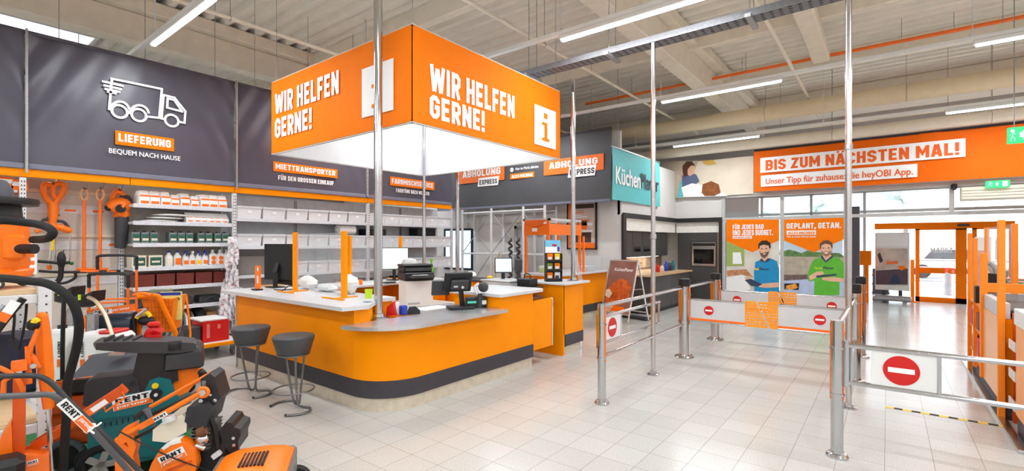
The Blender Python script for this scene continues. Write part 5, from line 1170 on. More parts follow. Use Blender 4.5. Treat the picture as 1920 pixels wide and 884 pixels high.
def monitor(name, c, w_, h_, rz, tilt, label, scr, z0, foot=True, body=BLACK):
    t = thing(name, label, 'monitor', (c[0], c[1], z0)); M = T3(c, rz, tilt)
    b = B(); b.T = M; b.box(-w_ / 2, w_ / 2, -.012, .02, -h_ / 2, h_ / 2, .006); obj('screen_housing', b, body, t)
    b = B(); b.T = M; b.box(-w_ / 2 + .015, w_ / 2 - .015, -.0145, -.012, -h_ / 2 + .015, h_ / 2 - .015); obj('display', b, scr, t)
    b = B(); e = M @ Vector((0, .02, -.02)); f = M @ Vector((0, .07, -h_ * .3)); b.bar(e, f, .06, .03).bar((f.x, f.y, f.z + .02), (f.x, f.y, z0 + .01), .05, .03); obj('stand', b, body, t)
    if foot: obj('stand_foot', B().box(f.x - .12, f.x + .12, f.y - .09, f.y + .09, z0, z0 + .014, .004), body, t)
    return t
monitor('computer_monitor', (-6.68, 3.30, 1.38), .44, .5, math.pi + .45, 0, 'black computer monitor seen from behind on the left end of the high desk', mat('screen_dark', (24, 24, 28), .2), 1.031)
monitor('computer_monitor', (-7.0, 5.55, 1.36), .5, .4, math.pi / 2 - .55, -.12, 'computer monitor with pale green screen on the inner desk', SCREENG, .966)
# small things on the high desk
t = thing('info_card_holder', 'orange card holder with cut-out on a black foot, left on the high desk', 'card holder', (-6.42, 2.9, 1.03))
obj('card', B().add([(-6.50, 2.9, 1.05), (-6.36, 2.9, 1.05), (-6.36, 2.9, 1.35), (-6.50, 2.9, 1.35), (-6.46, 2.9, 1.12), (-6.40, 2.9, 1.12), (-6.40, 2.9, 1.22), (-6.46, 2.9, 1.22), (-6.46, 2.9, 1.28), (-6.40, 2.9, 1.28), (-6.40, 2.9, 1.33), (-6.46, 2.9, 1.33)] + [(x, 2.912, z) for x, z in ((-6.5, 1.05), (-6.36, 1.05), (-6.36, 1.35), (-6.5, 1.35))],
    [[0, 1, 5, 4], [1, 2, 10, 9, 6, 5], [2, 3, 11, 10], [3, 0, 4, 7, 8, 11], [7, 6, 9, 8], [0, 12, 13, 1], [1, 13, 14, 2], [2, 14, 15, 3], [3, 15, 12, 0]]), OPLAST, t)
obj('card_inset', B().box(-6.46, -6.40, 2.905, 2.91, 1.12, 1.33), WHITEP, t)
obj('holder_foot', B().box(-6.52, -6.38, 2.86, 2.95, 1.0305, 1.05, .004), BLACK, t)
solo('green_cup', 'bright green plastic cup on the right of the high desk', 'cup', B().ring([[Vector((-4.55 + r * math.cos(a), 3.25 + r * math.sin(a), z)) for a in [2 * math.pi * i / 20 for i in range(20)]] for r, z in ((.034, 1.0305), (.044, 1.13), (.041, 1.13), (.032, 1.036))]), LIME)
b = B().tube([(-6.3, 3.05, 1.037), (-6.15, 3.1, 1.04), (-6.2, 3.2, 1.08), (-6.05, 3.22, 1.05), (-6.1, 3.05, 1.04), (-5.98, 3.0, 1.04)], .007, 6)
solo('black_cable', 'tangled black cable beside the orange card holder', 'cable', b, BLACK)
def crumple(c, s, seed):
    q = random.Random(seed); b = B().sph((0, 0, 0), 1, 14); b.v = [Vector((c[0] + p.x * s[0] * q.uniform(.72, 1.1), c[1] + p.y * s[1] * q.uniform(.72, 1.1), max(c[2] + .001, c[2] + s[2] + p.z * s[2] * q.uniform(.7, 1.1)))) for p in b.v]; return b
solo('white_bag', 'crumpled white bag at the back of the high desk', 'bag', crumple((-5.1, 3.38, 1.031), (.14, .1, .12), 3), WHITEP)
solo('paper_pile', 'pile of crumpled papers behind the first orange shield post', 'papers', crumple((-6.1, 3.4, 1.031), (.2, .1, .09), 5), PAPER)
solo('paper_pile', 'loose white papers between the two orange shield posts', 'papers', crumple((-5.6, 3.38, 1.031), (.22, .09, .05), 6), PAPER)
solo('small_note', 'small dark note lying at the right end of the high desk', 'note', B().box(-4.3, -4.22, 3.0, 3.06, 1.0305, 1.036), mat('note_blue', (110, 120, 150), .6))
# low desk part
t = thing('pen_cup', 'red and blue pen holder beside the thick chrome pole', 'pen holder', (-4.3, 3.4, .846))
obj('red_box', B().ext([(-.06, 0), (.05, 0), (.02, .15), (-.05, .09)], (-4.3, 3.36, .8465), X1 * .8 + Y1 * .5, Z1, (-.05, .08, 0)), RED, t)
obj('blue_box', B().box(-4.28, -4.21, 3.45, 3.52, .8465, .95, .008), BLUE, t)
obj('white_roll', B().cyl((-4.33, 3.46, .8465), (-4.33, 3.46, .98), .03, n=18), WHITE, t)
t = thing('tape_dispenser', 'small black tape dispenser on the low steel top', 'dispenser', (-4.2, 3.6, .846))
obj('dispenser_body', B().ext([(-.07, 0), (.07, 0), (.07, .04), (.02, .085), (-.05, .08), (-.07, .04)], (-4.18, 3.58, .8465), X1 * .6 + Y1 * .8, Z1, (-.04, .03, 0)), BLACK, t)
obj('tape_roll', B().cyl((-4.25, 3.58, .90), (-4.21, 3.55, .90), .03, n=18), CHROME, t)
solo('paper_sheet', 'white paper sheets lying on the low steel top', 'paper', B().ext([(-.11, -.2), (.13, -.2), (.16, .2), (-.1, .22)], (-4.42, 4.05, .8465), X1, Y1, (0, 0, .004)), PAPER)
# till terminal
t = thing('till_terminal', 'black twin-screen till terminal on the low steel top', 'till', (-4.15, 4.3, .8465)); rz = TH + .35
def LB(b, M): b.T = M; return b
M = T3((-4.12, 4.22, 1.17), rz, .45)
obj('main_screen', LB(B(), M).box(-.17, .17, -.02, .02, -.13, .13, .008), BLACK, t)
obj('housing', LB(B(), M).box(-.09, .12, -.06, -.02, -.08, .05, .01).cyl((.05, -.07, -.04), (.05, -.06, -.04), .016, n=12, m=1).box(-.06, -.01, -.064, -.06, -.04, -.02, 0, 1), [DGREY, GREYM], t)
M2 = T3((-4.3, 4.12, 1.10), rz - .1, .5)
obj('customer_screen', LB(B(), M2).box(-.12, .1, -.015, .015, -.11, .10, .006), mat('screen_housing_grey', (44, 46, 50), .4), t)
obj('neck', B().bar((-4.1, 4.28, .86), (-4.1, 4.24, 1.14), .05, .035), BLACK, t)
Mb = T3((-4.1, 4.25, .8465), rz)
obj('terminal_base', LB(B(), Mb).box(-.16, .14, -.12, .12, 0, .03, .008), BLACK, t)
b = LB(B(), T3((-4.02, 4.42, .8465), rz)).box(-.12, .14, -.05, .06, .001, .13, .012)
rp = solo('receipt_printer', 'black receipt printer with green strip beside the till terminal', 'printer', b, BLACK)
obj('green_strip', LB(B(), T3((-4.02, 4.42, .8465), rz)).box(-.11, .0, -.052, -.05, .06, .085), mat('strip_green', (70, 190, 160), .4, emit=.3), rp)
obj('paper_slot', LB(B(), T3((-4.02, 4.42, .8465), rz)).box(.06, .13, -.052, -.05, .04, .09), GREYM, rp)
t = thing('hand_scanner', 'black and white hand scanner on a grey stand at the end worktop', 'scanner', (-3.95, 4.52, .85)); 
obj('scanner_stand', B().cyl((-3.96, 4.44, .8465), (-3.96, 4.44, 1.02), .028, n=16), DGREY, t)
b = B().tube([(-3.98, 4.44, 1.01), (-4.0, 4.42, 1.05), (-4.02, 4.42, 1.10), (-3.98, 4.44, 1.14)], .02, 10); obj('scanner_grip', b, WHITEP, t)
obj('scanner_head', B().sph((-3.93, 4.47, 1.10), (.07, .06, .065), 14), DGREY, t)
# grey terminal stand behind the gate
t = thing('terminal_stand', 'grey pedestal behind the swing door carrying the lit till screen', 'pedestal', (-4.5, 5.8, 0))
obj('pedestal_body', B().box(-4.95, -4.42, 5.6, 6.0, 0, 1.06, .01), GREYM, t); obj('pedestal_top', B().box(-4.97, -4.40, 5.58, 6.02, 1.06, 1.08, .004), LGREY, t)
obj('side_board', B().box(-4.42, -4.0, 5.62, 5.9, .98, 1.0, .002).box(-4.42, -4.36, 5.62, 5.9, .6, .98), DGREY, t)
monitor('till_screen', (-4.62, 5.72, 1.30), .27, .23, TH + .12, -.2, 'till screen lit pale blue on the grey pedestal', SCREEN, 1.081, False)
solo('card_reader', 'grey card reader on the side of the lit till screen', 'card reader', LB(B(), T3((-4.40, 5.80, 1.30), TH - .4)).box(-.06, .06, -.02, .03, -.09, .10, .01).box(-.03, .03, .01, .03, -.22, -.09), DGREY)
t = thing('black_cash_box', 'small black box with wire handle beside the lit till screen', 'box', (-4.2, 5.75, 1.0))
obj('box_body', B().box(-4.32, -4.08, 5.66, 5.86, 1.0005, 1.12, .01), BLACK, t); obj('handle', B().tube([(-4.26, 5.76, 1.115), (-4.25, 5.76, 1.17), (-4.2, 5.76, 1.19), (-4.15, 5.76, 1.17), (-4.14, 5.76, 1.115)], .008, 8), BLACK, t)
# printer on its carton
rz = TH + .5
b = LB(B(), T3((-5.55, 4.79, .7205), rz)).box(-.2, .2, -.2, .2, 0, .37, .004)
pc_ = solo('printer_carton', 'white carton below the black office printer', 'carton', b, WHITEP)
obj('carton_print', LB(B(), T3((-5.55, 4.79, .7205), rz)).box(.2, .202, -.02, .1, .22, .28).box(.2, .202, -.02, .06, .15, .17).box(-.18, .0, -.202, -.2, .03, .06), mat('carton_grey', (176, 176, 180), .7), pc_)
obj('flap_line', LB(B(), T3((-5.55, 4.79, .7205), rz)).box(-.002, .002, -.2, .2, .37, .372), CARD, pc_)
t = thing('office_printer', 'black office printer standing on the white carton', 'printer', (-5.55, 4.79, 1.09)); Mp = T3((-5.55, 4.79, 1.092), rz)
obj('printer_body', LB(B(), Mp).box(-.22, .22, -.2, .2, 0, .12, .015).box(-.22, .22, -.12, .2, .12, .2, .015), BLACK, t)
obj('scanner_lid', LB(B(), Mp).box(-.225, .225, -.14, .21, .2, .235, .012), BLACK, t)
obj('paper_tray', LB(B(), Mp).box(-.17, .17, -.34, -.2, .05, .065, .004).box(-.17, .17, -.36, -.34, .05, .09, .004), DGREY, t)
obj('paper_stack', LB(B(), Mp).box(-.11, .11, -.32, -.1, .066, .085), PAPER, t)
obj('control_panel', LB(B(), Mp).box(-.2, .2, -.145, -.14, .14, .19), DGREY, t)
solo('grey_cover', 'rounded pale grey cover standing behind the office printer', 'cover', B().lathe((-6.0, 5.05, .7205), [(.13, 0), (.14, .02), (.14, .58), (.10, .66), (.02, .68)], 20), GREYM)
solo('green_bottle', 'green spray bottle on the inner desk behind the printer', 'bottle', B().lathe((-6.85, 6.3, .966), [(.04, 0), (.045, .01), (.045, .2), (.015, .28), (.015, .32), (.03, .33), (.03, .37), (.01, .38)], 14), mat('bottle_green', (110, 190, 40), .4))
for i, (x, y, z, m, s, lb) in enumerate(((-6.75, 4.6, .966, OPLAST, .05, 'small orange box on the near end of the inner desk'), (-6.3, 6.8, .958, PAPER, .12, 'white paper heap on the corner cabinet'), (-5.9, 6.9, .958, YELLOW, .06, 'yellow and dark tool on the corner cabinet'), (-6.65, 5.15, .966, BLACK, .07, 'black keyboard piece on the inner desk'))):
    solo(['orange_box', 'paper_heap', 'hand_tool', 'keyboard'][i], lb, ['box', 'papers', 'tool', 'keyboard'][i], crumple((x, y, z), (s, s, s * .6), 20 + i) if i in (1, 2) else B().box(x - s, x + s, y - s * 1.5, y + s * 1.5, z, z + (.08 if i == 0 else .02), .006), m)
# brochure stand and leaflets on the pillar
t = thing('brochure_stand', 'black table brochure stand with blue header on the counter block', 'brochure stand', (-3.98, 6.12, 1.0625)); rz = TH + .25
Ms = T3((-3.98, 6.12, 1.0625), rz)
obj('stand_frame', LB(B(), Ms).box(-.125, .125, .03, .05, 0, .62, .004).box(-.125, -.115, -.06, .05, 0, .42).box(.115, .125, -.06, .05, 0, .42).box(-.006, .006, -.05, .05, 0, .42).box(-.125, .125, -.06, .05, 0, .012), BLACK, t)
for k in range(3): obj('pocket_ledge', LB(B(), Ms).box(-.12, .12, -.055, .03, .012 + k * .14, .02 + k * .14).box(-.12, .12, -.055, -.05, .012 + k * .14, .05 + k * .14), BLACK, t)
hp = obj('header_card', LB(B(), Ms).box(-.12, .12, .022, .03, .43, .62), mat('header_sky', (116, 190, 226), .5, var=.1), t)
obj('header_print', LB(B(), Ms).box(-.12, .12, .018, .022, .43, .52).box(-.01, .06, .016, .02, .53, .56, 0, 1).box(.07, .11, .016, .02, .45, .52, 0, 2), [PAPER, RED, BLUE], hp)
lm = [ORANGE2, YELLOW, mat('leaf_green', (130, 150, 70), .6, var=.3), ORANGE2, ORANGE2, PAPER]
for k in range(6):
    c, r = k % 2, k // 2
    b = LB(B(), Ms).box(-.105 + c * .115, -.012 + c * .115, -.02, -.005, .021 + (2 - r) * .14, .14 + (2 - r) * .14).box(-.09 + c * .115, -.03 + c * .115, -.022, -.02, .05 + (2 - r) * .14, .09 + (2 - r) * .14, 0, 1)
    solo('leaflet', '%s leaflets in the %s pocket of the %s row of the brochure stand' % (['orange', 'yellow', 'green', 'orange', 'orange', 'white'][k], ['left', 'right'][c], ['top', 'middle', 'bottom'][r]), 'leaflet', b, [lm[k], PAPER if k != 5 else ANTH], 'leaflets in the brochure stand')
t = thing('acrylic_holder', 'clear slanted leaflet holder at the rear of the counter block', 'holder', (-3.72, 6.5, 1.0625))
obj('holder_back', B().bar((-3.76, 6.56, 1.0625), (-3.84, 6.56, 1.38), .12, .006).bar((-3.70, 6.56, 1.065), (-3.86, 6.56, 1.065), .12, .005), CLEARP, t)
solo('flat_box', 'grey paper tray on the back counter beside the orange booth', 'tray', B().box(-5.5, -5.2, 9.4, 9.8, 1.0155, 1.12, .006), GREYM)
solo('green_stack', 'green and white pack inside the orange booth', 'pack', B().box(-5.75, -5.5, 8.3, 8.6, 1.0155, 1.16, .006).box(-5.74, -5.51, 8.29, 8.3, 1.04, 1.12, 0, 1), [PAPER, LIME])
# A-frame board
rz = -.265; Ma = T3((-4.42, 9.55, 0), rz)
t = thing('a_frame_board', 'aluminium A-frame board with brown food poster beside the left rails', 'sign board', (-4.42, 9.55, 0))
W_, HH, SP = .37, 1.28, .33
def leafm(sg_): 
    e = Vector((0, sg_ * SP, 0.02)); u = Vector((1, 0, 0)); v = (Vector((0, 0, HH)) - e).normalized(); n = u.cross(v) * (1 if sg_ < 0 else -1)
    return e, u, v, n, (Vector((0, 0, HH)) - e).length
for sg_, pm in ((-1, mat('brown_poster', (138, 96, 84), .4, var=.25, scale=3)), (1, mat('board_back', (190, 120, 70), .6))):
    e, u, v, n, L = leafm(sg_); b = LB(B(), Ma)
    for s in (-1, 1): b.bar(e + u * s * W_, e + u * s * W_ + v * L, .03, .022)
    for q in (.16, L - .015): b.bar(e - u * W_ + v * q, e + u * W_ + v * q, .022, .03)
    fr_ = obj('leaf_frame', b, mat('aluminium_frame', (206, 202, 196), .35, .6), t)
    o = e - u * (W_ - .01) + v * .17 + n * .002
    if sg_ < 0:
        ps = obj('poster_sheet', LB(B(), Ma).ext([(0, 0), (2 * W_ - .02, 0), (2 * W_ - .02, L - .2), (0, L - .2)], o, u, v, n * .006), pm, t)
        pp = lambda nm, pts, m, k: obj(nm, LB(B(), Ma).add([o + u * x * (2 * W_ - .02) + v * y * (L - .2) + n * (.007 + k) for x, y in pts], [list(range(len(pts)))]), m, ps)
        pp('printed_food', [(.05, .12), (.5, .1), (.9, .25), (.95, .5), (.8, .62), (.55, .66), (.3, .6), (.1, .45)], mat('print_roast', (198, 92, 34), .5, var=.45, scale=9), 0)
        pp('printed_bowl', [(.02, .3), (.2, .26), (.28, .36), (.14, .44), (.02, .42)], CREAM, .001); pp('printed_plate', [(.0, .0), (.6, 0), (.5, .1), (.1, .16), (0, .14)], mat('print_plate', (226, 196, 180), .5, var=.3, scale=10), .001)
        pp('printed_carrots', [(.3, .02), (.85, .04), (.8, .12), (.4, .13)], ORED, .002)
        b = LB(B(), Ma); b.text('KüchenPlaner', o + u * .16 + v * (L - .42) + n * .008, u, v, .5, .07, .001); obj('lettering', b, WHITE, ps)
obj('spreader_bar', LB(B(), Ma).cyl((W_, -SP * .45, .68), (W_, SP * .45, .68), .008, n=8).cyl((-W_, -SP * .45, .68), (-W_, SP * .45, .68), .008, n=8), STEEL, t)
obj('bottom_tray', LB(B(), Ma).box(-W_, W_, SP - .08, SP + .1, .02, .06, .004), DGREY, t)
# ---------------------------------------------------------------- checkouts on the right
OFR = mat('checkout_orange', (255, 140, 24), .4, var=.03)
PEACH = glass('peach_panel', (255, 190, 140), .25, .1)
ck = thing('checkout_counter', 'orange framed checkout with grey belt side along the right aisle', 'checkout', (1.1, 7.2, 0))
obj('plinth', B().box(.86, 1.6, 6.36, 8.6, 0, .15, .002), ANTH, ck)
obj('floor_trim', B().box(.80, .86, 5.4, 9.4, 0, .03, .003), STEEL, ck)
obj('frame_column', B().box(.81, .86, 6.34, 6.40, .0, 1.86, .004), OFR, ck)
obj('frame_column', B().box(.81, .87, 7.42, 7.50, .15, 1.53, .004), OFR, ck)
obj('frame_column', B().box(.81, .85, 8.0, 8.05, .15, 1.7, .004), OFR, ck)
obj('frame_column', B().box(.81, .85, 8.50, 8.56, .0, 1.77, .004), OFR, ck)
obj('side_panel', B().box(.835, .85, 6.40, 7.42, .15, .93), mat('peach_laminate', (250, 186, 132), .3, var=.03), ck, label='pale peach panel')
obj('belt_side', B().box(.84, .90, 6.40, 7.42, .93, 1.08, .004), LGREY, ck)
obj('belt', B().box(.90, 1.55, 6.42, 8.4, .98, 1.02, .01), DGREY, ck)
obj('counter_core', B().box(.87, 1.6, 6.40, 8.56, .15, .93), ORANGE, ck)
obj('top_rail', B().box(.82, 1.6, 7.42, 7.48, 1.10, 1.2), OFR, ck)
obj('shelf_ledge', B().box(.83, .87, 7.6, 8.5, .3, .33).box(.83, .87, 7.6, 8.5, .6, .63).box(.83, .87, 7.6, 8.5, .9, .93), OFR, ck)
for i, (y, z, m) in enumerate(((7.75, .33, RED), (8.1, .33, BLACK), (8.3, .63, RED), (7.75, .63, mat('brown_pack', (120, 60, 40), .5)), (8.0, .93, BLACK))):
    solo('impulse_pack', '%s small pack in the narrow checkout shelf, %s level' % (['red', 'black', 'red', 'brown', 'black'][i], ['bottom', 'bottom', 'middle', 'middle', 'top'][i]), 'pack', B().box(.82, .869, y - .1, y + .1, z, z + .2, .006), m, 'packs in the checkout shelf')
cf = thing('checkout_shelf', 'orange goods shelf with white ledges at the near end of the checkout', 'shelf', (1.1, 6.15, 0))
obj('shelf_side', B().box(.9, 1.6, 6.28, 6.32, 0, 1.0).box(.9, 1.6, 5.98, 6.0, 0, .2), DORANGE, cf)
for z in (.22, .48, .74): obj('shelf_board', B().box(.88, 1.6, 6.0, 6.28, z - .02, z).box(.87, .88, 6.0, 6.28, z - .05, z + .03, 0, 1), [DORANGE, WHITEP], cf)
for i, (z, m) in enumerate(((.221, CARD), (.481, PAPER), (.741, CARD))):
    solo('goods_box', 'brown goods box on the %s ledge of the orange checkout shelf' % ['bottom', 'middle', 'top'][i] if m is CARD else 'white goods box on the middle ledge of the orange checkout shelf', 'box', B().box(.92, 1.3, 6.04, 6.24, z, z + .16, .004), m)
cn = thing('checkout_end', 'pale orange end block with white top at the right picture edge', 'checkout', (1.2, 5.8, 0))
obj('end_body', B().box(.87, 1.7, 5.45, 5.96, .16, .94, .006), mat('peach_orange', (248, 166, 96), .35, var=.03), cn)
obj('end_top', B().box(.86, 1.7, 5.44, 5.97, .94, 1.08, .006), WHITEP, cn); obj('plinth', B().box(.88, 1.7, 5.46, 5.95, 0, .16), ANTH, cn)
c2 = thing('checkout_counter', 'farther orange checkout with goods rack behind the tall orange posts', 'checkout', (1.5, 10, 0))
obj('counter_core', B().box(1.35, 2.2, 9.2, 11.5, .15, .9, .01), ORANGE, c2); obj('counter_top', B().box(1.3, 2.25, 9.15, 11.55, .9, .95, .01), LGREY, c2)
obj('plinth', B().box(1.38, 2.18, 9.25, 11.45, 0, .15), ANTH, c2)
obj('frame_column', B().box(1.30, 1.36, 9.15, 9.22, .0, 1.9, .004), OFR, c2); obj('frame_column', B().box(1.30, 1.36, 11.45, 11.52, .0, 1.9, .004), OFR, c2)
obj('acrylic_screen', B().box(1.32, 1.335, 9.3, 11.4, .96, 1.9), CLEARP, c2)
monitor('till_monitor', (1.08, 8.95, 1.10), .24, .28, TH + 1.3, 0, 'black till monitor behind the tall orange post', mat('screen_dark', (24, 24, 28), .2), .95)
solo('grey_hopper', 'grey tilted tray at the farther checkout', 'tray', B().ext([(0, 0), (.4, 0), (.3, .3), (.06, .3)], (1.45, 9.1, .951), X1, Z1, (0, .5, 0)), GREYM)
for i, (y, m) in enumerate(((9.75, GREEN), (10.1, RED), (10.5, GREEN), (10.9, RED))):
    solo('goods_pack', '%s goods pack on the farther checkout, %s from the front' % ('green' if m is GREEN else 'red', ORD[i]), 'pack', B().box(1.4, 1.7, y - .14, y + .14, .951, 1.08, .01), m, 'packs on the farther checkout')
solo('till_support', 'dark stand under the black till monitor', 'stand', B().box(.98, 1.12, 8.82, 9.05, 0, .95, .006), DGREY)
b = B().torus((1.15, 9.6, 1.15), .2, .03, (1, .3, 0), 24, 6).torus((1.12, 9.6, 1.15), .15, .03, (1, .3, 0), 24, 6).cyl((1.15, 9.6, 0), (1.15, 9.6, .95), .02, n=8).box(1.0, 1.3, 9.45, 9.75, 0, .03)
solo('hose_reel_stand', 'grey coil of hose on a thin stand behind the checkout posts', 'hose reel', b, mat('hose_grey', (150, 146, 144), .5))
solo('poster_stand', 'white display sheet standing behind the tall orange posts', 'display', B().box(1.28, 1.50, 12.4, 12.43, .02, 1.75).box(1.30, 1.48, 12.395, 12.4, .6, 1.5, 0, 1).box(1.28, 1.5, 12.3, 12.55, 0, .02), [WHITEP, mat('display_pink', (214, 160, 150), .6, var=.2, scale=5)])
solo('coral_tag', 'small coral card hanging on the white display', 'card', B().box(1.36, 1.48, 12.38, 12.394, 1.15, 1.35), mat('coral', (250, 150, 100), .6))
# ---------------------------------------------------------------- rental machines, left foreground
def L3(px, d): return PD(px, 455, d) - Z1 * CH     # floor point below a pixel column at depth d
class Lo:
    """local frame of a machine: x to its right, y away, z up; a pixel pair gives the point of its front plane (local y = yr)"""
    def __init__(s, px, d, turn=0, yr=0):
        s.o = L3(px, d); s.k = d / F; s.px = px; s.d = d; s.M = T3(s.o, TH + turn); s.yr = yr; s.I = s.M.inverted(); s.c = s.I @ Vector((0, 0, CH))
    def p(s, x, y, dy=None):
        e = s.I @ PD(x, y, 1.0) - s.c; q = s.c + e * ((s.yr - s.c.y) / e.y); return Vector((q.x, s.yr if dy is None else dy, q.z))
    def b(s): b = B(); b.T = s.M; return b
    def sil(s, pts, y0, y1, b=None, m=0):
        b = b or s.b(); q = [s.p(x, y) for x, y in pts]; return b.ext([(a.x, a.z) for a in q], (0, y0, 0), X1, Z1, (0, y1 - y0, 0), m)
    def tube(s, pts, r, b=None, n=10, sub=5, m=0, rs=None):
        b = b or s.b(); return b.tube([s.p(x, y, z[0] if z else s.yr) for x, y, *z in pts], r, n, sub, m, False, rs)
    def sticker(s, t, x, y, w, h, ang, dy, u2=None):
        c = s.p(x, y, dy); u = Vector((math.cos(ang), 0, math.sin(ang))); v = Vector((-math.sin(ang), 0, math.cos(ang))); w *= s.k; h *= s.k
        pl_ = obj('rent_sticker', s.b().ext([(0, 0), (w, 0), (w, h), (0, h)], c, u, v, (0, -.002, 0)), WHITE, t)
        o = c + Vector((0, -.002, 0))
        obj('lettering', s.b().text('RENT', o + u * w * .08 + v * h * .48, u, v, w * .84, h * .42, .002), BLACK, pl_)
        f = obj('orange_band', s.b().ext([(0, 0), (w * .96, 0), (w * .96, h * .40), (0, h * .40)], o + u * w * .02 + v * h * .02, u, v, (0, -.0015, 0)), ORED, pl_)
        obj('lettering', s.b().text('partner', o + u * w * .1 + v * h * .09 + Vector((0, -.0016, 0)), u, v, w * .8, h * .26, .001), WHITE, f)
solo('green_mat', 'green carpet mat under the rental machines', 'mat', B().box(-6.6, -3.93, -1.6, 1.62, 0.0005, .012), GREEN)
# rack
rk = thing('slotted_rack', 'grey slotted steel rack with wooden boards at the left edge', 'rack', (-4.5, 0, 0))
b0 = []
for x, y in ((-4.0, .56), (-4.95, .56), (-4.0, -.9), (-4.95, -.9)):
    b = B().box(x - .035, x + .035, y - .03, y + .03, .012, 1.39, .003); c = obj('rack_post', b, GALV if False else GREYM, rk)
    b = B()
    for k in range(26):
        b.cyl((x + .034, y + .005, .08 + k * .05), (x + .0365, y + .005, .08 + k * .05), .006, n=8).cyl((x, y - .029, .08 + k * .05), (x, y - .0315, .08 + k * .05), .006, n=8)
    obj('slot_pattern', b, DGREY, c)
for z in (1.33, .56):
    for x in (-4.0, -4.95): obj('rack_beam', B().box(x - .02, x + .02, -.87, .53, z - .04, z + .012, .003), GREYM, rk)
    for y in (.56, -.9): obj('rack_beam', B().box(-4.92, -4.03, y - .02, y + .02, z - .04, z + .012, .003), GREYM, rk)
    obj('wooden_board', B().box(-4.93, -4.02, -.88, .54, z + .012, z + .04, .002), WOOD, rk)
# vacuum on the rack
vx, vy, vz = -4.33, .32, 1.371
vc = thing('wet_vacuum', 'orange drum vacuum with black head and hose on the rack', 'vacuum', (vx, vy, vz))
obj('drum', B().lathe((vx, vy, vz), [(.02, .06), (.215, .06), (.235, .075), (.235, .105), (.215, .12), (.222, .14), (.222, .38), (.20, .40), (.02, .40)], 36), OPLAST, vc)
obj('head', B().lathe((vx, vy, vz), [(.02, .39), (.205, .39), (.21, .41), (.19, .44), (.185, .50), (.02, .50)], 32), BLACK, vc)
obj('cord_rim', B().lathe((vx, vy, vz), [(.17, .50), (.262, .51), (.268, .53), (.262, .55), (.16, .56), (.02, .56)], 36), BLACK, vc)
obj('motor_top', B().lathe((vx, vy, vz), [(.15, .55), (.15, .60), (.12, .66), (.02, .67)], 28), mat('slate_plastic', (84, 98, 118), .5), vc)
RV = Vector((CS, SN, 0)); VC = Vector((vx, vy, vz + .24)); obj('inlet_port', B().cyl(VC + RV * .22, VC + RV * .34, .03, n=18), BLACK, vc)
obj('inlet_housing', B().box(vx + .08, vx + .21, vy + .06, vy + .18, vz + .17, vz + .33, .02), OPLAST, vc)
obj('handle', B().tube([(vx - .1, vy, vz + .64), (vx - .04, vy + .02, vz + .72), (vx + .06, vy + .04, vz + .72), (vx + .12, vy + .06, vz + .63)], .016, 8), BLACK, vc)
for a in (.3, 1.8, 3.4, 4.9):
    c = Vector((vx + .2 * math.cos(a), vy + .2 * math.sin(a), vz + .032))
    obj('caster', B().cyl(c - Vector((.015, 0, 0)), c + Vector((.015, 0, 0)), .031, n=18).cyl(c - Vector((.018, 0, 0)), c + Vector((.018, 0, 0)), .016, n=12, m=1).box(c.x - .012, c.x + .012, c.y - .012, c.y + .012, c.z, vz + .07, 0, 0), [DGREY, GREYM], vc)
hp_ = [PD(*q) for q in ((62, 450, 2.85), (80, 449, 2.78), (92, 446, 2.72), (99, 436, 2.7), (90, 427, 2.72), (70, 421, 2.74), (40, 417, 2.74), (0, 414, 2.7), (-50, 420, 2.62))]
obj('hose', B().tube(hp_, .022, 12, 6), BLACKR, vc)
hb = [PD(*q) for q in ((-90, 520, 2.7), (0, 522, 2.55), (50, 527, 2.5), (90, 533, 2.5), (120, 550, 2.5), (139, 574, 2.52), (148, 606, 2.55), (145, 645, 2.6), (134, 690, 2.66), (126, 722, 2.7), (124, 790, 2.75), (118, 880, 2.8))]
solo('loose_hose', 'thick black hose hanging over the rack edge down to the machines', 'hose', B().tube(hb, .021, 12, 6), BLACKR)
lp = thing('blister_cards', 'orange and white blister cards hanging behind the vacuum', 'cards', (-8.45, 1.07, 1.2))
obj('card_strip', B().box(-8.5, -8.47, 1.0, 1.1, PX(54, 520, -8.45).z, PX(54, 445, -8.45).z), GALV, lp)
for k in range(5):
    p = PX(53, 452 + k * 14, -8.42); b = B(); b.T = T3(p, math.pi / 2 - .3); b.box(-.075, .075, 0, .03, -.05, .05, .004); c = obj('card', b, WHITE, lp)
    b = B(); b.T = T3(p, math.pi / 2 - .3); b.box(-.055, .055, -.006, 0, -.02, .03, .003); obj('orange_print', b, ORED, c)
# things below the rack board
ex = Lo(75, 2.72, .7); t = thing('orange_pressure_bar', 'long orange rounded steel bar leaning before the rack post', 'bar', ex.o)
obj('bar_body', ex.tube([(79, 594), (82, 640), (86, 700), (91, 766)], .035, rs=[.026, .036, .036, .024]), OPLAST, t)
obj('end_cap', ex.b().sph(ex.p(79, 594), .027, 12), OPLAST, t)
obj('foot_rod', ex.tube([(91, 764), (94, 830), (98, 900), (100, 960)], .012), STEEL, t)
ls = Lo(36, 2.62, .75); t = thing('log_splitter', 'upright orange machine with a wide column left of the rack post', 'splitter', ls.o)
obj('column', ls.sil([(24, 710), (47, 708), (47, 852), (22, 852)], 0, .08), DORANGE, t)
obj('base_plate', ls.sil([(-6, 840), (4, 815), (22, 790), (24, 852), (92, 852), (94, 930), (-10, 930)], -.02, .1), ORED, t)
obj('swing_arm', ls.tube([(50, 690), (58, 650), (66, 632), (72, 618)], .013, sub=1), ORED, t)
obj('cross_beam', ls.b().bar(ls.p(22, 686, -.03), ls.p(52, 682, -.03), .07, .05), ORED, t)
obj('swing_arm', ls.tube([(72, 690), (60, 668), (52, 650), (55, 720)], .013, sub=1), ORED, t)
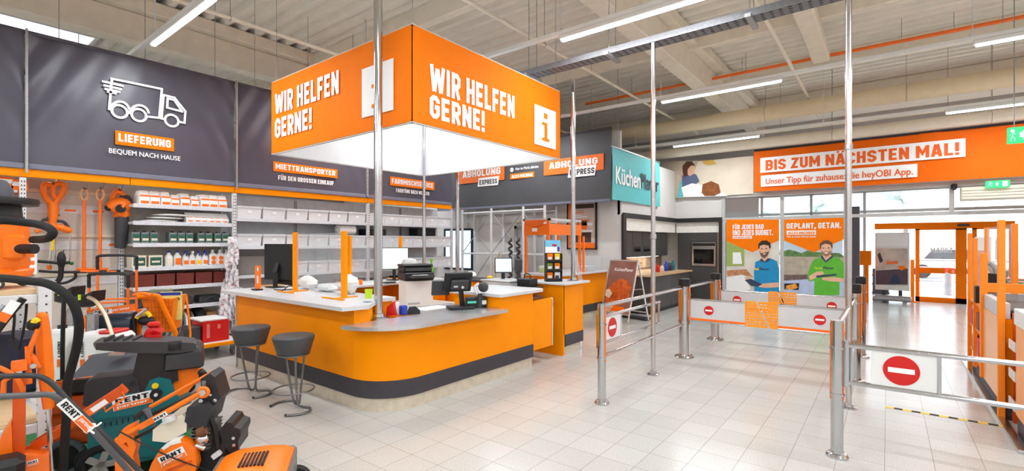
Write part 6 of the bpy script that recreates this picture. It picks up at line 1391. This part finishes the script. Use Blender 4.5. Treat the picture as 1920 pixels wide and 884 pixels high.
obj('pivot_bolt', ls.b().cyl(ls.p(63, 684, -.05), ls.p(63, 684, 0), .014, n=12).cyl(ls.p(36, 696, -.06), ls.p(36, 696, 0), .014, n=12), STEEL, t)
obj('link_rod', ls.tube([(0, 684, -.08), (20, 694, -.08), (36, 708, -.08), (44, 730, -.05)], .012, sub=3), ORED, t)
obj('link_rod', ls.tube([(8, 740, -.06), (9, 712, -.06), (24, 700, -.06)], .012, sub=1), ORED, t)
obj('motor_block', ls.b().box(ls.p(-14, 0).x, ls.p(50, 0).x, -.2, -.04, .4, ls.p(20, 860).z + .05, .03), BLACK, t)
obj('yellow_lever', ls.tube([(63, 606), (66, 600), (72, 604)], .014), YELLOW, t)
obj('lever_mount', ls.b().sph(ls.p(62, 612, .05), .033, 12), BLACK, t)
ls.sticker(t, 52, 874, 15, 10, .1, -.022)
ts = Lo(20, 2.6, .7); t = thing('site_stand', 'black slanted tool frame with label under the wooden rack board', 'frame', ts.o)
obj('frame_tube', ts.tube([(-20, 640), (10, 600), (44, 560)], .018, sub=1), BLACK, t); obj('frame_tube', ts.tube([(-20, 600), (8, 574)], .014, sub=1), GALV, t)
obj('frame_foot', ts.tube([(-20, 640), (-18, 780), (-16, 990)], .018, sub=1), BLACK, t)
c = ts.p(2, 602, -.02); c2_ = ts.p(31, 565, -.02); obj('white_label', ts.b().bar(c, c2_, .004, .045), WHITE, t); obj('orange_label', ts.b().bar(c + Vector((0, -.003, 0)), c + (c2_ - c) * .4 + Vector((0, -.003, 0)), .004, .047), ORED, t)
solo('dark_drill_case', 'dark blue machine body standing in the shade under the rack', 'machine', Lo(8, 3.3).b().box(-.1, .16, -.1, .15, .602, 1.03, .04), mat('dark_navy', (32, 38, 62), .5))
solo('black_lead', 'black electric lead hanging under the rack board', 'cable', B().tube([PD(*q) for q in ((26, 572, 3.0), (27, 600, 2.95), (24, 640, 2.95), (34, 656, 2.95), (46, 610, 2.95), (50, 570, 3.0), (49, 562, 3.05))], .007, 6), BLACK)
# long orange lever
lv = Lo(140, 2.85, .5); t = thing('drawbar', 'long orange square drawbar with forked end lying before the shredder', 'drawbar', lv.o)
obj('bar', lv.b().bar(lv.p(112, 808), lv.p(231, 730), .05, .052), DORANGE, t)
obj('end_cap', lv.b().bar(lv.p(231, 730), lv.p(234, 728), .056, .058), DORANGE, t)
for s in (-.06, .05): obj('fork', lv.b().bar(lv.p(118, 806, s * .4), lv.p(104, 812, s), .014, .05).bar(lv.p(104, 812, s), lv.p(56, 842, s), .014, .05), DORANGE, t)
obj('wire_handle', lv.tube([(232, 732, -.03), (236, 744, -.03), (200, 770, -.03), (198, 762, -.03)], .006, sub=1), ORED, t)
obj('white_label', lv.b().bar(lv.p(158, 779, -.028), lv.p(202, 750, -.028), .004, .03), WHITE, t); obj('orange_label', lv.b().bar(lv.p(156, 780, -.03), lv.p(174, 768, -.03), .004, .031), ORED, t)
obj('fork_bolt', lv.b().cyl(lv.p(52, 838, -.09), lv.p(56, 848, .08), .02, n=12), CHROME, t)
obj('support_leg', lv.b().bar(lv.p(60, 842), (lv.p(60, 842).x, 0, .013), .04, .04), DORANGE, t)
# mower with grey handle and orange hood
mo = Lo(475, 2.85, .3, 0); t = thing('lawn_scarifier', 'orange hooded lawn machine with long grey handle at the picture bottom', 'lawn machine', mo.o)
hood = mo.b()
sec = [(402, .28, 884, .18), (412, .28, 870, .21), (440, .29, 858, .23), (490, .31, 854, .24), (525, .33, 856, .23), (540, .34, 866, .20), (545, .345, 876, .17)]
rings = []
for x, zb, yt, hw in sec:
    q = mo.p(x, yt); rr = []
    for k in range(13):
        a = math.pi * k / 12; rr.append(Vector((q.x, -hw * math.cos(a) * (1 if True else 0), zb + (q.z - zb) * (abs(math.sin(a)) ** .55))))
    rings.append(rr)
obj('hood', hood.ring(rings), OPLAST, t)
b = mo.b()
for k in range(7):
    x0 = mo.p(455 + k * 7, 850); b.box(x0.x, x0.x + .014, -.13, .05, mo.p(480, 862).z - .02, mo.p(480, 855).z + .004, .003)
obj('vent_grille', b, BLACK, t)
b = mo.b(); rings = []
for x, hw in ((398, .2), (410, .24), (480, .26), (540, .245), (549, .2)):
    q = mo.p(x, 880); rings.append([Vector((q.x, s * hw, z)) for s, z in ((-1, .15), (-1, .33), (1, .33), (1, .15))])
obj('lower_deck', b.ring(rings), mat('stone_grey_plastic', (112, 110, 106), .5), t)
obj('yellow_warning', mo.b().box(.12, .2, -.27, -.262, .25, .29), YELLOW, t); obj('white_label', mo.b().ext([(0, 0), (.06, .02), (.055, .05), (-.005, .035)], mo.p(422, 874, -.23) + Vector((0, 0, .0)), X1, Z1, (0, -.004, 0)), WHITE, t)
for x in (-.2, .2):
    for y in (-.22, .22): obj('wheel', mo.b().cyl((x, y - .03, .1), (x, y + .03, .1), .1, n=24), BLACKR, t)
hm = mat('handle_grey', (92, 92, 94), .4, .3)
nb = [PD(*q) for q in ((-120, 746, 2.05), (0, 744, 2.1), (70, 741, 2.14), (92, 741, 2.16), (110, 750, 2.18), (163, 797, 2.28), (202, 840, 2.36), (245, 888, 2.46), (330, 985, 2.62))]
fb = [PD(*q) for q in ((-120, 706, 2.35), (0, 706, 2.4), (60, 705, 2.44), (80, 709, 2.46), (100, 722, 2.48), (124, 748, 2.5), (172, 794, 2.56), (204, 826, 2.6), (250, 872, 2.66), (340, 962, 2.74))]
obj('handle_bar', B().tube(nb, .0135, 12, 6), hm, t); obj('handle_bar', B().tube(fb, .0135, 12, 6), mat('handle_black', (50, 50, 52), .4), t)
obj('cross_grip', B().tube([nb[0], (nb[0] + fb[0]) / 2 - Vector((.05, .03, 0)), fb[0]], .015, 10), BLACKR, t)
p, q_ = PD(112, 752, 2.165), PD(168, 806, 2.27); e = (q_ - p); n_ = Vector((.85, -.2, .45)).normalized(); v_ = n_.cross(e).normalized(); n_ = e.normalized().cross(v_)
pl_ = obj('rent_sticker', B().ext([(0, -.02), (e.length, -.02), (e.length, .02), (0, .02)], p + n_ * .014, e.normalized(), v_, n_ * .002), WHITE, t)
obj('lettering', B().text('RENT', p + n_ * .0165 + e * .06 - v_ * .013, e.normalized(), v_, e.length * .46, .026, .001), BLACK, pl_)
g_ = obj('orange_band', B().ext([(e.length * .56, -.018), (e.length * .99, -.018), (e.length * .99, .018), (e.length * .56, .018)], p + n_ * .016, e.normalized(), v_, n_ * .0012), ORED, pl_)
obj('lettering', B().text('partner', p + n_ * .018 + e * .6 - v_ * .01, e.normalized(), v_, e.length * .36, .02, .001), WHITE, g_)
obj('cable_tie', B().torus(PD(168, 803, 2.27), .022, .004, e, 16, 6).tube([PD(168, 803, 2.24), PD(180, 800, 2.2), PD(190, 793, 2.2)], .004, 6).tube([PD(166, 806, 2.24), PD(176, 813, 2.2)], .004, 6), WHITE, t)
# shredder
sh = Lo(300, 3.6, .55, -.21); t = thing('garden_shredder', 'teal garden shredder with black top and orange collector', 'shredder', sh.o)
obj('lower_housing', sh.sil([(166, 784), (184, 762), (219, 740), (269, 738), (281, 714), (299, 708), (320, 713), (329, 739), (356, 772), (342, 845), (293, 860), (250, 871), (163, 871)], -.21, .21), TEALP, t)
b = sh.b()
for k in range(11): b.bar(sh.p(186 + k * 11, 804 - k * 2.4, -.214), sh.p(186 + k * 11, 796 - k * 2.4, -.214), .014, .006)
obj('vent_slots', b, BLACK, t)
for q1, q2 in (((175, 790), (350, 766)), ((165, 868), (300, 856))): obj('side_rib', sh.b().bar(sh.p(*q1, -.213), sh.p(*q2, -.213), .01, .013), mat('teal_dark', (10, 84, 92), .4), t)
obj('funnel', sh.sil([(258, 660), (330, 660), (334, 716), (262, 738), (240, 738)], -.19, .06), mat('funnel_black', (40, 37, 37), .45), t)
obj('motor_cover', sh.sil([(154, 762), (158, 722), (172, 712), (246, 704), (258, 712), (262, 738), (219, 742), (180, 770)], -.2, -.02), mat('motor_black', (46, 46, 50), .5), t)
b = sh.b(); rings = []
for x, h, zt_, yb_ in ((173, .10, 645, 651), (180, .17, 643, 657), (250, .19, 640, 662), (330, .19, 641, 663), (362, .17, 643, 659), (368, .13, 647, 654)):
    a0, a1 = sh.p(x, yb_), sh.p(x, zt_); hh = h * .6; rings.append([Vector((a0.x, -.11 - hh, a0.z)), Vector((a0.x, -.11 - hh - .015, a1.z)), Vector((a0.x, -.11 + hh + .02, a1.z)), Vector((a0.x, -.11 + hh, a0.z))])
obj('top_tray', b.ring(rings), mat('tray_black', (66, 66, 69), .42), t)
b = sh.b()
for x in (196, 214, 232, 250): b.bar(sh.p(x, 642, -.2) + Z1 * .012, sh.p(x + 8, 642, -.02) + Z1 * .012, .014, .02)
obj('tray_rib', b, DGREY, t)
obj('lettering', sh.b().text('Turbine-Cut', sh.p(269, 657, -.222), X1, Z1, 28 * sh.k, 5 * sh.k, .003), WHITE, t); obj('lettering', sh.b().text('System', sh.p(299, 656.5, -.222), X1, Z1, 17 * sh.k, 4.4 * sh.k, .003, 0, .0), mat('print_grey', (150, 150, 150), .6), t)
rh = sh.tube([(270, 641, -.02), (276, 630, -.02), (284, 627, -.02), (298, 632, -.02)], .03, rs=[.026, .032, .032, .03]); rh.bar(sh.p(268, 640, -.02), sh.p(298, 640, -.02), .08, .04).box(sh.p(270, 640).x, sh.p(296, 640).x, -.06, .02, sh.p(0, 642).z, sh.p(0, 632).z, .01)
obj('red_handle', rh, RED, t)
obj('red_knob', sh.b().cyl(sh.p(249, 720, -.19), sh.p(249, 720, -.16), .03, n=20).cyl(sh.p(249, 720, -.21), sh.p(249, 720, -.19), .016, n=14, m=1), [mat('red_orange_knob', (226, 58, 24), .4), BLACK], t)
obj('yellow_sticker', sh.b().cyl(sh.p(291, 724, -.213), sh.p(291, 724, -.21), .02, n=20), YELLOW, t)
obj('black_knob', sh.b().cyl(sh.p(293, 739, -.24), sh.p(293, 739, -.21), .036, n=22).cyl(sh.p(293, 739, -.245), sh.p(293, 739, -.24), .012, n=12, m=1), [BLACK, GREYM], t)
sh.sticker(t, 213, 772, 55, 22, .12, -.213)
cl = obj('collector', sh.sil([(318, 690), (371, 684), (371, 716), (352, 738), (336, 746), (328, 742)], -.17, .13), OPLAST, t)
b = sh.b(); rings = []
for z_, w_, d_ in ((694, 30, .18), (690, 31.5, .2), (664, 30, .19), (654, 25, .15), (651, 18, .1)):
    a = sh.p(344, z_); r_ = w_ * sh.k; rings.append([Vector((a.x + r_ * x, -.03 + d_ * y, a.z + (.02 * x if False else 0))) for x, y in ((-1, -.8), (-.85, -1), (.85, -1), (1, -.8), (1, .8), (.85, 1), (-.85, 1), (-1, .8))])
obj('collector_lid', b.ring(rings), mat('lid_black', (48, 48, 51), .35), t)
b = sh.b()
for k in range(8): x = sh.p(316 + k * 3.2, 0).x; b.box(x, x + .006, -.236, -.20, sh.p(0, 688).z, sh.p(0, 668).z)
obj('lid_vent', b, BLACK, t)
obj('latch', sh.b().box(sh.p(348, 0).x, sh.p(354, 0).x, -.2, -.165, sh.p(0, 711).z, sh.p(0, 694).z, .006), BLACK, t)
obj('side_knob', sh.b().sph(sh.p(378, 699), .025, 12), BLACK, t)
for y in (-.2, .16):
    w_ = obj('wheel', sh.b().torus((sh.p(190, 0).x, y, .15), .105, .03, (0, 1, 0), 28, 10), BLACKR, t)
    b = sh.b().cyl((sh.p(190, 0).x, y - .02, .15), (sh.p(190, 0).x, y + .02, .15), .035, n=16)
    for k in range(5): a = k * 2 * math.pi / 5; b.bar((sh.p(190, 0).x, y - .01, .15), (sh.p(190, 0).x + .1 * math.cos(a), y - .01, .15 + .1 * math.sin(a)), .03, .04)
    obj('rim', b, mat('rim_grey', (150, 148, 144), .4), w_)
obj('stand_foot', sh.b().box(sh.p(300, 0).x, sh.p(336, 0).x, -.18, .18, .012, .09, .01).box(sh.p(170, 0).x, sh.p(215, 0).x, -.16, .16, .05, .12, .01), BLACK, t)
# tiller
ti = Lo(335, 3.0, .25, -.15); t = thing('rotary_tiller', 'orange rotary tiller with folded tubes and cream fuel tank', 'tiller', ti.o)
obj('handle_tube', ti.tube([(234, 797, .16), (365, 724, .16)], .0135, sub=1), OPLAST, t)
ht_ = ti.tube([(236, 816, -.14), (376, 738, -.14)], .016, sub=1); obj('handle_tube', ht_, OPLAST, t)
obj('tube_eye', ti.b().torus(ti.p(380, 737, -.14), .026, .011, (0, 1, 0), 24, 8).cyl(ti.p(380, 737, -.155), ti.p(380, 737, -.12), .018, n=16, m=1), [OPLAST, STEEL], t)
obj('grip', ti.tube([(204, 817, .16), (234, 797, .16)], .018, sub=1), DGREY, t)
obj('control_rod', ti.tube([(238, 832, -.1), (345, 781, -.1)], .010, sub=1), BLACK, t); obj('control_rod', ti.tube([(250, 800, .0), (360, 748, .0)], .012, sub=1), BLACK, t)
obj('lever_link', ti.tube([(267, 772, -.1), (272, 784, -.1), (281, 806, -.1)], .014, sub=3, rs=[.02, .014, .012]), mat('link_grey', (96, 102, 110), .4), t)
c = ti.p(281, 797, -.158); u_ = (ti.p(314, 779, -.158) - c); 
pl_ = obj('white_label', ti.b().bar(ti.p(262, 803, -.157), ti.p(314, 774, -.157), .004, .028), ORED, t); obj('white_patch', ti.b().bar(ti.p(290, 787.5, -.160), ti.p(314, 774, -.160), .003, .026), WHITE, pl_)
uu = u_.normalized(); vv = Vector((-uu.z, 0, uu.x)); obj('lettering', ti.b().text('RENT', ti.p(292, 789, -.162), uu, vv, .07, .016, .001), BLACK, pl_)
obj('bracket', ti.sil([(214, 826), (226, 808), (247, 798), (244, 822), (250, 842), (244, 862), (232, 834), (222, 838)], -.12, -.06), OPLAST, t)
obj('frame_plate', ti.sil([(206, 830), (222, 838), (240, 852), (246, 890), (240, 985), (208, 985)], -.1, -.04), OPLAST, t)
obj('bracket_plate', ti.sil([(370, 716), (388, 706), (397, 712), (409, 752), (396, 766), (372, 752)], -.1, .08), mat('bracket_black', (36, 36, 38), .5), t)
obj('bolt', ti.b().cyl(ti.p(374, 755, -.13), ti.p(374, 755, -.09), .012, n=12).cyl(ti.p(398, 756, -.11), ti.p(398, 756, -.09), .012, n=12).cyl(ti.p(390, 745, -.11), ti.p(390, 745, -.09), .008, n=12), CHROME, t)
obj('white_tag', ti.b().box(ti.p(373, 0).x, ti.p(381, 0).x, -.106, -.1, ti.p(375, 728).z, ti.p(375, 719).z), TUBEG, t)
obj('fuel_tank', ti.sil([(284, 829), (285, 808), (300, 796), (340, 779), (350, 786), (348, 812), (310, 832)], -.14, .14), CREAM, t)
obj('tank_cap', ti.b().cyl(ti.p(318, 790), ti.p(316, 781), .035, n=18), GREYM, t)
obj('air_box', ti.sil([(347, 790), (352, 764), (388, 757), (397, 766), (388, 800), (360, 802)], -.16, .12), mat('airbox_black', (42, 42, 46), .5), t)
obj('engine_block', ti.b().box(ti.p(352, 0).x, ti.p(392, 0).x, -.12, .10, .36, .54, .03), mat('engine_grey', (96, 92, 88), .5, .5, var=.5, scale=30), t)
b = ti.b()
for k in range(6): b.box(ti.p(354, 0).x, ti.p(392, 0).x, -.135, .1, .40 + k * .022, .408 + k * .022, .002)
obj('cooling_fins', b, mat('fin_metal', (96, 94, 92), .4, .6), t)
obj('exhaust', ti.b().cyl(ti.p(372, 812, -.15), ti.p(386, 806, -.15), .03, n=16), mat('rust_metal', (120, 78, 54), .7, .3), t)
obj('carburettor', ti.b().sph(ti.p(378, 826, -.14), (.04, .03, .035), 12).cyl(ti.p(366, 836, -.15), ti.p(384, 842, -.15), .016, n=12), STEEL, t)
obj('black_pipe', ti.tube([(390, 790, -.1), (398, 815, -.1), (402, 840, -.1), (404, 850, -.1)], .016), BLACK, t)
gd = obj('belt_guard', ti.sil([(270, 920), (292, 862), (308, 836), (326, 824), (344, 819), (358, 825), (371, 842), (375, 866), (371, 880), (354, 905), (320, 930)], -.2, -.13), OPLAST, t)
obj('guard_edge', ti.sil([(310, 834), (326, 823), (344, 818), (347, 824), (328, 829), (314, 838)], -.203, -.13), WHITEP, gd)
obj('guard_rib', ti.b().bar(ti.p(300, 884, -.203), ti.p(366, 858, -.203), .006, .012), DORANGE, gd)
ti.sticker(t, 312, 870, 42, 19, .42, -.202)
obj('tine_cover', ti.sil([(408, 812), (418, 798), (430, 800), (434, 808), (446, 812), (447, 822), (442, 834), (442, 850), (428, 858), (412, 840)], -.1, .12), BLACK, t)
obj('bolt', ti.b().cyl(ti.p(434, 827, -.115), ti.p(434, 827, -.1), .01, n=12).cyl(ti.p(435, 840, -.115), ti.p(435, 840, -.1), .01, n=12), CHROME, t)
obj('transmission', ti.b().box(ti.p(340, 0).x, ti.p(430, 0).x, -.1, .1, .18, .44, .04), mat('gearbox_black', (30, 30, 32), .6), t)
obj('white_part', ti.b().bar(ti.p(396, 862, -.12), ti.p(410, 852, -.12), .03, .03), GREYM, t)
obj('control_cable', ti.tube([(225, 806, -.17), (290, 832, -.21), (345, 856, -.21), (400, 880, -.18), (430, 890, -.15)], .004, sub=4, n=6), BLACK, t)
for y in (-.24, .2): obj('wheel', ti.b().torus((0, y, .14), .095, .035, (0, 1, 0), 26, 10).cyl((0, y - .02, .14), (0, y + .02, .14), .08, n=20), BLACKR, t)
obj('axle', ti.b().cyl((0, -.24, .14), (0, .2, .14), .015, n=10).box(-.03, .03, -.05, .05, .1, .3), STEEL, t)
# cart with wheels below the plate machine
pw = Lo(131, 3.45, .3); t = thing('plate_cart', 'orange-red cart with a grey rimmed wheel behind the drawbar', 'cart', pw.o)
w_ = obj('wheel', pw.b().torus((0, -.05, .135), .105, .024, (0, 1, 0), 28, 10), mat('tyre_grey', (84, 92, 100), .6), t); obj('hub', pw.b().cyl((0, -.07, .135), (0, -.03, .135), .085, n=24), BLACKR, w_)
obj('wheel', pw.b().torus((.17, -.1, .10), .08, .022, (0, 1, 0), 24, 8).cyl((.17, -.12, .1), (.17, -.08, .1), .065, n=20), BLACKR, t)
obj('cart_body', pw.b().box(-.12, .2, -.02, .1, .2, .42, .02).box(-.12, .16, -.03, .1, .42, .55, .02), DORANGE, t)
obj('engine', pw.b().box(-.02, .18, -.02, .09, .55, .66, .03), BLACK, t)
# dark topped bench machine
bm_ = Lo(205, 3.85, .3); t = thing('tile_saw_bench', 'orange bench machine with dark flat top behind the shredder', 'bench', bm_.o)
obj('bench_top', bm_.b().ring([[bm_.p(x, y, d_) for x, y, d_ in ((142, 706, -.1), (268, 688, -.1), (252, 668, .35), (128, 684, .35))], [bm_.p(x, y, d_) for x, y, d_ in ((142, 712, -.1), (268, 694, -.1), (252, 674, .35), (128, 690, .35))]]), mat('bench_dark', (70, 74, 82), .5), t)
obj('front_rail', bm_.b().bar(bm_.p(118, 716, -.12), bm_.p(272, 694, -.12), .03, .06), ORED, t)
obj('rear_rail', bm_.b().bar(bm_.p(120, 690, .36), bm_.p(262, 670, .36), .03, .03), ORED, t)
for x in (126, 264):
    for d_ in (-.1, .34): obj('leg', bm_.b().bar((bm_.p(x, 0).x, d_, .012), bm_.p(x, 706, d_), .03, .03), BLACK, t)
obj('steel_plate', bm_.b().box(bm_.p(196, 0).x, bm_.p(228, 0).x, .05, .2, bm_.p(0, 690).z + .03, bm_.p(0, 690).z + .045), STEEL, t)
obj('under_motor', bm_.b().box(bm_.p(150, 0).x, bm_.p(235, 0).x, -.05, .3, .3, .42, .03).box(bm_.p(180, 0).x, bm_.p(200, 0).x, .05, .2, .012, .3), BLACK, t)
# white water tanks
for i, (px, d, w_, top, bot, lb) in enumerate(((123, 4.5, 17, 616, 686, 'narrow white water tank left behind the black hose'), (196, 4.5, 44, 624, 686, 'wide white water tank with orange mark behind the bench machine'))):
    wt = Lo(px, d); t = thing('water_tank', lb, 'tank', wt.o); k = wt.k; a = wt.p(px, top).z; zz_ = wt.p(px, bot).z
    b = wt.b(); b.ring([[Vector((x * w_ * k * s, y * .13 * s, z)) for x, y in ((-1, -.7), (-.8, -1), (.8, -1), (1, -.7), (1, .7), (.8, 1), (-.8, 1), (-1, .7))] for s, z in ((.98, .012), (1, .05), (1, a - .03), (.9, a))])
    obj('tank_body', b, WHITEP, t); obj('tank_cap', wt.b().cyl((-.03, 0, a - .01), (-.03, 0, a + .03), .035, n=16), WHITEP if i else BLACK, t)
    x = (9 if i == 0 else -22) * k
    obj('orange_mark', wt.b().box(x, x + .04, -.134, -.13, zz_ + .02, zz_ + .09), ORED, t)
    obj('lettering', wt.b().text('LOGNI', (x + .034, -.134, zz_ + .11), Z1, -X1, .14, .026, .002), BLACK, t)
    if i: obj('red_lid', wt.b().box(.02, .16, -.1, .1, a, a + .03, .01), RED, t)
# grey machine with bent steel outlet tube and black cups
for i, (px, py, d) in enumerate(((132, 550, 4.9), (170, 558, 4.75))):
    gm = Lo(px, d); t = thing('drain_machine', 'black funnel head on a grey post, ' + ('left one behind the hose' if i == 0 else 'right one with bent steel tube'), 'machine', gm.o)
    obj('post', gm.b().box(-.05, .03, 0, .07, .0 + .012, gm.p(px, py + 30).z, .01), GALV, t); 
    obj('post_edge', gm.b().box(-.065, -.05, 0, .07, .3, gm.p(px, py + 34).z), ORED, t)
    obj('funnel_head', gm.b().lathe(gm.p(px - 8, py + 18), [(.05, 0), (.09, .02), (.09, .10), (.06, .12)], 18).ring([[gm.p(px - 8, py - 2, s) for s in (-.06, .06)] + [gm.p(px - 8, py + 14, s) for s in (.06, -.06)], [gm.p(px + 16, py - 13, s) for s in (-.08, .08)] + [gm.p(px + 14, py + 6, s) for s in (.08, -.08)]]), BLACK, t)
    obj('yellow_mark', gm.b().box(-.035, -.018, -.1, -.085, gm.p(px, py + 3).z, gm.p(px, py - 7).z), LIME, t)
    if i: obj('outlet_tube', B().tube([PD(*q) for q in ((166, 558, 4.62), (180, 566, 4.55), (196, 588, 4.45), (206, 614, 4.35), (214, 640, 4.25), (224, 664, 4.2), (233, 698, 4.18))], .017, 12), mat('tarnished_steel', (200, 178, 150), .3, .8), t)
bp = Lo(118, 3.9); solo('black_rod', 'upright black rod standing behind the hose', 'rod', bp.tube([(120, 560), (118, 620), (117, 700), (117, 852)], .015, sub=2), BLACK)
# roller with orange frame and handles
ro = Lo(222, 5.0, .2); t = thing('lawn_roller', 'black drum roller with orange rental banner frame', 'roller', ro.o)
dr = obj('drum', ro.b().cyl(ro.p(186, 610), ro.p(256, 607), .125, n=32), mat('drum_dark', (52, 60, 74), .3, .3), t)
obj('banner_plate', ro.b().bar(ro.p(176, 586, -.1), ro.p(264, 574, -.1), .02, .07), ORED, t)
u_ = (ro.p(264, 574) - ro.p(176, 586)).normalized(); v_ = Vector((-u_.z, 0, u_.x))
w2 = obj('white_field', ro.b().ext([(0, 0), (.16, 0), (.16, .045), (0, .045)], ro.p(190, 589, -.112), u_, v_, (0, -.003, 0)), WHITE, t); obj('lettering', ro.b().text('RENT', ro.p(192, 587, -.116), u_, v_, .13, .03, .002), BLACK, w2)
obj('lettering', ro.b().text('partner', ro.p(222, 583, -.113), u_, v_, .17, .03, .003), WHITE, t)
for x in (176, 262): obj('side_frame', ro.b().bar(ro.p(x, 580), ro.p(x - 2, 640), .03, .03).bar(ro.p(x - 2, 640), (ro.p(x, 0).x, 0, .012), .03, .03), ORED, t)
obj('support', ro.b().box(-.15, .15, -.05, .05, .012, .72, .01), BLACK, t)
obj('yellow_handle', ro.tube([(266, 594, -.1), (274, 586, -.1), (286, 585, -.1), (292, 592, -.1)], .02), YELLOW, t)
obj('grip_body', ro.b().sph(ro.p(280, 600, -.06), (.08, .05, .05), 12).cyl(ro.p(258, 596, -.08), ro.p(262, 640, -.08), .02, n=10), BLACK, t)
obj('steel_lever', ro.tube([(268, 590, -.12), (288, 576, -.12)], .016, sub=1), STEEL, t)
for i, (xa, xb, yt, yb_, d, lb) in enumerate(((183, 256, 480, 640, 6.0, 'tall orange trolley handle frame with black grip'), (167, 240, 514, 600, 5.5, 'lower orange trolley handle frame with black grip'))):
    tr_ = Lo((xa + xb) / 2, d); t = thing('hand_trolley', lb, 'trolley', tr_.o); z0 = tr_.p(0, yb_).z
    obj('grip', tr_.tube([(xa, yt + 26), (xa, yt + 8), (xa + 6, yt), (xb - 6, yt), (xb, yt + 8), (xb, yt + 26)], .018, sub=4), BLACK, t)
    b = tr_.b()
    for x in (xa, xb): b.cyl(tr_.p(x, yt + 24), (tr_.p(x, 0).x, 0, .1), .014, n=10)
    b.cyl(tr_.p(xa, 562 if i == 0 else 570), tr_.p(xb, 560 if i == 0 else 566), .012, n=10).cyl((tr_.p(xa, 0).x, 0, .2), (tr_.p(xb, 0).x, 0, .2), .014, n=10)
    obj('frame', b, ORED, t)
    for x in (xa, xb): obj('wheel', tr_.b().torus((tr_.p(x, 0).x, .05, .1), .07, .025, (1, 0, 0), 20, 8), BLACKR, t)
    obj('nose_plate', tr_.b().box(tr_.p(xa, 0).x, tr_.p(xb, 0).x, -.2, 0, .03, .05), ORED, t)
# shopping trolley basket
sb = Lo(303, 5.3, .35, -.2); t = thing('basket_trolley', 'orange shopping trolley with deep plastic basket', 'trolley', sb.o)
b = sb.b(); P4 = lambda x0, x1, y, d0, d1: [sb.p(x0, y, d0), sb.p(x1, y, d0), sb.p(x1, y, d1), sb.p(x0, y, d1)]
b.ring([P4(280, 318, 624, -.18, .18), P4(266, 326, 560, -.22, .28), P4(269, 324, 560, -.205, .265), P4(282, 316, 622, -.17, .17)])
bs = obj('basket', b, mat('orange_basket', (250, 134, 14), .45, var=.05), t)
b = sb.b()
for k in range(6): y = 566 + k * 10; s = (y - 560) / 64; b.bar(sb.p(266 + 14 * s, y, -.224 + .04 * s), sb.p(326 - 8 * s, y, -.224 + .04 * s), .006, .012)
for k in range(9): x = 269 + k * 7; b.bar(sb.p(x, 560, -.226), sb.p(281 + (x - 267) * .64, 624, -.186), .01, .006)
obj('basket_ribs', b, mat('orange_basket_rib', (226, 110, 6), .5), bs)
obj('frame_tube', sb.tube([(262, 556, -.26), (296, 554, -.26), (304, 562, -.26), (326, 612, -.24), (330, 626, -.22), (320, 642, -.2), (300, 655, -.1), (296, 700, 0), (296, 756, .05)], .024, sub=4), ORANGE2, t)
obj('frame_tube', sb.tube([(316, 566, .45), (332, 640, .3), (336, 668, .2), (340, 756, .2)], .012, sub=3), ORANGE2, t)
obj('handle_bar', sb.tube([(252, 554, -.2), (272, 550, -.26), (290, 553, -.28)], .02, sub=3), OPLAST, t)
obj('lower_frame', sb.b().bar((-.12, -.1, .14), (.3, .35, .14), .03, .03).bar((-.12, .3, .14), (.3, -.1, .14), .03, .03), ORANGE2, t)
for x, y in ((-.1, -.1), (.3, .35), (-.1, .3), (.28, -.1)): obj('wheel', sb.b().cyl((x, y - .02, .062), (x, y + .02, .062), .06, n=18).bar((x, y, .06), (x, y, .15), .03, .03), BLACKR, t)
b = sb.b(); b.T = b.T @ T3(sb.p(284, 585, .12)); b.box(-.10, .09, -.05, .05, -.12, .21, .004); solo('goods_carton', 'grey-green carton standing in the orange trolley basket', 'carton', b, mat('carton_greygreen', (128, 134, 116), .6, var=.2, scale=10))
b = sb.b(); b.T = b.T @ T3(sb.p(307, 585, .0)); b.box(-.09, .11, -.03, .03, -.12, .19, .004); b.box(-.11, .11, -.032, -.03, .155, .19, 0, 2).bar((-.08, -.034, .02), (.1, -.034, .12), .006, .02, 1); solo('yellow_carton', 'yellow-green carton with machine picture in the trolley basket', 'carton', b, [mat('carton_yellow', (226, 224, 130), .6, var=.1), DGREY, BLUE])
# flat trolley with red machine box
ft = thing('flat_trolley', 'low flat trolley with orange edge before the cleaning shelf', 'trolley', (-7.9, 2.8, 0))
obj('platform', B().box(-8.35, -7.52, 2.2, 3.2, .185, .215, .003), GREYM, ft)
obj('edge_rail', B().box(-7.53, -7.49, 2.18, 3.24, .175, .225, .006).box(-8.37, -8.33, 2.18, 3.24, .175, .225, .006), ORANGE, ft)
for x in (-8.2, -7.62):
    for y in (2.35, 3.08): obj('caster', B().cyl((x, y - .02, .06), (x, y + .02, .06), .058, n=18).box(x - .02, x + .02, y - .03, y + .03, .1, .185).box(x - .03, x + .03, y - .03, y + .03, .07, .12, .01), TUBEG, ft)
rb = thing('red_machine_box', 'red metal box machine with white top on the flat trolley', 'machine', (-7.85, 2.85, .2155))
obj('box_body', B().box(-8.1, -7.68, 2.72, 3.06, .2155, .52, .008), RED, rb); obj('white_top', B().box(-8.12, -7.68, 2.68, 3.04, .52, .545, .006), WHITEP, rb)
obj('front_grille', B().box(-7.95, -7.72, 2.52, 2.71, .2155, .46, .02).cyl((-7.84, 2.5, .33), (-7.84, 2.52, .33), .08, n=20), DGREY, rb)
obj('print_label', B().box(-7.68, -7.677, 2.76, 2.80, .28, .48).box(-7.68, -7.677, 2.9, 2.94, .40, .46), mat('label_pink', (226, 120, 110), .6), rb)
